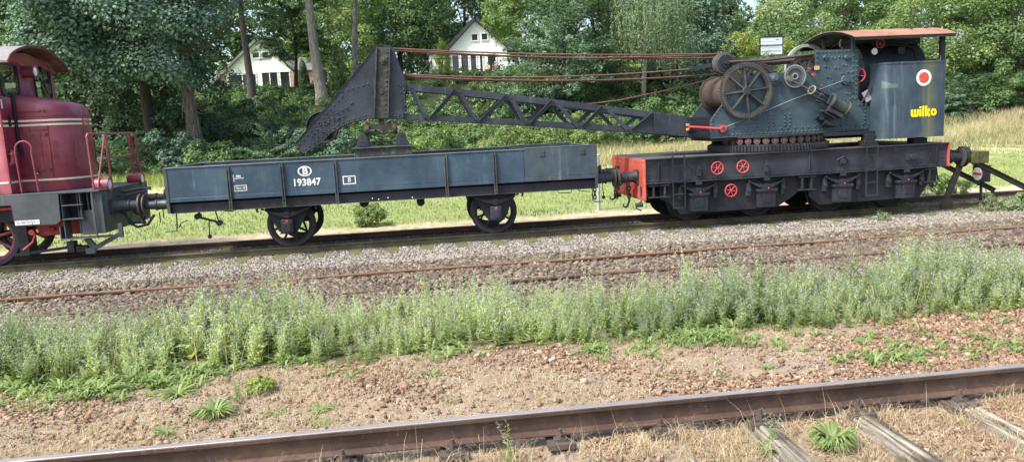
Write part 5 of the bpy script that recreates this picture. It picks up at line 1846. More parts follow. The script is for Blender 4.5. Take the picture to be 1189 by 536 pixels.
# cab
CY0, CY1 = 16.42, 18.98
b = MB()
wall = [(CY0 + .02, 1.525), (CY1 - .02, 1.525), (CY1 - .02, 3.45), (CY1 - .12, 4.20), (CY1 - .5, 4.36), (YC, 4.44), (CY0 + .5, 4.36), (CY0 + .12, 4.20), (CY0 + .02, 3.45)]
b.prism_x(wall, -10.7, CX)
cab = b.build('cab', M['loco_red'], lk, smooth=40)
def hollow(ob, boxes):
    """cuts real openings so that one looks through the cab"""
    cb = MB()
    for bx_ in boxes: cb.box(*bx_)
    cut = cb._build('cutter', M['rubber'], lk)
    md = ob.modifiers.new('cut', 'BOOLEAN'); md.operation = 'DIFFERENCE'; md.object = cut; md.solver = 'EXACT'; md.use_self = True
    bpy.context.view_layer.update()
    me = bpy.data.meshes.new_from_object(ob.evaluated_get(bpy.context.evaluated_depsgraph_get()))
    ob.modifiers.clear(); ob.data = me
    me.materials.clear(); me.materials.append(M['loco_red'])
    bpy.data.objects.remove(cut)
hollow(cab, [(-10.64, CX - .05, CY0 + .09, CY1 - .09, 1.60, 4.18),
             (CX - .2, CX + .1, 16.60, 17.28, 3.52, 4.13), (CX - .2, CX + .1, 18.02, 18.72, 3.52, 4.13),
             (-10.3, -9.5, CY1 - .3, CY1 + .1, 3.05, 3.95), (-9.35, -8.5, CY1 - .3, CY1 + .1, 3.05, 3.95),
             (-10.3, -9.5, CY0 - .1, CY0 + .3, 3.05, 3.95), (-9.35, -8.5, CY0 - .1, CY0 + .3, 3.05, 3.95),
             (-10.9, -10.5, 16.7, 17.4, 3.5, 4.1), (-10.9, -10.5, 18.0, 18.7, 3.5, 4.1)])
b = MB(); b.box(-9.6, -8.5, 17.2, 18.2, 1.62, 3.0); b.box(-9.2, -8.4, 17.3, 18.1, 3.0, 3.25)
b.build('driving_desk', M['loco_grey'], cab, bevel=.02)
def clear_glass():
    m, nt, out = new_mat('clear_glass')
    a = nt.nodes.new('ShaderNodeBsdfTransparent'); a.inputs[0].default_value = (.80, .86, .82, 1)
    g = nt.nodes.new('ShaderNodeBsdfGlossy'); g.inputs['Roughness'].default_value = .03
    mx = nt.nodes.new('ShaderNodeMixShader'); mx.inputs[0].default_value = .22
    nt.links.new(a.outputs[0], mx.inputs[1]); nt.links.new(g.outputs[0], mx.inputs[2]); nt.links.new(mx.outputs[0], out.inputs[0])
    return m
CLEAR = clear_glass()
for (xa, xb) in ((-10.3, -9.5), (-9.35, -8.5)):
    for yy_ in (CY0 + .05, CY1 - .05):
        w = MB(); frs = [(xa - .03, xb + .03, 3.93, 3.98), (xa - .03, xb + .03, 3.02, 3.07), (xa - .03, xa + .02, 3.07, 3.93), (xb - .02, xb + .03, 3.07, 3.93)]
        for (p_, q_, r_, t_) in frs: w.box(p_, q_, yy_ - .05, yy_ + .05, r_, t_)
        w = w.build('window', M['rubber'], cab)
        g = MB(); g.box(xa + .02, xb - .02, yy_ - .003, yy_ + .003, 3.07, 3.93); g.build('pane', CLEAR, w)
# windows of the front wall (rounded)
def window(y0, y1, z0, z1, xw, r=.09, s=1):
    def rr(i0, rad):
        pts = []
        for (cy_, cz_, a0) in ((y1 - rad - i0, z1 - rad - i0, 0), (y0 + rad + i0, z1 - rad - i0, 90), (y0 + rad + i0, z0 + rad + i0, 180), (y1 - rad - i0, z0 + rad + i0, 270)):
            for k in range(6):
                a = math.radians(a0 + 90 * k / 5)
                pts.append((cy_ + rad * math.cos(a), cz_ + rad * math.sin(a)))
        return pts
    b = MB()
    o_, i_ = rr(-.03, r + .02), rr(.005, r)
    n = len(o_)
    vs = [(xw, y, z) for y, z in o_] + [(xw + s * .022, y, z) for y, z in o_] + [(xw + s * .022, y, z) for y, z in i_] + [(xw, y, z) for y, z in i_]
    fs = []
    for i in range(n):
        j = (i + 1) % n
        fs += [(i, j, n + j, n + i), (n + i, n + j, 2 * n + j, 2 * n + i), (2 * n + i, 2 * n + j, 3 * n + j, 3 * n + i)]
    b.add(vs, fs)
    w = b.build('window', M['rubber'], cab, smooth=30)
    g = MB(); g.prism_x(i_, xw - .012, xw - .006)
    g.build('pane', CLEAR, w)
window(16.60, 17.28, 3.52, 4.13, CX)
window(18.02, 18.72, 3.52, 4.13, CX)
b = MB()
b.bar((CX + .03, 18.30, 4.10), (CX + .03, 18.42, 3.70), .015, .015); b.bar((CX + .035, 18.2, 3.95), (CX + .035, 18.5, 3.6), .02, .012)
b.bar((CX + .03, 17.0, 4.10), (CX + .03, 16.92, 3.85), .015, .015)
b.box(CX + .002, CX + .06, 18.25, 18.36, 4.10, 4.20)
b.build('wiper', M['rubber'], cab)
# cab roof, barrel shaped, overhanging at the front
def cz(y):
    t = (y - 16.38) / (19.02 - 16.38)
    return 4.17 + .40 * max(0.0, math.sin(math.pi * t)) ** .62
up_ = [(16.38 + 2.64 * i / 26, cz(16.38 + 2.64 * i / 26)) for i in range(27)]
b = MB()
b.prism_x(up_ + [(y, z - .035) for y, z in up_][::-1], -10.95, -7.955)
b.build('cab_roof', M['loco_roof'], lk, smooth=40)
b = MB()
b.prism_x([(y, z + .004) for y, z in up_] + [(y, z - .045) for y, z in up_][::-1], -7.953, -7.93)
b.prism_x([(y + (.0 if y > YC else .0), z - .037) for y, z in up_] + [(y, z - .05) for y, z in up_][::-1], -8.235, -7.955)
b.build('roof_lip', metal('roof_lip_maroon', (.10, .018, .024), .6, fade=(.2, .06, .07), rust=.1), cab, smooth=40)
# head lamp under the roof, low lamps
def lamp(c, r, L, lens_r, name='headlight', mat='loco_red', axis=(1, 0, 0)):
    c = Vector(c)
    b = MB()
    b.lathe([(.001, -L), (r * .8, -L), (r, -L * .85), (r, -.02), (r * 1.08, -.02), (r * 1.08, 0), (lens_r, 0), (lens_r, -.02), (.001, -.02)], c, axis, 26, closed=False)
    o = b.build(name, M[mat], lk)
    g = MB(); g.lathe([(.001, .008), (lens_r * .7, .004), (lens_r, -.012), (.001, -.015)], c, axis, 24, closed=False)
    g.build('lens', M['lens'], o)
    return o
lamp((-7.98, 17.55, 4.03), .125, .30, .095)
lamp((-6.44, 16.72, 1.60), .135, .32, .105)
lamp((-6.44, 18.62, 1.60), .135, .32, .105)
b = MB()
for yy_ in (16.72, 18.62):
    b.cyl((-6.6, yy_, 1.40), (-6.6, yy_, 1.48), .04, n=10)
    b.tube([(-6.62, yy_ - .12, 1.50), (-6.55, yy_ - .2, 1.36), (-6.5, yy_, 1.30), (-6.5, yy_ + .15, 1.36)], .014, 6)
    b.ring_tube((-6.6, yy_, 1.755), (0, 1, 0), .03, .008, 10, 5)
b.build('lamp_bracket', M['loco_rail_red'], lk)
# strap, slot, pipes at the hood corner
b = MB()
b.tube([(CX + .03, HY - .01, 3.56), (CX + .035, HY - .02, 3.3), (CX + .03, HY - .03, 2.8), (CX + .06, HY - .03, 2.3)], .030, 8)
b.build('hose', M['rubber'], lk)
b = MB()
b.lathe([(.001, 0), (.045, 0), (.045, .02), (.001, .02)], (CX, 16.72, 3.07), (1, 0, 0), 16, closed=False)
b.box(CX + .001, CX + .02, 16.68, 16.76, 2.92, 3.07)
b.lathe([(.001, 0), (.045, 0), (.045, .02), (.001, .02)], (CX, 16.72, 2.92), (1, 0, 0), 16, closed=False)
b.build('slot_cover', M['rubber'], cab)
b = MB()
for z0, z1 in ((2.965, 3.005), (2.875, 2.915), (1.735, 1.775)): b.box(CX + .001, CX + .005, CY0 + .05, HY - .01, z0, z1); b.box(-10.6, CX - .03, CY0 + .015, CY0 + .0185, z0, z1)
b.build('stripe', M['cream'], cab, smooth=0)
b = MB()
b.box(CX + .001, CX + .005, 16.50, 16.55, 3.24, 3.42); b.box(-7.98, -7.93, HY - .004, HY - .001, 1.93, 1.96); b.box(-7.98, -7.93, HY - .004, HY - .001, 1.88, 1.91)
b.build('white_mark', M['white'], cab, smooth=0)
b = MB()
b.tube([(-9.3, 16.5, 2.05), (-8.6, 16.5, 2.06), (-8.3, 16.52, 2.08), (-8.18, 16.55, 2.15), (-8.16, 16.56, 2.4)], .055, 10)
b.lathe([(.06, -.02), (.085, -.02), (.085, .02), (.06, .02)], (-8.165, 16.557, 2.33), (0, 0, 1), 16)
b.tube([(-8.75, 16.46, 1.78), (-8.5, 16.47, 1.86), (-8.3, 16.48, 1.86)], .03, 8)
b.tube([(-8.05, HY - .05, 1.95), (-7.8, HY - .05, 1.95)], .014, 6)
b.build('air_pipe', M['loco_red'], lk)
# hoop handrail beside the steps
b = MB()
pts = [(-8.07, 16.5, 1.54), (-8.10, 16.5, 2.35)]
for i in range(9):
    t = math.pi * (1 - i / 8)
    pts.append((-7.93 + math.cos(t) * .155, 16.5, 2.42 + math.sin(t) * .15))
pts += [(-7.79, 16.5, 2.35), (-7.75, 16.5, 1.54)]
b.tube(pts, .020, 8)
b.build('handrail', M['loco_rail_red'], lk)
# end railing
b = MB()
RXX = -6.64
b.tube([(RXX, 16.40, 1.50), (RXX - .02, 16.40, 2.60), (RXX - .01, 16.44, 2.655), (RXX, 16.6, 2.66), (RXX, 18.9, 2.66), (RXX, 19.0, 2.65), (RXX, 19.04, 2.60), (RXX, 19.1, 1.52)], .021, 8)
b.tube([(RXX, 17.28, 2.66), (RXX + .01, 17.30, 1.52)], .024, 8)
b.tube([(RXX, 18.60, 2.66), (RXX + .01, 18.62, 1.52)], .024, 8)
b.tube([(RXX, 18.66, 2.66), (RXX + .02, 19.02, 1.62)], .018, 8)
b.tube([(RXX, 17.24, 2.62), (RXX + .03, 16.52, 1.55)], .019, 8)
b.tube([(RXX, 17.29, 2.16), (RXX, 18.61, 2.16)], .018, 8)
b.build('end_railing', M['loco_rail_red'], lk)
# deck and frames
b = MB()
b.prism_z([(-12.6, 16.30), (-6.52, 16.30), (-6.47, 16.5), (-6.47, 18.9), (-6.52, 19.10), (-12.6, 19.10)], 1.482, 1.515)
b.build('deck', M['loco_grey'], lk, bevel=.004)
b = MB()
# skirt with arched cut-out over the wheel
b.prism([(-8.22, 1.30), (-8.20, .875), (-7.42, .865), (-7.32, .93), (-7.30, 1.478), (-12.5, 1.478), (-12.5, 1.30)], 16.30, 16.325)
b.build('side_skirt', M['loco_grey'], lk, bevel=.006)
np_ = MB(); np_.box(-8.185, -7.72, 16.292, 16.299, .895, .985); pl = np_.build('number_plate', M['white'], lk)
text_part('number', '25 00220   4 1', -7.95, .94, .078, M['rubber'], pl, y=16.291, extrude=.0005, sx=.92)
b = MB(); b.box(-7.865, -7.855, 16.288, 16.2915, .90, .98); b.build('plate_divider', M['rubber'], pl)
b = MB()
b.box(-6.72, -6.50, 16.36, 19.04, .62, 1.48)
b.prism([(-6.98, 1.10), (-6.50, 1.12), (-6.50, .70), (-6.70, .60), (-6.98, .60)], 16.42, 16.45)
b.build('buffer_beam', M['loco_grey'], lk, bevel=.006)
b = MB()
for yv in (16.66, 18.74): b.box(-12.4, -6.72, yv - .02, yv + .02, .95, 1.46)
b.box(-8.2, -6.8, 16.9, 18.5, 1.05, 1.47)
b.build('main_frame', M['underframe'], lk)
b = MB()
b.box(-7.98, -6.95, 16.72, 18.6, .60, 1.42)
b.cyl((-7.0, 16.65, .85), (-7.0, 16.72, .85), .11, n=18)
b.rivet((-7.72, 16.70, .74), r=.05); b.rivet((-7.66, 16.70, .74), r=.05)
b.build('red_tank', metal('underframe_red', (.28, .022, .018), .5, fade=(.34, .06, .05), rust=.1, grime=.5, streak=.1), lk, bevel=.015)
b = MB()
for yv in (16.34,):
    b.box(-7.29, -7.27, yv, yv + .3, .55, 1.47); b.box(-6.93, -6.91, yv, yv + .26, .93, 1.47)
for (x0_, x1_, z_) in ((-7.27, -6.87, 1.235), (-7.29, -6.87, .955), (-7.38, -6.46, .545)):
    b.box(x0_, x1_, 16.31, 16.60, z_ - .012, z_ + .012)
b.box(-7.38, -7.36, 16.33, 16.56, .56, .80)
b.bar((-6.66, 16.32, .56), (-6.67, 16.32, 1.47), .03, .03, up=(0, 1, 0))
b.build('step', M['loco_grey'], lk, bevel=.003)
b = MB()
b.bar((-6.95, 16.5, .53), (-6.80, 16.5, .30), .06, .12); b.bar((-6.82, 16.5, .30), (-6.30, 16.5, .56), .04, .09)
b.box(-6.30, -6.22, 16.47, 16.53, .50, .80); b.box(-6.98, -6.80, 16.45, 16.55, .20, .32)
b.build('rail_guard', M['loco_grey'], lk, bevel=.004)
b = MB()
for x_ in (-6.82, -6.62, -7.02):
    b.box(x_ - .012, x_ + .012, 16.46, 16.62, .62, 1.47)
b.box(-6.91, -6.5, 16.48, 16.50, .95, 1.0)
b.build('frame_rib', M['loco_grey'], lk)
for y in (16.85, 18.55):
    buffer('buffer', (-6.50, y, 1.12), -5.887, .105, .235, lk, mat='black')
b = MB()
b.box(-6.5, -6.40, 17.6, 17.8, 1.0, 1.2); hook(b, -6.42, 17.7, 1.12, 1, .22, .04); chain(b, (-6.2, 17.7, 1.0), 4, .13, .018)
b.tube([(-6.48, 17.1, 1.0), (-6.35, 17.1, .92), (-6.28, 17.1, .72), (-6.15, 17.15, .62), (-5.95, 17.2, .66), (-5.8, 17.2, .86)], .030, 8)
b.tube([(-6.48, 17.3, 1.0), (-6.40, 17.3, .85), (-6.30, 17.3, .70), (-6.02, 17.3, .70)], .026, 8)
b.tube([(-6.5, 17.4, 1.38), (-6.1, 17.5, 1.44), (-5.9, 17.5, 1.40)], .02, 8)
b.bar((-6.5, 17.6, 1.36), (-6.05, 17.9, 1.42), .10, .04); b.bar((-6.5, 17.2, 1.30), (-6.0, 17.5, 1.36), .06, .03)
b.tube([(-5.98, 18.35, .99), (-5.98, 18.35, .66)], .012, 6); b.tube([(-5.62, 17.0, .93), (-5.62, 17.0, .70)], .012, 6)
b.build('coupling_hose', M['black'], lk)
# wheels with red centres
for wx in (-9.03, -11.4):
    ax = MB(); ax.cyl((wx, 16.55, .60), (wx, 18.85, .60), .08, n=14); axo = ax.build('axle', M['underframe'], lk)
    for wy, o_ in ((16.955, -1), (18.445, 1)):
        r = .60
        w = MB(); s_ = o_
        w.lathe([(r - .10, -s_ * .065), (r + .028, -s_ * .065), (r + .028, -s_ * .035), (r, -s_ * .02), (r - .006, s_ * .065), (r - .10, s_ * .065)], (wx, wy, .6), (0, 1, 0), 44)
        t = w.build('wheel', M['black'], axo)
        c_ = MB()
        c_.lathe([(r - .16, -.03), (r - .101, -.03), (r - .101, .03), (r - .16, .03)], (wx, wy, .6), (0, 1, 0), 40)
        c_.cyl((wx, wy - .12, .6), (wx, wy + .12, .6), .12, n=20)
        for k in range(8):
            an = 2 * math.pi * (k + .3) / 8
            c_.cyl((wx + math.cos(an) * .1, wy, .6 + math.sin(an) * .1), (wx + math.cos(an) * (r - .14), wy, .6 + math.sin(an) * (r - .14)), .04, .03, n=8)
        c_.prism([(wx + (r - .15) * math.cos(a_), .6 + (r - .15) * math.sin(a_)) for a_ in [math.radians(v) for v in range(200, 285, 12)]], wy - .03, wy + .03)
        c_.build('wheel_centre', M['bright_red'] if False else M['loco_red'], t)
b = MB()
b.bar((-9.6, 16.62, 1.2), (-8.3, 16.62, 1.22), .05, .06)
b.tube([(-8.25, 16.6, .35), (-8.05, 16.6, .50), (-7.98, 16.6, .66)], .02, 8)
b.bar((-8.10, 16.62, .85), (-7.90, 16.62, .85), .03, .03); b.cyl((-8.05, 16.6, .70), (-8.05, 16.7, .70), .06, n=12)
b.tube([(-8.30, 16.6, 1.25), (-8.26, 16.6, 1.28), (-8.26, 16.6, 1.18)], .022, 8)
b.build('brake_rod', M['bright_red'], lk)
b = MB()
b.box(-8.4, -8.2, 16.75, 17.1, .2, .9); b.bar((-8.6, 16.8, .22), (-7.2, 16.8, .34), .08, .06); b.box(-7.45, -7.3, 16.7, 16.9, .22, .45)
b.box(-7.25, -7.0, 16.66, 16.9, .22, .34)
b.build('brake_gear', M['underframe'], lk, bevel=.01)

# ================================================================== BUFFER STOP
STRUT = metal('strut_old', (.030, .028, .024), .7, fade=(.09, .085, .065), rust=.3, rust_col=(.07, .04, .025), streak=.2, moss=.3)
bs_ = empty('buffer_stop', (13.3, 17.7, -.16), 'railway buffer stop with mossy wooden beam and steel struts at the track end', 'buffer stop')
b = MB()
b.box(13.06, 13.36, 16.42, 18.98, .97, 1.25)
b.build('cross_beam', metal('mossy_timber', (.055, .052, .026), .85, fade=(.12, .12, .05), rust=0, streak=.3, moss=.6, spec=.2), bs_, bevel=.012)
for y in (16.93, 18.47):
    b = MB()
    b.bar((12.62, y, .02), (13.12, y, 1.2), .09, .10, up=(1, 0, 0)); b.bar((12.60, y - .05, .02), (13.10, y - .05, 1.2), .015, .16, up=(1, 0, 0))
    b.box(12.48, 12.78, y - .09, y - .068, -.13, .12)
    b.build('front_strut', STRUT, bs_, bevel=.004)
    b = MB()
    b.bar((13.15, y, 1.08), (15.2, y, .04), .09, .10, up=(0, 0, 1)); b.bar((13.15, y - .05, 1.13), (15.2, y - .05, .09), .12, .015)
    b.build('back_stay', STRUT, bs_, bevel=.004)
b = MB()
for y in (16.85, 18.55):
    b.lathe([(.001, 0), (.235, 0), (.235, .03), (.001, .03)], (13.0, y, 1.11), (1, 0, 0), 26, closed=False)
    b.cyl((13.03, y, 1.11), (13.06, y, 1.11), .12, n=16)
b.prism_x([(16.62, 1.25), (17.08, 1.25), (17.02, 1.36), (16.68, 1.36)], 13.02, 13.05)
b.build('buffer_pad', M['black'], bs_)

sg = empty('stop_signal', (14.15, 17.6, -.16), 'black box on a post with a white disc and red bar by the buffer stop', 'track sign')
b = MB(); b.box(14.04, 14.26, 17.45, 17.81, .40, .80); b.box(14.02, 14.28, 17.43, 17.83, .80, .815)
sb = b.build('sign_box', M['black'], sg, bevel=.006)
b = MB(); b.cyl((14.15, 17.63, -.2), (14.15, 17.63, .40), .035, n=12); b.build('post', M['black'], sg)
b = MB(); b.lathe([(.001, 0), (.165, 0), (.165, -.004), (.001, -.004)], (14.038, 17.63, .60), (1, 0, 0), 32, closed=False)
d1 = b.build('white_disc', M['white'], sb, smooth=0)
b = MB(); b.box(14.029, 14.032, 17.48, 17.78, .57, .635); b.build('red_bar', M['bright_red'], sb, smooth=0)
# ================================================================== FOLIAGE
LM = {
 'teal': leafy('leaf_teal', (.045, .095, .066), (.145, .235, .165), .25),
 'dark': leafy('leaf_dark', (.028, .060, .032), (.085, .150, .072), .32),
 'mid': leafy('leaf_mid', (.042, .090, .030), (.14, .23, .075), .38),
 'light': leafy('leaf_light', (.08, .14, .04), (.24, .33, .11), .45, warm=(.34, .36, .12)),
 'pale': leafy('leaf_pale', (.12, .18, .085), (.30, .37, .19), .42),
 'yellow': leafy('leaf_yellowgreen', (.13, .20, .03), (.36, .43, .09), .48, warm=(.45, .42, .14)),
 'blue': leafy('leaf_bluegreen', (.055, .11, .072), (.17, .27, .17), .33),
 'birch': leafy('leaf_birch', (.085, .14, .075), (.24, .32, .175), .42),
}
def bark(name, c0, c1):
    m, nt, out = new_mat(name)
    tc = nt.nodes.new('ShaderNodeTexCoord').outputs['Object']
    bs = nt.nodes.new('ShaderNodeBsdfPrincipled'); nt.links.new(bs.outputs[0], out.inputs[0])
    n = _noise(nt, _map(nt, tc, (5, 5, 1.2)), 2.0, 7, .7)
    nt.links.new(_mix(nt, _range(nt, n, .35, .65), c0, c1), bs.inputs['Base Color'])
    bs.inputs['Roughness'].default_value = .95
    bp = nt.nodes.new('ShaderNodeBump'); bp.inputs['Strength'].default_value = 1; bp.inputs['Distance'].default_value = .06
    nt.links.new(n, bp.inputs['Height']); nt.links.new(bp.outputs[0], bs.inputs['Normal'])
    return m
BK = {'brown': bark('bark_brown', (.04, .032, .026), (.13, .11, .09)), 'grey': bark('bark_grey', (.09, .085, .07), (.30, .28, .22)), 'dark': bark('bark_dark', (.02, .017, .014), (.06, .05, .042))}

def clumps(rs, c, rad, nc, per, cr, leaf, mode='round', bottom=-.75, shell=.5, tvar=.45, lump=.25, keep=None):
    """leaf quads in clumps spread through an ellipsoid; returns verts, faces, tint"""
    c = np.array(c, float); rad = np.array(rad, float)
    cc = []
    while len(cc) < nc:
        d = unit(rs.normal(size=(1, 3)))[0]
        if d[2] < bottom: continue
        w = 1 + lump * math.sin(3.1 * math.atan2(d[1], d[0]) + c[0]) * math.cos(4 * d[2] + c[0] * .7)
        r = (shell + (1 - shell) * rs.uniform() ** .5) * w
        p = d * r * rad
        if keep is not None and not keep(c + p): continue
        cc.append(p)
    cc = np.array(cc) + c
    per = int(per * 1.5); leaf = leaf * .80
    n = nc * per
    idx = np.repeat(np.arange(nc), per)
    crr = cr * rs.uniform(.6, 1.35, nc)[idx][:, None]
    outw = unit(cc - c + 1e-3)[idx]
    d = rs.normal(size=(n, 3))
    d[:, 2] += .35
    d = unit(unit(d) + .55 * outw)
    rr = rs.uniform(.35, 1.0, (n, 1)) ** .6
    if mode == 'round':
        P = cc[idx] + d * crr * rr * np.array([1, 1, .72])
        N = d * .8 + np.array([0, 0, .55]) + rs.normal(size=(n, 3)) * .33
        D = None; asp = .68
    elif mode == 'spray':          # flat feathery branches reaching outwards and drooping
        u = rs.uniform(-1, 1, (n, 1)); v = rs.normal(size=(n, 1)) * .28; h = rs.normal(size=(n, 1)) * .09
        ow = outw.copy(); ow[:, 2] = ow[:, 2] * .3 + .25; ow = unit(ow)
        sd = unit(np.cross(ow, np.array([0, 0, 1.0])) + 1e-6)
        P = cc[idx] + ow * crr * u * 1.25 + sd * crr * v * (1.2 - u) + np.array([0, 0, 1.0]) * (h * crr - .28 * crr * (u + .3) ** 2)
        N = np.array([0, 0, 1.0]) + rs.normal(size=(n, 3)) * .4 + ow * .3
        D = ow + sd * np.sign(v) * .8 + rs.normal(size=(n, 3)) * .3; asp = .42
    elif mode == 'weep':           # hanging strands
        per_s = 26
        st = idx * 1000 + (np.arange(n) // per_s)
        ust, inv = np.unique(st, return_inverse=True)
        so = rs.normal(size=(len(ust), 2)) * .45
        L = rs.uniform(1.0, 2.6, len(ust))
        t = rs.uniform(0, 1, n)
        P = cc[idx].copy()
        P[:, :2] += so[inv] * crr + rs.normal(size=(n, 2)) * .05 + outw[:, :2] * crr * .4
        P[:, 2] += crr[:, 0] * .5 - t * L[inv] * crr[:, 0]
        N = outw + rs.normal(size=(n, 3)) * .6
        D = np.array([0, 0, -1.0]) + rs.normal(size=(n, 3)) * .35; asp = .5
    else:                          # 'flame': upright
        P = cc[idx] + d * crr * rr * np.array([.6, .6, 1.4])
        N = d + rs.normal(size=(n, 3)) * .4; D = np.array([0, 0, 1.0]) + rs.normal(size=(n, 3)) * .3; asp = .45
    T = np.clip(rs.uniform(0, 1, nc)[idx] * tvar + .15 + rs.uniform(0, 1, n) * (.85 - tvar), 0, 1)
    T[rs.uniform(size=n) < .012] = 1.0
    S = leaf * rs.uniform(.65, 1.3, n)
    return leaf_quads(P, N, S, T, rs, asp, D)

def foliage(name, mat, parent, *sets, kind=None):
    Vs, Fs, Ts = [], [], []
    off = 0
    for V, F, T in sets:
        Vs.append(V); Fs.append(F + off); Ts.append(T); off += len(V)
    return np_mesh(name, np.concatenate(Vs), [np.concatenate(Fs)], mat, parent, tint=np.concatenate(Ts))

def trunk(parent, x, y, z0, top, r, bk, lean=(0, 0), limbs=5, seed=1, tip=.35, spread=2.5, start=.5):
    q = random.Random(seed)
    b = MB()
    n = 12
    pts, rad = [], []
    for i in range(n + 1):
        t = i / n
        pts.append((x + lean[0] * t + .12 * math.sin(t * 5 + seed) * (t > 0), y + lean[1] * t, z0 - .3 + (top - z0 + .3) * t))
        rad.append(r * (1.0 - (1 - tip) * t) * (1.35 - .35 * min(1, t * 9)))
    b.tube(pts, r, 12, radii=rad)
    for k in range(limbs):
        t = start + (1 - start) * (k + .5) / limbs
        i = int(t * n)
        p = Vector(pts[i])
        a = q.uniform(0, 6.28)
        L = spread * q.uniform(.6, 1.1) * (1.2 - .5 * t)
        d = Vector((math.cos(a), math.sin(a), q.uniform(.25, .8)))
        b.tube([p, p + d * L * .35 + Vector((0, 0, .05)), p + d * L * .7 + Vector((0, 0, .2 * L)), p + d * L + Vector((0, 0, .25 * L))], .1, 7, radii=[rad[i] * .5, rad[i] * .36, rad[i] * .24, rad[i] * .08])
    return b.build('trunk', BK[bk], parent, smooth=60)

def tree(label, x, y, tr, crown, mat, bk='brown', cat='tree', name='tree', group='trees behind the train', lean=(0, 0), mode='round', leaf=.24, nc=60, per=130, cr=1.1, seed=1, extra=(), trunk_top=None, limbs=6, **kw):
    """crown: (cx, cy, cz, rx, ry, rz)"""
    z0 = tzf(x, y)
    root = empty(name, (x, y, z0), label, cat, group)
    rs = np.random.RandomState(seed)
    top = trunk_top or crown[2] + crown[5] * .35
    trunk(root, x, y, z0, top, tr, bk, lean, limbs, seed, spread=crown[3] * .75, start=max(.25, min(.8, (crown[2] - crown[5] - z0) / max(1, top - z0))))
    sets = [clumps(rs, crown[:3], crown[3:], nc, per, cr, leaf, mode, **kw)]
    for e in extra:
        sets.append(clumps(rs, e[:3], e[3:6], e[6], per, cr, leaf, mode, **kw))
    foliage('crown', LM[mat], root, *sets)
    return root

def shrub(label, x, y, rad, mat, name='shrub', cat='shrub', nc=22, per=110, cr=.45, leaf=.13, seed=1, mode='round', group='shrubs behind the train', dz=0.0, stems=True, **kw):
    z0 = tzf(x, y)
    root = empty(name, (x, y, z0), label, cat, group)
    rs = np.random.RandomState(seed)
    kw.setdefault('bottom', -.9)
    foliage('foliage', LM[mat], root, clumps(rs, (x, y, z0 + rad[2] * .80 + dz), rad, nc, per, cr, leaf, mode, shell=.35, **kw))
    if stems:
        b = MB(); q = random.Random(seed)
        for k in range(6):
            a = q.uniform(0, 6.28); 
            b.tube([(x + .1 * math.cos(a), y + .1 * math.sin(a), z0 - .05), (x + rad[0] * .4 * math.cos(a), y + rad[1] * .4 * math.sin(a), z0 + rad[2] * .8), (x + rad[0] * .6 * math.cos(a), y + rad[1] * .6 * math.sin(a), z0 + rad[2] * 1.4)], .02, 6, radii=[.03 * rad[2], .02 * rad[2], .008])
        b.build('stem', BK['dark'], root)
    return root

# ---- trees one can tell apart
tree('big dark bluish tree with two thick trunks behind the red engine', -11.4, 42, .40, (-14.9, 43, 9.6, 4.7, 4.5, 4.8), 'teal', 'brown', seed=3, nc=150, per=170, cr=1.25, leaf=.24, lean=(-.6, 0),
     extra=[(-17.2, 42.2, 7.2, 2.4, 2.2, 2.6, 34), (-13.2, 41.6, 6.3, 2.4, 1.8, 1.9, 26)], bottom=-.55)
tree('tree with a thick dark trunk left of the ivy trunk behind the engine railing', -14.4, 44.5, .38, (-16.0, 47, 11.5, 4.6, 4, 4.0), 'dark', 'dark', seed=4, nc=60, cr=1.2, leaf=.27, lean=(-.9, .5))
tree('tree at the far left edge with sunlit yellow green patches', -25.0, 50, .35, (-25.0, 50, 9.3, 4.6, 4, 5.2), 'mid', 'dark', seed=5, nc=90, per=130, cr=1.2, leaf=.27)
tree('dark evergreen filling the shade behind the engine hood', -19.5, 50, .35, (-19.5, 50, 5.6, 4.6, 3.0, 4.6), 'dark', 'dark', seed=6, nc=90, per=130, cr=1.2, leaf=.26, bottom=-1)
tree('dark bush like tree between the engine and the wagon top', -14.8, 48, .25, (-14.6, 48, 4.4, 3.4, 2.4, 3.0), 'dark', 'dark', seed=7, nc=60, per=120, cr=1.0, leaf=.22, bottom=-1)
tree('slim straight brown trunk in front of the white house with brick annex', -11.9, 58, .30, (-12.6, 58, 15.6, 4.4, 4, 4.0), 'teal', 'brown', seed=8, nc=60, per=120, cr=1.2, leaf=.28)
tree('pale lichen covered trunk leaning left beside the jib head', -6.7, 57, .42, (-6.9, 57.5, 16.2, 4.8, 4, 4.4), 'mid', 'grey', seed=9, nc=60, per=120, cr=1.2, leaf=.28, lean=(-.5, 0))
tree('slim pale trunk right of the leaning lichen covered trunk', -4.6, 64, .28, (-4.0, 66, 16.2, 4.4, 4, 5.0), 'mid', 'grey', seed=10, nc=66, per=120, cr=1.2, leaf=.28, lean=(.5, 0))
tree('small dark layered tree in front of the brick annex', -9.1, 62, .17, (-9.2, 62, 10.4, 2.5, 2.2, 2.9), 'dark', 'dark', seed=11, nc=105, per=110, cr=.75, leaf=.21, mode='spray', extra=[(-9.0, 61.6, 9.2, 2.0, 2, .7, 10)])
tree('round dark green tree behind the jib head left of the white house', -1.5, 86, .35, (-1.0, 86, 13.5, 6.0, 4.5, 5.8), 'mid', 'dark', seed=12, nc=110, per=120, cr=1.4, leaf=.36)
tree('sunlit tree behind the leaning trunk and the jib head', -7.5, 82, .3, (-7.6, 82, 12.5, 5.0, 4, 5.5), 'light', 'grey', seed=13, nc=80, per=110, cr=1.3, leaf=.33)
tree('dark tree above the roof of the white gabled house', 6.5, 92, .35, (6.0, 92, 15.0, 7.0, 4.5, 6.5), 'dark', 'dark', seed=14, nc=100, per=120, cr=1.5, leaf=.38)
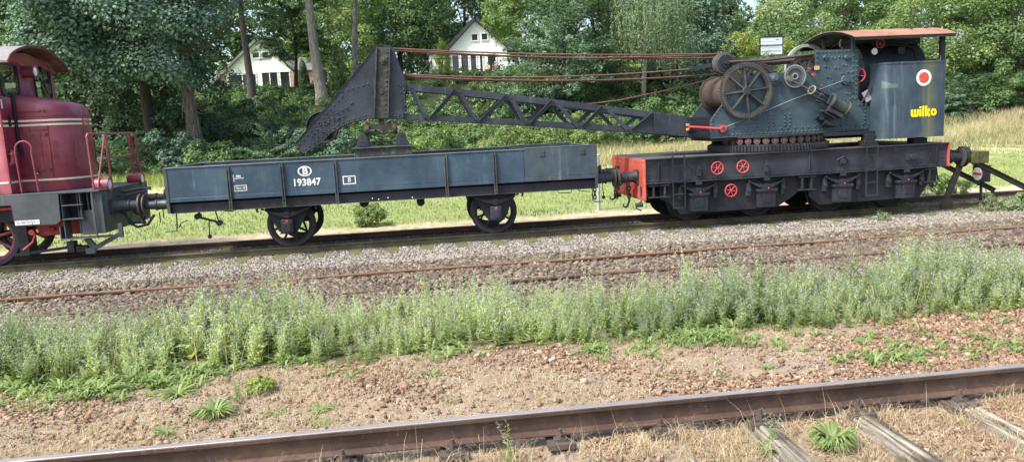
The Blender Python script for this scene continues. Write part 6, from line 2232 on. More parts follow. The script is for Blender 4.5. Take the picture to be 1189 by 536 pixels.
tree('bright yellow green tree overlapping the right roof edge of the gabled house', 9.2, 68, .22, (9.4, 67, 11.9, 2.7, 2.4, 2.4), 'light', 'brown', seed=15, nc=56, per=110, cr=.8, leaf=.24, extra=[(7.6, 66, 11.4, 1.3, 1.2, 1.2, 12)])
tree('broad feathery blue green tree right of the gabled house', 10.2, 52, .25, (10.6, 52, 6.4, 4.2, 3.4, 4.8), 'blue', 'dark', seed=16, nc=170, per=120, cr=.95, leaf=.24, mode='spray', bottom=-1, extra=[(7.9, 51, 4.6, 2.0, 2, 2.2, 30), (11.2, 53, 11.2, 2.6, 2.4, 2.2, 40)], shell=.35)
tree('weeping birch with hanging pale branches above the hoist ropes', 15.9, 52, .22, (16.0, 52, 8.6, 2.9, 2.6, 4.4), 'birch', 'grey', seed=17, nc=90, per=208, cr=1.15, leaf=.17, mode='weep', bottom=-.7, shell=.3)
tree('dark tree between the feathery tree and the weeping birch', 13.6, 57, .25, (13.4, 57, 8.2, 2.9, 2.4, 5.4), 'dark', 'dark', seed=18, nc=80, per=120, cr=1.1, leaf=.26, bottom=-1)
tree('dark green tree just right of the weeping birch', 20.0, 57, .25, (20.4, 57, 7.6, 3.3, 2.6, 4.6), 'teal', 'dark', seed=19, nc=84, per=120, cr=1.1, leaf=.26, bottom=-1, extra=[(21.5, 59, 11.0, 2.2, 2, 2.6, 30)])
tree('pale sunlit tall tree below the gap of open sky', 42.0, 100, .3, (42.0, 100, 12.2, 3.8, 3.5, 4.6), 'pale', 'grey', seed=20, nc=80, per=110, cr=1.1, leaf=.34)
tree('light green tree directly behind the white notice board', 40.0, 80, .3, (41.0, 80, 10.8, 4.2, 4, 4.6), 'pale', 'grey', seed=21, nc=86, per=115, cr=1.2, leaf=.32, bottom=-1)
tree('tall light green tree left of the crane roof', 47.5, 80, .35, (48.2, 80, 12.0, 5.0, 4, 6.5), 'light', 'brown', seed=22, nc=110, per=115, cr=1.3, leaf=.33, bottom=-1)
tree('mid green tree rising behind the crane roof', 43.0, 66, .3, (42.6, 66, 9.2, 4.6, 3.6, 5.2), 'mid', 'brown', seed=23, nc=110, per=120, cr=1.15, leaf=.27, bottom=-1)
tree('leafy light maple right behind the water tank', 37.6, 52, .3, (37.8, 52, 6.2, 3.9, 3.2, 5.2), 'light', 'brown', seed=24, nc=120, per=130, cr=1.05, leaf=.23, bottom=-1)
tree('dense dark maple at the right edge of the picture', 43.2, 51, .35, (43.6, 51, 6.8, 4.0, 3.4, 5.4), 'mid', 'dark', seed=25, nc=130, per=130, cr=1.1, leaf=.24, bottom=-1)
tree('dark maple beyond the right edge of the meadow', 51.5, 53, .35, (51.5, 53, 7.0, 4.8, 3.6, 5.6), 'dark', 'dark', seed=26, nc=90, per=120, cr=1.2, leaf=.27, bottom=-1)
tree('dense green tree behind the crane superstructure', 34.0, 70, .3, (34.5, 70, 8.4, 3.4, 3.0, 2.4), 'mid', 'brown', seed=27, nc=50, per=110, cr=1.0, leaf=.26, bottom=-1)

# ---- conifers beside the houses
def cone_tree(label, x, y, h, r, mat, seed):
    z0 = tzf(x, y)
    root = empty('conifer', (x, y, z0), label, 'conifer', 'conifers by the houses')
    rs = np.random.RandomState(seed)
    sets = []
    for k in range(9):
        t = k / 9
        rr = r * (1 - t) ** .75 * (.75 + .25 * math.sin(k * 2.1))
        sets.append(clumps(rs, (x, y, z0 + .3 + h * t), (rr, rr, h * .09), int(4 + 10 * (1 - t)), 60, .32, .15, 'flame', bottom=-1, shell=.6))
    foliage('crown', LM[mat], root, *sets)
    b = MB(); b.cyl((x, y, z0 - .2), (x, y, z0 + h * .95), .09, .02, n=8); b.build('trunk', BK['dark'], root)
cone_tree('light green pointed conifer between the leaning trunk and the jib head', -5.7, 60, 3.3, .95, 'light', 31)
cone_tree('yellow green pointed conifer at the left corner of the gabled house', 2.75, 72, 3.1, 1.15, 'yellow', 32)
cone_tree('little dark conifer in front of the brick annex', -9.4, 68, 1.6, .5, 'dark', 33)

# ---- shrubs along the foot of the bank
SH = [
 ('leafy shrub seen through the engine end railing', -15.6, 40.5, (1.7, 1.3, 1.5), 'blue'),
 ('dark shrub just left of the wagon end', -12.6, 41, (1.5, 1.2, 1.5), 'teal'),
 ('bright green shrub above the left end of the wagon', -10.3, 40.5, (1.2, 1.1, 1.1), 'mid'),
 ('pale green rounded shrub left of the jib tip', -7.4, 40.0, (1.7, 1.3, 1.25), 'blue'),
 ('dark green shrub directly behind the jib tip', -5.0, 41, (1.4, 1.2, 1.4), 'teal'),
 ('tall dark shrub behind the ivy covered trunk foot', -13.2, 43.5, (2.2, 1.4, 1.9), 'dark'),
 ('dark shrub behind the pale rounded shrub', -8.6, 43.5, (2.2, 1.4, 2.0), 'dark'),
 ('low bright shrub right of the jib cradle', .4, 42.5, (1.8, 1.3, 1.2), 'light'),
 ('bramble shrub behind the jib cradle', -2.6, 42.5, (1.8, 1.3, 1.4), 'mid'),
 ('yellow green bramble mound under the middle of the lattice jib', 4.6, 42.5, (2.4, 1.4, 1.1), 'light'),
 ('yellow green bramble mound behind the right end of the wagon', 9.0, 43, (2.6, 1.4, 1.2), 'light'),
 ('green shrub left of the crane body', 14.2, 44, (2.2, 1.4, 1.3), 'mid'),
 ('hedge shrub below the white house with brick annex', -13.5, 55, (2.2, 1.2, .75), 'light'),
 ('hedge shrub right of the slim straight trunk', -9.8, 55, (2.2, 1.2, .75), 'mid'),
 ('garden shrub with yellow green leaves left of the notice board', 27.5, 64, (2.2, 1.3, 1.1), 'yellow'),
 ('garden shrub below the notice board', 31.5, 66, (2.2, 1.2, .8), 'yellow'),
 ('shaded shrub at the foot of the right maple', 40.5, 48.0, (2.6, 1.5, 1.6), 'mid'),
 ('shrub behind the buffer stop below the light maple', 36.4, 47.8, (2.3, 1.4, 1.5), 'blue'),
 ('dark shrub at the right edge behind the hay', 45.2, 48.5, (2.6, 1.5, 1.7), 'dark'),
]
for i, (lb, x, y, rad, mt_) in enumerate(SH):
    sc = max(1.0, rad[0] * rad[2] / 2.2)
    shrub(lb, x, y, rad, mt_, seed=60 + i, nc=int(28 * sc), per=120, cr=.50, leaf=.17, mode=('spray' if mt_ == 'blue' else 'round'))

# ---- undergrowth covering the bank, and the woods far behind
def undergrowth():
    rs = np.random.RandomState(77)
    sets = []
    def band(n, x0, x1, y0, y1, h, cr, per, leaf, t0):
        x = rs.uniform(x0, x1, n); y = rs.uniform(y0, y1, n)
        cc = np.stack([x, y, tz(x, y) + h * rs.uniform(.2, 1, n)], 1)
        idx = np.repeat(np.arange(n), per)
        m = len(idx)
        d = rs.normal(size=(m, 3)); d[:, 2] = np.abs(d[:, 2]) * .9 + .1; d[:, 1] -= .3
        d = unit(d)
        P = cc[idx] + d * cr * rs.uniform(.6, 1.3, n)[idx][:, None] * rs.uniform(.5, 1, (m, 1))
        N = d + np.array([0, 0, .5]) + rs.normal(size=(m, 3)) * .5
        T = np.clip(t0[0] + rs.uniform(0, 1, n)[idx] * t0[1] + rs.uniform(0, 1, m) * .3 + .15 * np.sin(P[:, 0] * .5), 0, .93)
        return leaf_quads(P, N, leaf * rs.uniform(.6, 1.3, m), T, rs, .6)
    sets.append(band(420, -28, 24, 43.5, 53, .8, .75, 80, .20, (.0, .5)))
    sets.append(band(760, -28, 24, 51, 61.5, .28, .55, 80, .18, (.1, .5)))
    sets.append(band(330, 0, 26, 42.5, 50, .7, .6, 80, .17, (.35, .4)))
    sets.append(band(480, 24, 62, 47, 58.5, 1.0, .8, 75, .21, (.1, .5)))
    sets.append(band(160, -20, -2, 39.5, 44, .5, .5, 80, .15, (.0, .4)))
    o = foliage('undergrowth', LM['mid'], None, *sets)
    tag(o, 'brambles and nettles covering the bank behind the meadow', 'undergrowth', kind='stuff')
undergrowth()
def woods():
    rs = np.random.RandomState(78)
    n = 2500
    x = rs.uniform(-80, 130, n); y = rs.uniform(94, 118, n)
    top = 26 - 11.8 * np.exp(-((x / np.maximum(y, 1) - .452) / .028) ** 2) 
    z = 8 + (top - 9) * rs.uniform(0, 1, n) ** .85
    per = 70
    idx = np.repeat(np.arange(n), per); m = len(idx)
    d = rs.normal(size=(m, 3)); d[:, 1] -= .5; d[:, 2] += .3; d = unit(d)
    cc = np.stack([x, y, z], 1)
    P = cc[idx] + d * 2.0 * rs.uniform(.6, 1.2, n)[idx][:, None] * rs.uniform(.5, 1, (m, 1)) * np.array([1, 1, .75])
    N = d + np.array([0, 0, .5]) + rs.normal(size=(m, 3)) * .4
    T = np.clip(rs.uniform(0, .45, n)[idx] + rs.uniform(0, 1, m) * .35 + .12 * np.sin(x[idx] * .3), 0, .93)
    o = foliage('woods', LM['mid'], None, leaf_quads(P, N, .62 * rs.uniform(.6, 1.3, m), T, rs, .65))
    tag(o, 'mass of green woods closing the view behind houses and trees', 'woods', kind='stuff')
woods()
# dry ivy roots hanging on the thick trunk
b = MB(); q = random.Random(9)
for k in range(60):
    a = q.uniform(2.6, 5.6); h = q.uniform(1.6, 5.2); r0_ = .44
    x = -11.4 - .6 * (h - .4) / 11; y = 42
    b.tube([(x + math.cos(a) * r0_, y + math.sin(a) * r0_, h), (x + math.cos(a) * (r0_ + .03) + q.uniform(-.1, .1), y + math.sin(a) * (r0_ + .04), h - q.uniform(.3, .9))], .012, 4)
iv = b.build('ivy_stems', bark('ivy_dry', (.10, .08, .06), (.26, .21, .16)))
tag(iv, 'dry ivy stems clinging to the thick trunk behind the wagon', 'ivy', kind='stuff')

# ================================================================== HOUSES
WH = plain('white_siding', (.74, .75, .72), .7, .06, 3)
BR = None
def brick():
    m, nt, out = new_mat('pink_brick')
    tc = nt.nodes.new('ShaderNodeTexCoord').outputs['Object']
    bs = nt.nodes.new('ShaderNodeBsdfPrincipled'); nt.links.new(bs.outputs[0], out.inputs[0])
    bt = nt.nodes.new('ShaderNodeTexBrick')
    bt.inputs['Scale'].default_value = 4.0
    bt.inputs['Color1'].default_value = (.40, .24, .20, 1); bt.inputs['Color2'].default_value = (.30, .17, .14, 1); bt.inputs['Mortar'].default_value = (.42, .38, .34, 1)
    mp = nt.nodes.new('ShaderNodeMapping'); mp.inputs['Rotation'].default_value = (math.radians(90), 0, 0)
    nt.links.new(tc, mp.inputs[0]); nt.links.new(mp.outputs[0], bt.inputs['Vector'])
    nt.links.new(bt.outputs[0], bs.inputs['Base Color']); bs.inputs['Roughness'].default_value = .9
    return m
BR = brick()
TILE = plain('dark_roof_tiles', (.035, .04, .045), .7, .35, 5, bump=.4)
DGL = plain('house_glass', (.02, .026, .03), .08, .5, .6, spec=.8)
def hwin(parent, x0, x1, z0, z1, y, mull=0, fr=.09, mat=None):
    b = MB()
    b.box(x0 - fr, x1 + fr, y - .08, y + .02, z1, z1 + fr); b.box(x0 - fr, x1 + fr, y - .10, y + .02, z0 - fr, z0)
    b.box(x0 - fr, x0, y - .08, y + .02, z0, z1); b.box(x1, x1 + fr, y - .08, y + .02, z0, z1)
    for k in range(mull):
        xm = x0 + (x1 - x0) * (k + 1) / (mull + 1); b.box(xm - .04, xm + .04, y - .07, y + .02, z0, z1)
    w = b.build('window', mat or WH, parent)
    g = MB(); g.box(x0, x1, y - .03, y - .01, z0, z1); g.build('pane', DGL, w)
# gabled white house
HX, HY_, HZ = 6.45, 78.0, 7.15
h2 = empty('house', (HX, HY_, HZ), 'white gabled house with dark steep roof and people on its terrace', 'house')
b = MB()
b.prism([(HX - 2.75, HZ - .3), (HX + 3.1, HZ - .3), (HX + 3.1, 10.1), (HX, 12.85), (HX - 2.75, 10.15)], HY_, HY_ + 9)
b.build('wall', WH, h2)
def slope(b, xa, za, xb, zb, y0, y1, th=.22):
    d = Vector((xb - xa, 0, zb - za)).normalized(); n_ = Vector((-d.z, 0, d.x))
    if n_.z < 0: n_ = -n_
    q_ = [(xa, za), (xb, zb), (xb + n_.x * th, zb + n_.z * th), (xa + n_.x * th, za + n_.z * th)]
    b.prism(q_, y0, y1)
b = MB()
slope(b, HX + .12, 13.02, HX - 3.25, 9.78, HY_ - .45, HY_ + 9.2, .32); slope(b, HX - .12, 13.02, HX + 3.6, 9.72, HY_ - .45, HY_ + 9.2, .32)
b.build('roof', TILE, h2)
hwin(h2, 6.05, 6.62, 10.95, 11.55, HY_); hwin(h2, 7.05, 7.62, 10.98, 11.58, HY_)
hwin(h2, 3.95, 4.6, 7.5, 9.55, HY_); hwin(h2, 4.85, 5.55, 7.35, 9.55, HY_); hwin(h2, 5.8, 6.35, 7.35, 9.55, HY_); hwin(h2, 6.75, 7.0, 7.35, 9.55, HY_); hwin(h2, 7.55, 8.35, 7.35, 9.55, HY_); 
b = MB(); b.box(HX - 3.1, HX - 2.78, HY_ - .2, HY_ + .5, HZ - .3, 9.7); b.build('dark_panel', TILE, h2)
b = MB(); b.box(1.7, 3.3, HY_ + 1.0, HY_ + 5, HZ - .3, 9.75); b.build('annex_wall', WH, h2)
b = MB(); b.box(1.5, 3.4, HY_ + .8, HY_ + 5, 9.75, 9.95); slope(b, 1.9, 9.1, .4, 7.6, HY_ + .6, HY_ + 4, .15); b.build('annex_roof', TILE, h2)
b = MB(); b.box(HX - 3.0, HX + 3.6, 74.2, HY_ - .05, 6.9, 7.22); b.build('terrace', plain('terrace_stone', (.35, .34, .31), .8), h2)
# house with brick annex
GX, GY, GZ = -14.95, 78.0, 6.75
h1 = empty('house', (GX, GY, GZ), 'white gabled house with pink brick annex behind the slim trunks', 'house')
b = MB()
b.prism([(GX - 3.6, GZ - .3), (GX + 3.3, GZ - .3), (GX + 3.3, 8.75), (GX + 2.9, 9.1), (GX, 11.6), (GX - 2.75, 9.2), (GX - 3.6, 8.75)], GY, GY + 8)
b.build('wall', WH, h1)
b = MB()
slope(b, GX + .1, 11.72, GX - 3.0, 9.02, GY - .4, GY + 8.2, .22); slope(b, GX - .1, 11.72, GX + 3.4, 8.75, GY - .4, GY + 8.2, .22)
slope(b, GX - 2.9, 9.1, GX - 5.2, 7.0, GY - .4, GY + 8.2, .22)
b.build('roof', metal('grey_tiles', (.13, .14, .14), .7, rust=0, moss=.4), h1)
b = MB(); b.box(GX - 3.72, GX - 3.25, GY - .12, GY + .02, GZ - .3, 8.72); b.box(GX + 2.9, GX + 3.35, GY - .12, GY + .02, GZ - .3, 8.72); b.box(GX + 3.35, -9.2, GY + .8, GY + 6, GZ - .3, 8.75)
b.build('brick_wall', BR, h1)
b = MB(); b.prism([(GX + 3.2, 8.75), (-9.0, 8.75), (-9.9, 9.7), (GX + 3.3, 9.9)], GY + .5, GY + 6.2); b.build('annex_roof', metal('grey_roof', (.22, .23, .23), .6, rust=0), h1)
hwin(h1, -15.45, -14.85, 10.05, 10.55, GY, mull=0); hwin(h1, -14.55, -13.95, 10.05, 10.55, GY)
hwin(h1, -17.9, -15.35, 7.15, 8.5, GY, mull=1, fr=.07); hwin(h1, -14.75, -13.3, 6.85, 8.6, GY, mull=1, fr=.07); hwin(h1, -13.0, -12.15, 7.15, 8.6, GY, fr=.07)
b = MB(); b.box(-20.5, -18.4, GY + .5, GY + .7, 6.7, 7.6); b.build('garden_wall', WH, h1)

# ================================================================== PEOPLE on the terrace
def skin_body(name, joints, edges, mat, parent=None, sub=2, root=0):
    me = bpy.data.meshes.new(name)
    o0 = worigin(parent)
    me.from_pydata([(p[0] - o0.x, p[1] - o0.y, p[2] - o0.z) for p, r in joints], edges, [])
    o = bpy.data.objects.new(name, me); COL.objects.link(o); o.parent = parent
    sk = o.modifiers.new('skin', 'SKIN')
    for i, (p, r) in enumerate(joints):
        v = me.skin_vertices[0].data[i] if me.skin_vertices else None
    if not me.skin_vertices:
        import bmesh
        bm = bmesh.new(); bm.from_mesh(me); bm.verts.layers.skin.verify(); bm.to_mesh(me); bm.free()
    for i, (p, r) in enumerate(joints):
        me.skin_vertices[0].data[i].radius = (r, r) if not isinstance(r, tuple) else r
    me.skin_vertices[0].data[root].use_root = True
    ss = o.modifiers.new('sub', 'SUBSURF'); ss.levels = sub; ss.render_levels = sub
    me.materials.append(mat)
    return o
SKIN = plain('skin', (.52, .32, .24), .6, .08)
def person(x, y, label, shirt, trousers, turn, hair, lean=.0):
    z = 7.22
    s = math.sin(turn); c = math.cos(turn)       # facing direction (s,-c)
    def P(side, fwd, up): return (x + c * side + s * fwd, y + s * side - c * fwd, z + up)
    J = [(P(0, 0, .50), (.17, .13)), (P(0, .0, .72), (.15, .11)), (P(0, .02 + lean, .98), (.18, .11)), (P(0, .03 + lean, 1.10), (.06, .06)), (P(0, .05 + lean, 1.20), (.085, .095)), (P(0, .05 + lean, 1.30), (.08, .09)),
         (P(-.10, .05, .49), .085), (P(-.13, .46, .50), .062), (P(-.13, .48, .10), .045), (P(-.13, .64, .04), .038),
         (P(.10, .05, .49), .085), (P(.13, .46, .50), .062), (P(.13, .48, .10), .045), (P(.13, .64, .04), .038),
         (P(-.20, .02 + lean, 1.02), .055), (P(-.27, .10, .76), .042), (P(-.20, .34, .66), .034), (P(-.18, .42, .64), .036),
         (P(.20, .02 + lean, 1.02), .055), (P(.27, .10, .76), .042), (P(.20, .34, .66), .034), (P(.18, .42, .64), .036)]
    E = [(0, 1), (1, 2), (2, 3), (3, 4), (4, 5), (0, 6), (6, 7), (7, 8), (8, 9), (0, 10), (10, 11), (11, 12), (12, 13), (2, 14), (14, 15), (15, 16), (16, 17), (2, 18), (18, 19), (19, 20), (20, 21)]
    root = skin_body('person', J, E, SKIN)
    tag(root, label, 'person', None)
    sh = [(J[0][0], (.19, .145)), (J[1][0], (.175, .13)), (J[2][0], (.20, .13)), (J[14][0], .07), (P(-.26, .08, .86), .062), (J[18][0], .07), (P(.26, .08, .86), .062)]
    skin_body('shirt', sh, [(0, 1), (1, 2), (2, 3), (3, 4), (2, 5), (5, 6)], plain('shirt_cloth', shirt, .85), root)
    tr = [(P(0, 0, .50), (.185, .14)), (J[6][0], .10), (J[7][0], .078), (P(-.13, .48, .30), .062), (J[10][0], .10), (J[11][0], .078), (P(.13, .48, .30), .062)]
    skin_body('shorts', tr, [(0, 1), (1, 2), (2, 3), (0, 4), (4, 5), (5, 6)], plain('short_cloth', trousers, .85), root)
    hb = MB(); hp = P(0, .03 + lean, 1.29)
    hb.lathe([(.001, .115), (.07, .10), (.105, .05), (.11, 0), (.095, -.04), (.001, -.045)], hp, (0, 0, 1), 16, closed=False)
    hb.build('hair', plain('hair', hair, .8), root)
    f = MB()
    f.cyl(P(0, .13 + lean, 1.22), P(0, .165 + lean, 1.20), .018, .01, n=8)
    for sd in (-.035, .035): f.rivet(P(sd, .125 + lean, 1.25), (s, -c, 0), .012)
    f.build('face', plain('face_features', (.34, .19, .15), .7), root)
    ch = empty('garden_chair', (x, y, z), 'dark garden chair under the person in the %s' % label.split(' in a ')[1].split(' top')[0], 'chair', 'garden chairs on the terrace')
    b = MB()
    def B(p0, p1, w=.04, h=.03): b.bar(p0, p1, w, h)
    b.add([P(-.25, -.2, .40), P(.25, -.2, .40), P(.25, .3, .42), P(-.25, .3, .42), P(-.25, -.2, .43), P(.25, -.2, .43), P(.25, .3, .45), P(-.25, .3, .45)], [(0, 1, 2, 3), (4, 5, 6, 7), (0, 1, 5, 4), (1, 2, 6, 5), (2, 3, 7, 6), (3, 0, 4, 7)])
    b.build('seat', M['rubber'], ch)
    b = MB(); b.add([P(-.25, -.20, .45), P(.25, -.20, .45), P(.25, -.32, .98), P(-.25, -.32, .98), P(-.25, -.23, .45), P(.25, -.23, .45), P(.25, -.35, .98), P(-.25, -.35, .98)], [(0, 1, 2, 3), (4, 5, 6, 7), (0, 1, 5, 4), (1, 2, 6, 5), (2, 3, 7, 6), (3, 0, 4, 7)]); b.build('backrest', M['rubber'], ch)
    for a_, c_ in ((-.23, -.18), (.23, -.18), (-.23, .28), (.23, .28)):
        b = MB(); b.cyl(P(a_, c_, .0), P(a_, c_, .42), .02, n=8); b.build('leg', M['rubber'], ch)
person(7.22, 75.6, 'person in a pale pink top sitting upright on the house terrace', (.62, .50, .47), (.06, .07, .09), -.2, (.45, .40, .34))
person(8.15, 75.9, 'person in a grey blue top leaning forward on the house terrace', (.26, .29, .36), (.50, .48, .45), -.7, (.40, .33, .24), lean=.08)

# ---- wire fence along the top of the bank
fn = empty('wire_fence', (-5, 62, 6.2), 'thin dark wire fence along the top of the bank below the houses', 'fence')
b = MB()
xs = [-26 + 2.5 * k for k in range(18)]
for x in xs: b.cyl((x, 62.5, tzf(x, 62.5) - .2), (x, 62.5, tzf(x, 62.5) + 1.15), .035, n=6)
b.build('fence_post', M['rubber'], fn)
b = MB()
for dz, r_ in ((1.12, .018), (.8, .008), (.45, .008), (.15, .008)):
    b.tube([(x, 62.5, tzf(x, 62.5) + dz) for x in xs], r_, 5)
b.build('fence_wire', M['rubber'], fn)
# ---- white notice board
nb_ = empty('notice_board', (29.7, 62.0, tzf(29.7, 62)), 'pale notice board on a post above the crane machinery', 'sign')
zb = 7.15
b = MB(); b.box(29.05, 30.99, 62.0, 62.05, zb, zb + 1.42)
bb_ = b.build('board', plain('board_pale', (.62, .68, .70), .5, .05), nb_)
b = MB()
b.box(28.99, 31.05, 61.97, 62.06, zb + 1.42, zb + 1.49); b.box(28.99, 31.05, 61.97, 62.06, zb - .06, zb); b.box(28.99, 29.05, 61.97, 62.06, zb, zb + 1.42); b.box(30.99, 31.05, 61.97, 62.06, zb, zb + 1.42); b.box(29.05, 30.99, 61.96, 61.999, zb + .76, zb + .81)
b.build('frame', M['rubber'], bb_)
b = MB(); b.cyl((30.6, 62.1, tzf(30, 62) - .3), (30.6, 62.1, zb + .3), .05, n=8); b.cyl((29.4, 62.1, tzf(29, 62) - .3), (29.4, 62.1, zb + .3), .05, n=8); b.build('post', M['rubber'], nb_)
b = MB()
for zz in (.55, .66): b.box(29.18, 30.73, 61.993, 61.998, zb + zz, zb + zz + .018)
b.box(29.18, 30.83, 61.993, 61.998, zb + .25, zb + .33); b.box(29.18, 30.23, 61.993, 61.998, zb + 1.08, zb + 1.10)
b.build('printed_line', plain('print_grey', (.30, .34, .36), .6), bb_)
b = MB(); b.box(30.4, 30.7, 61.99, 61.995, zb + 1.18, zb + 1.26); b.build('green_mark', plain('print_green', (.18, .35, .10), .6), bb_)
# flowers near the board
b = MB(); q = random.Random(4)
for k in range(12):
    x = q.uniform(24.0, 28.5); y = q.uniform(62.4, 63.6); z = tzf(x, y) + q.uniform(1.2, 2.1)
    b.lathe([(.001, -.05), (.06, -.03), (.08, .02), (.001, .05)], (x, y, z), (0, -.6, .8), 7, closed=False)
fl = b.build('red_blossoms', plain('blossom_red', (.55, .09, .05), .7)); tag(fl, 'red and orange blossoms in the garden left of the notice board', 'flowers', kind='stuff')
# garden gate frame
gt = empty('garden_arch', (26.3, 64.6, tzf(26.3, 64.6)), 'dark square garden arch left of the notice board', 'garden arch')
b = MB(); z_ = tzf(26.3, 64.6)
for x in (25.6, 27.0):
    for y in (64.4, 64.9): b.cyl((x, y, z_), (x, y, z_ + 2.3), .05, n=8)
b.box(25.5, 27.1, 64.35, 64.95, z_ + 2.3, z_ + 2.38)
b.build('arch_frame', M['rubber'], gt)
# marker post behind the wagon
mp_ = MB(); mp_.cyl((4.98, 21.0, -.2), (5.01, 21.0, 1.42), .05, n=12); mp_.lathe([(.05, 0), (.055, .02), (.001, .06)], (5.01, 21.0, 1.42), (0, 0, 1), 12, closed=False)
o = mp_.build('marker_post', plain('post_pale_grey', (.33, .35, .36), .6)); tag(o, 'pale grey marker post standing in the grass behind the wagon end', 'post')
# ================================================================== GRASS AND WEEDS
GL = {
 'green': leafy('blade_green', (.055, .10, .02), (.19, .26, .06), .35, gloss=.08),
 'meadow': leafy('blade_meadow', (.095, .165, .04), (.36, .41, .15), .35, gloss=.05),
 'hay': leafy('blade_hay', (.20, .21, .10), (.52, .46, .29), .35, gloss=.05),
 'straw': leafy('blade_straw', (.29, .22, .135), (.65, .54, .37), .3, gloss=.1),
 'weed': leafy('weed_leaf', (.17, .245, .075), (.55, .62, .32), .45, gloss=.05),
 'rosette': leafy('rosette_leaf', (.13, .20, .055), (.35, .44, .18), .42, gloss=.08),
}
def blades(P, H, W, lean, T, rs, curl=.35):
    """bent tapering blades; lean (n,2)"""
    n = len(P)
    a = rs.uniform(0, np.pi, n)
    w = np.stack([np.cos(a), np.sin(a), np.zeros(n)], 1) * W.reshape(-1, 1) * .5
    l3 = np.concatenate([lean, np.zeros((n, 1))], 1)
    up = np.array([0, 0, 1.0])
    H = H.reshape(-1, 1)
    m = P + up * H * .55 + l3 * H * curl
    t = P + up * H * (1 - .25 * np.linalg.norm(lean, axis=1, keepdims=True)) + l3 * H
    V = np.empty((n, 5, 3))
    V[:, 0] = P - w; V[:, 1] = P + w; V[:, 2] = m + w * .8; V[:, 3] = m - w * .8; V[:, 4] = t
    k = (np.arange(n) * 5)[:, None]
    Q = k + np.array([0, 1, 2, 3]); Tr = k + np.array([3, 2, 4])
    return V.reshape(-1, 3), Q, Tr, np.repeat(T, 5)

def blade_obj(name, label, cat, mat, kind='stuff', **d):
    V, Q, Tr, T = blades(**d)
    o = np_mesh(name, V, [Q, Tr], mat, tint=T)
    tag(o, label, cat, kind=kind)
    return o
rs = np.random.RandomState(90)
# meadow behind the train
x, y = scatter(70000, 20.6, 43, rs, lambda x, y: np.clip(.25 + blob(x, y, .5), .1, 1) * (y < 43))
k = rs.uniform(size=len(x)) < np.clip(34 / y - .5, .25, 1)
x, y = x[k], y[k]
n = len(x)
blade_obj('meadow_grass', 'short sunlit grass of the meadow seen under and beside the wagons', 'grass', GL['meadow'],
          P=np.stack([x, y, tz(x, y) - .01], 1), H=rs.uniform(.05, .14, n) * (1 + (y > 34) * 1.0), W=rs.uniform(.012, .03, n), lean=rs.normal(0, .35, (n, 2)), T=np.clip(1.5 * (blob(x, y, .6, 2) - .25) + rs.uniform(-.1, .35, n), 0, 1), rs=rs)
# tall hay on the right and in front of the bushes
x, y = scatter(90000, 29, 47.5, rs, lambda x, y: np.clip((x - 2 + (y - 30) * .2) / 10, 0, 1) * np.clip((y - 29) / 5, 0, 1) * np.clip(-.1 + 1.5 * blob(x, y, .45, 4), .10, 1))
n = len(x)
blade_obj('tall_hay', 'tall dry yellow grass along the foot of the bushes on the right', 'hay', GL['hay'],
          P=np.stack([x, y, tz(x, y) - .01], 1), H=rs.uniform(.25, .75, n) * (.6 + .6 * blob(x, y, .8, 1)), W=rs.uniform(.014, .032, n), lean=rs.normal(0, .35, (n, 2)), T=np.clip(blob(x, y, .6, 2) * .9 + rs.uniform(-.25, .4, n), 0, 1), rs=rs)
x, y = scatter(26000, 36, 42, rs, lambda x, y: (x < -2) * np.clip((y - 36) / 3, 0, 1))
n = len(x)
blade_obj('bank_grass', 'pale long grass between the engine railing and the wagon end', 'grass', GL['meadow'],
          P=np.stack([x, y, tz(x, y) - .01], 1), H=rs.uniform(.3, .7, n), W=rs.uniform(.015, .03, n), lean=rs.normal(0, .4, (n, 2)), T=rs.uniform(.3, 1, n), rs=rs)

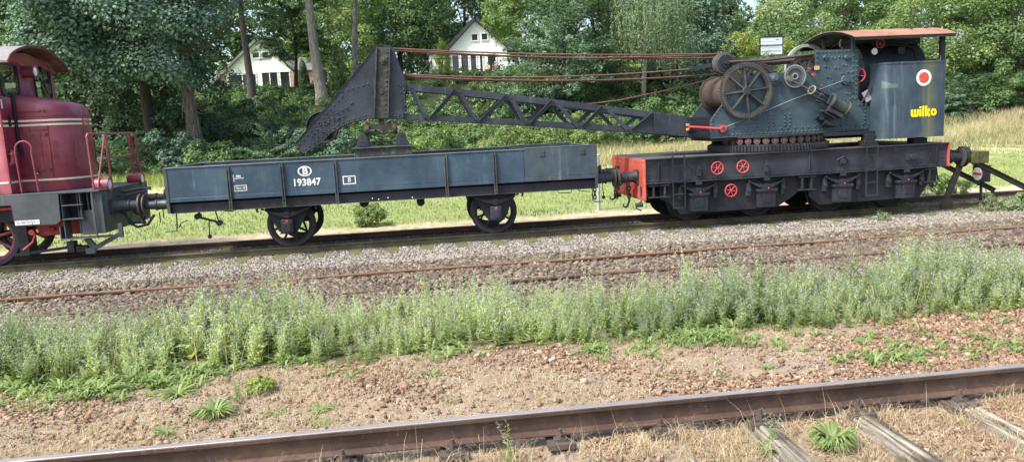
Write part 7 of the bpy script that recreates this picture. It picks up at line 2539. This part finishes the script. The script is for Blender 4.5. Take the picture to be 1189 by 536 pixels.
# ---- the band of tall blue flowering weeds
def weed_template(rs, stems, h):
    """returns leaf arrays (P, N, S, D, T), flower arrays and stem polylines"""
    LP, LN, LS, LD, LT, FP = [], [], [], [], [], []
    SV, SF = [], []
    for s in range(stems):
        a = rs.uniform(0, 2 * np.pi); sp = rs.uniform(.05, .32)
        hh = h * rs.uniform(.65, 1.05)
        tipx = np.array([math.cos(a) * sp * hh, math.sin(a) * sp * hh, hh])
        def pt(t): return np.array([tipx[0] * t ** 1.4, tipx[1] * t ** 1.4, hh * t])
        m = int(20 * hh / .6) + 8
        for i in range(m):
            t = .10 + .88 * (i + rs.uniform()) / m
            b = rs.uniform(0, 2 * np.pi)
            out = np.array([math.cos(b), math.sin(b), rs.uniform(.2, 1.1)]); out /= np.linalg.norm(out)
            L = (.105 * (1 - t) + .030) * rs.uniform(.7, 1.3)
            LP.append(pt(t) + out * L * .5); LD.append(out); LS.append(L)
            LN.append(np.array([-out[0] * out[2], -out[1] * out[2], 1 - out[2] ** 2]) + rs.normal(size=3) * .25)
            LT.append(np.clip(.30 + .5 * t + rs.normal() * .16, 0, 1))
            if t > .34 and rs.uniform() < .46:
                b2 = rs.uniform(0, 2 * np.pi)
                FP.append(pt(t) + np.array([math.cos(b2), math.sin(b2), .3]) * rs.uniform(.012, .035))
        # short flowering side curls
        for i in range(int(5 * hh / .6)):
            t = rs.uniform(.4, .95); b = rs.uniform(0, 2 * np.pi); L = rs.uniform(.05, .13) * (1.25 - t)
            for j in range(5):
                p = pt(t) + np.array([math.cos(b), math.sin(b), .55]) * L * (j + 1) / 5
                LP.append(p); LD.append(rs.normal(size=3)); LS.append(.028 * rs.uniform(.7, 1.2)); LN.append(rs.normal(size=3)); LT.append(np.clip(.6 + rs.normal() * .2, 0, 1))
            FP.append(p + rs.normal(size=3) * .006)
        # stem: three sided
        w = .0045
        base = len(SV)
        for t in (0, .35, .7, 1.0):
            for kk in range(3):
                SV.append(pt(t) + np.array([math.cos(kk * 2.1), math.sin(kk * 2.1), 0]) * w * (1.15 - t))
        for r_ in range(3):
            for kk in range(3):
                SF.append((base + r_ * 3 + kk, base + r_ * 3 + (kk + 1) % 3, base + r_ * 3 + 3 + (kk + 1) % 3, base + r_ * 3 + 3 + kk))
    # basal leaves
    for i in range(16):
        b = rs.uniform(0, 2 * np.pi); out = np.array([math.cos(b), math.sin(b), rs.uniform(.25, .9)]); out /= np.linalg.norm(out)
        L = rs.uniform(.10, .22)
        LP.append(out * L * .55); LD.append(out); LS.append(L); LN.append(np.array([-out[0] * out[2], -out[1] * out[2], 1 - out[2] ** 2])); LT.append(rs.uniform(0, .35))
    V, F, T = leaf_quads(np.array(LP), np.array(LN), np.array(LS), np.array(LT), rs, .23, np.array(LD))
    off = len(V)
    V = np.concatenate([V, np.array(SV)]); F = np.concatenate([F, np.array(SF) + off]); T = np.concatenate([T, np.full(len(SV), .45)])
    FPa = np.array(FP)
    nf = len(FPa)
    FV, FF, FT = leaf_quads(FPa, rs.normal(size=(nf, 3)) + np.array([0, -.6, .4]), rs.uniform(.012, .022, nf), rs.uniform(0, 1, nf), rs, .9)
    return V, F, T, FV, FF, FT
def instance(templates, pos, rot, sc, which, dT=None):
    Vs, Fs, Ts = [], [], []
    off = 0
    for k, (V, F, T) in enumerate(templates):
        sel = np.where(which == k)[0]
        if not len(sel): continue
        c, s = np.cos(rot[sel]), np.sin(rot[sel])
        W = np.empty((len(sel), len(V), 3))
        W[:, :, 0] = V[:, 0][None] * c[:, None] - V[:, 1][None] * s[:, None]
        W[:, :, 1] = V[:, 0][None] * s[:, None] + V[:, 1][None] * c[:, None]
        W[:, :, 2] = V[:, 2][None]
        W = W * sc[sel][:, None, None] + pos[sel][:, None, :]
        FF = F[None] + (np.arange(len(sel)) * len(V))[:, None, None] + off
        tt = np.tile(T, (len(sel), 1))
        if dT is not None: tt = np.clip(tt + dT[sel][:, None], 0, 1)
        Vs.append(W.reshape(-1, 3)); Fs.append(FF.reshape(-1, 4)); Ts.append(tt.ravel())
        off += len(sel) * len(V)
    return np.concatenate(Vs), np.concatenate(Fs), np.concatenate(Ts)
rw = np.random.RandomState(5)
tm = [weed_template(rw, rw.randint(2, 5), rw.uniform(.5, .78)) for _ in range(12)]
n = 3900
y = rw.uniform(7.45, 10.5, n); lo, hi = vis_x(y); x = rw.uniform(0, 1, n) * (hi - lo) + lo
front = 7.62 + .22 * np.sin(x * .9 + .6) + .14 * np.sin(x * 2.3) - .075 * np.clip(x, -1, 6) * 1.2 + .20 * np.exp(-((x + 1.6) / .8) ** 2)
back = 10.0 + .3 * np.sin(x * .7 + 2) + .2 * np.sin(x * 1.9)
dens = np.clip((y - front) / .35, 0, 1) * np.clip((back - y) / .5, 0, 1) * np.clip(.55 + blob(x, y, .9, 5), .25, 1)
dens *= 1 - .5 * np.exp(-((x + .95) / .28) ** 2 - ((y - 8.1) / .45) ** 2)
k = rw.uniform(size=n) < dens
x, y = x[k], y[k]; n = len(x)
hs = (.78 - .17 * np.exp(-((x - .6) / 1.5) ** 2) + .10 * np.sin(x * .8 + 2.2) + .10 * np.sin(x * 2.1) + .035 * np.clip(x, -5, 2.5) - .055 * np.clip(x - 2.8, 0, 3) + .42 * np.clip(-x - 1.2, 0, 3) / 3) * (rw.uniform(.60, 1.08, n) + .32 * (rw.uniform(size=n) < .12)) * np.clip(.55 + (y - 7.4) * .55, .5, 1.0)
pos = np.stack([x, y, tz(x, y) - .01], 1)
wh = rw.randint(0, 12, n); ro = rw.uniform(0, 6.28, n)
dT = .75 * (blob(x, y, 1.0, 3) - .5) + .10 * rw.normal(size=n)
V, F, T = instance([t[:3] for t in tm], pos, ro, hs, wh, dT)
print('weeds', n, len(F))
o = np_mesh('weeds', V, [F], GL['weed'], tint=T); tag(o, 'band of tall grey green weeds between the two front tracks', 'weeds', kind='stuff')
FLW = leafy('weed_flower', (.20, .20, .44), (.46, .45, .70), .3, gloss=.02)
V, F, T = instance([t[3:] for t in tm], pos, ro, hs, wh)
k = (np.repeat(blob(x, y, .6, 7), 1) > .30)
o = np_mesh('weed_flowers', V, [F], FLW, tint=T); tag(o, 'tiny violet blue flowers on the tall weeds', 'flowers', kind='stuff')

rs = np.random.RandomState(98)
n = 1500
x = rs.uniform(-6.5, 10.5, n); y = rs.uniform(7.75, 10.2, n)
k = rs.uniform(size=n) < np.clip(blob(x, y, 1.0, 4) * 1.5 - .35, .05, 1); x, y = x[k], y[k]; n = len(x)
blade_obj('dead_stalks', 'pale dead stalks standing among the tall weeds', 'dry stalks', GL['hay'],
          P=np.stack([x, y, tz(x, y) - .01], 1), H=rs.uniform(.35, .68, n), W=rs.uniform(.004, .008, n), lean=rs.normal(0, .28, (n, 2)), T=rs.uniform(.2, 1, n), rs=rs)
# ---- low green rosettes along the front edge of the weeds and here and there in the gravel
def rosette_template(rs, nl, L, upr, ws_=1.0):
    P, N, S, D, T = [], [], [], [], []
    Vq, Fq, Tq = [], [], []
    for i in range(nl):
        b = rs.uniform(0, 2 * np.pi); l = L * rs.uniform(.6, 1.2); u = rs.uniform(*upr)
        d = np.array([math.cos(b), math.sin(b), 0]); w = np.array([-d[1], d[0], 0]) * l * rs.uniform(.05, .09) * ws_
        pts = [d * l * t + np.array([0, 0, 1]) * l * (u * t - u * .75 * t * t + .02) for t in (0, .3, .65, 1.0)]
        ws = (.35, 1.0, .85, .05)
        base = len(Vq)
        for p, ww in zip(pts, ws): Vq += [p - w * ww, p + w * ww]
        t0 = rs.uniform(.1, .9)
        Tq += [t0] * 8
        for j in range(3): Fq.append((base + 2 * j, base + 2 * j + 1, base + 2 * j + 3, base + 2 * j + 2))
    return np.array(Vq), np.array(Fq), np.array(Tq)
rt = [rosette_template(rw, rw.randint(12, 26), rw.uniform(.09, .17), (.5, 1.9)) for _ in range(8)]
n = 2300
x = rw.uniform(-6.5, 9.5, n)
fr = 7.45 + .22 * np.sin(x * .9 + .6) + .14 * np.sin(x * 2.3) - .075 * np.clip(x, -1, 6) * 1.2 + .20 * np.exp(-((x + 1.6) / .8) ** 2)
y = fr + rw.normal(.16, .22, n)
k = rw.uniform(size=n) < np.clip(-.05 + 1.25 * blob(x, y, 1.3, 8) - .45 * np.exp(-((x + .2) / .7) ** 2) + .45 * (x < -2.2) - .42 * (x > .6), .05, .95)
x, y = x[k], y[k]; n = len(x)
V, F, T = instance(rt, np.stack([x, y, tz(x, y)], 1), rw.uniform(0, 6.28, n), rw.uniform(.45, 1.15, n), rw.randint(0, 8, n), .1 * rw.normal(size=n))
o = np_mesh('low_weeds', V, [F], GL['rosette'], tint=T); tag(o, 'low bright green leaves along the front edge of the tall weeds', 'weeds', kind='stuff')
# single plants in the gravel, each one a thing
def plant(label, x, y, nl, L, upr, seed, mat='rosette', flat=1.0):
    r_ = np.random.RandomState(seed)
    V, F, T = rosette_template(r_, int(nl * 2.2), L, upr, .62)
    V = V + np.array([x, y, tzf(x, y)])
    root = empty('low_plant', (x, y, tzf(x, y)), label, 'plant')
    return tag(np_mesh('leaves', V, [F], GL[mat], root, tint=T)) and root
SPOTS = [
 ('spreading green plant in the pale soil left of the mossy yellow clump', -1.86, 6.42, 60, .22, (.3, 1.3)),
 ('small green plant in the soil near the lower left', -2.14, 6.05, 26, .13, (.3, 1.1)),
 ('small pale rosette right of the spreading green plant', -1.35, 6.35, 22, .12, (.2, .8)),
 ('low green rosette in the gravel above the middle of the rail', -.98, 6.30, 24, .14, (.2, .7)),
 ('pale star shaped rosette on the reddish gravel', -.02, 6.98, 14, .16, (.2, .7)),
 ('big leafy green tuft below the rail between two split sleepers', 2.70, 4.66, 190, .17, (.8, 2.4)),
 ('small green plant with leaves left of the big leafy tuft', 2.25, 4.70, 26, .13, (.5, 1.6)),
 ('low green plant in the red gravel right of the middle', 2.55, 6.3, 18, .11, (.2, .9)),
 ('small green plant behind the rail joint', 3.05, 6.35, 18, .10, (.2, .9)),
 ('rosette at the edge of the soil left of the yellow clump', -2.35, 7.05, 40, .20, (.3, 1.0)),
]
for i, (lb, x, y, nl, L, up) in enumerate(SPOTS):
    plant(lb, x, y, nl, L, up, 300 + i)
# broad patches of leaves on the right behind the rail
n = 110
x = np.concatenate([rw.normal(4.25, .38, 60), rw.normal(5.35, .45, 60)]); y = np.concatenate([rw.normal(6.28, .12, 60), rw.normal(6.35, .16, 60)]); n = len(x)
V, F, T = instance(rt, np.stack([x, y, tz(x, y)], 1), rw.uniform(0, 6.28, n), rw.uniform(.4, .85, n), rw.randint(0, 8, n))
o = np_mesh('leaf_patch', V, [F], GL['rosette'], tint=T); tag(o, 'patch of low green leaves on the gravel behind the right part of the rail', 'weeds', kind='stuff')
# scattered tiny green plants
n = 520
x = rw.uniform(-5, 7.5, n); y = rw.uniform(4.1, 7.5, n)
k = (rw.uniform(size=n) < np.clip(blob(x, y, 1.6, 2) - .25, .02, 1)) & (abs(y - 5.2) > .15); x, y = x[k], y[k]; n = len(x)
V, F, T = instance(rt, np.stack([x, y, tz(x, y)], 1), rw.uniform(0, 6.28, n), rw.uniform(.12, .36, n), rw.randint(0, 8, n))
o = np_mesh('seedlings', V, [F], GL['rosette'], tint=T); tag(o, 'tiny green seedlings scattered over the pale soil', 'weeds', kind='stuff')

# mossy yellow clump
mx, my = -1.60, 6.98
root = empty('moss_clump', (mx, my, tzf(mx, my)), 'round yellow green mossy clump in the soil in front of the weeds', 'plant')
r_ = np.random.RandomState(4)
foliage('foliage', LM['yellow'], root, clumps(r_, (mx, my, tzf(mx, my) + .05), (.13, .12, .07), 60, 26, .035, .022, 'round', bottom=-.3, shell=.5))

# ---- dry straw: over the soil, beside the rail and between the sleepers
rs = np.random.RandomState(91)
x, y = scatter(110000, 3.5, 7.7, rs, lambda x, y: np.clip(.10 + 1.2 * (blob(x, y, .9, 6) - .35) + .45 * (y < 5.15) + .3 * (x < -1), .04, 1) * (abs(y - 5.2) > .07) * off_sleeper(x, y, .2))
n = len(x)
blade_obj('dry_straw', 'short dry straw lying over the soil and between the nearest sleepers', 'straw', GL['straw'],
          P=np.stack([x, y, tz(x, y) - .004], 1), H=rs.uniform(.03, .085, n), W=rs.uniform(.0015, .004, n), lean=rs.normal(0, 1.1, (n, 2)), T=rs.uniform(0, 1, n), rs=rs)
# standing dry tufts
c = np.array([(-1.85, 4.75), (-1.55, 4.98), (-1.2, 4.9), (-.9, 5.0), (-.35, 4.9), (.15, 4.95), (.55, 5.0), (1.0, 4.95), (1.45, 4.85), (1.75, 4.98), (2.2, 5.0), (2.55, 4.95), (3.05, 5.02), (3.35, 4.95), (3.75, 4.9), (4.25, 5.0), (4.6, 4.85), (-2.4, 5.0), (-.1, 4.6), (.7, 4.55), (1.9, 4.6), (3.45, 4.5), (4.2, 4.6), (-1.4, 5.5), (-2.3, 5.6), (-2.9, 5.8)])
c = np.concatenate([c, np.stack([rs.uniform(-2.8, 5.2, 46), rs.uniform(4.35, 5.08, 46)], 1)])
idx = rs.randint(0, len(c), 7500)
P2 = c[idx] + rs.normal(0, .07, (len(idx), 2))
n = len(idx)
P2[:, 1] = np.where(abs(P2[:, 1] - 5.2) < .08, 5.10, P2[:, 1])
blade_obj('dry_tufts', 'standing tufts of bleached grass along the near side of the rail', 'dry grass', GL['straw'],
          P=np.stack([P2[:, 0], P2[:, 1], tz(P2[:, 0], P2[:, 1]) - .01], 1), H=rs.uniform(.05, .20, n), W=rs.uniform(.0015, .0035, n), lean=rs.normal(0, .75, (n, 2)), T=rs.uniform(.1, 1, n), rs=rs)
# longer arching stalks
n = 150
x = rs.uniform(-2.6, 5.0, n); y = rs.uniform(4.6, 5.1, n)
blade_obj('grass_stalks', 'long thin dry stalks leaning over the nearest rail', 'dry grass', GL['straw'],
          P=np.stack([x, y, tz(x, y) - .01], 1), H=rs.uniform(.2, .36, n), W=rs.uniform(.002, .0035, n), lean=rs.normal(0, .6, (n, 2)) + np.array([-.15, 0]), T=rs.uniform(.4, 1, n), rs=rs)
# green grass tuft by the far left of the rail and behind it
def tuft(label, x, y, n, h, mat, seed, w=.004, spread=.05, name='grass_tuft', lean=.45):
    r_ = np.random.RandomState(seed)
    root = empty(name, (x, y, tzf(x, y)), label, 'grass tuft')
    V, Q, Tr, T = blades(np.stack([x + r_.normal(0, spread, n), y + r_.normal(0, spread, n), np.full(n, tzf(x, y) - .01)], 1), r_.uniform(.4, 1.1, n) * h, r_.uniform(.6, 1.3, n) * w, r_.normal(0, lean, (n, 2)), r_.uniform(0, 1, n), r_)
    np_mesh('blades', V, [Q, Tr], GL[mat], root, tint=T)
tuft('grey green fine leaved tuft just behind the rail left of the middle', -.93, 6.0, 160, .10, 'weed', 11, .0028, .06)
tuft('green tuft behind the rail in front of the reddish gravel', .15, 6.2, 60, .10, 'green', 12, .004, .05)
tuft('small grass tuft in the gravel by the stretcher of weeds at the right', 4.9, 6.9, 60, .10, 'green', 13, .004, .06)
# a tall thin weed standing in front of the rail and one with violet flowers
def tall_weed(label, x, y, k, sc, seed):
    V, F, T, FV, FF, FT = tm[k]
    z = tzf(x, y)
    root = empty('flowering_weed', (x, y, z), label, 'weed')
    np_mesh('leaves', V * sc + np.array([x, y, z]), [F], GL['weed'], root, tint=T)
    np_mesh('flowers', FV * sc + np.array([x, y, z]), [FF], FLW, root, tint=FT)
tall_weed('thin bushy weed standing in front of the rail at the middle', .50, 4.98, 3, .50, 1)
tall_weed('small violet flowering weed beside the leafy tuft below the rail', 2.32, 4.78, 5, .42, 2)
tall_weed('single thin weed in the pale soil below the tall weeds on the left', -1.75, 6.75, 7, .45, 3)
# shrubs and weeds standing by the far track
shrub('round green bush behind the track under the wagon', -1.42, 20.9, (.42, .4, .36), 'light', nc=34, per=60, cr=.16, leaf=.07, seed=201, group='bushes by the track', stems=True)
shrub('grey green bush at the rail end in front of the stop sign', 14.0, 16.1, (.55, .40, .22), 'pale', nc=34, per=60, cr=.13, leaf=.06, seed=202, group='bushes by the track')
shrub('small bush beside the foot of the buffer stop', 13.1, 16.1, (.20, .18, .20), 'pale', nc=16, per=50, cr=.10, leaf=.05, seed=203, group='bushes by the track', mode='flame')
shrub('yellow flecked weeds behind the stop sign', 14.6, 19.6, (1.1, .5, .30), 'light', nc=40, per=60, cr=.16, leaf=.06, seed=204, group='bushes by the track')
shrub('low weed between the rails in front of the buffer stop', 11.9, 17.7, (.25, .3, .12), 'light', nc=16, per=40, cr=.08, leaf=.05, seed=205, group='bushes by the track')
shrub('thin weed in the ballast before the crane ladder', 10.35, 15.85, (.16, .16, .14), 'pale', nc=10, per=40, cr=.08, leaf=.045, seed=206, group='bushes by the track', mode='flame')
# sparse grass beside the far tracks
x, y = scatter(60000, 10.8, 16.4, rs, lambda x, y: np.clip(blob(x, y, 1.1, 9) - .52, 0, 1) * 1.6 + .25 * np.exp(-((y - 14.6) / .5) ** 2) * (blob(x, y, .7, 2) > .45))
n = len(x)
blade_obj('ballast_grass', 'thin dry and green grass growing in the ballast', 'grass', GL['hay'],
          P=np.stack([x, y, tz(x, y) - .01], 1), H=rs.uniform(.04, .11, n), W=rs.uniform(.003, .008, n), lean=rs.normal(0, .5, (n, 2)), T=rs.uniform(0, 1, n), rs=rs)
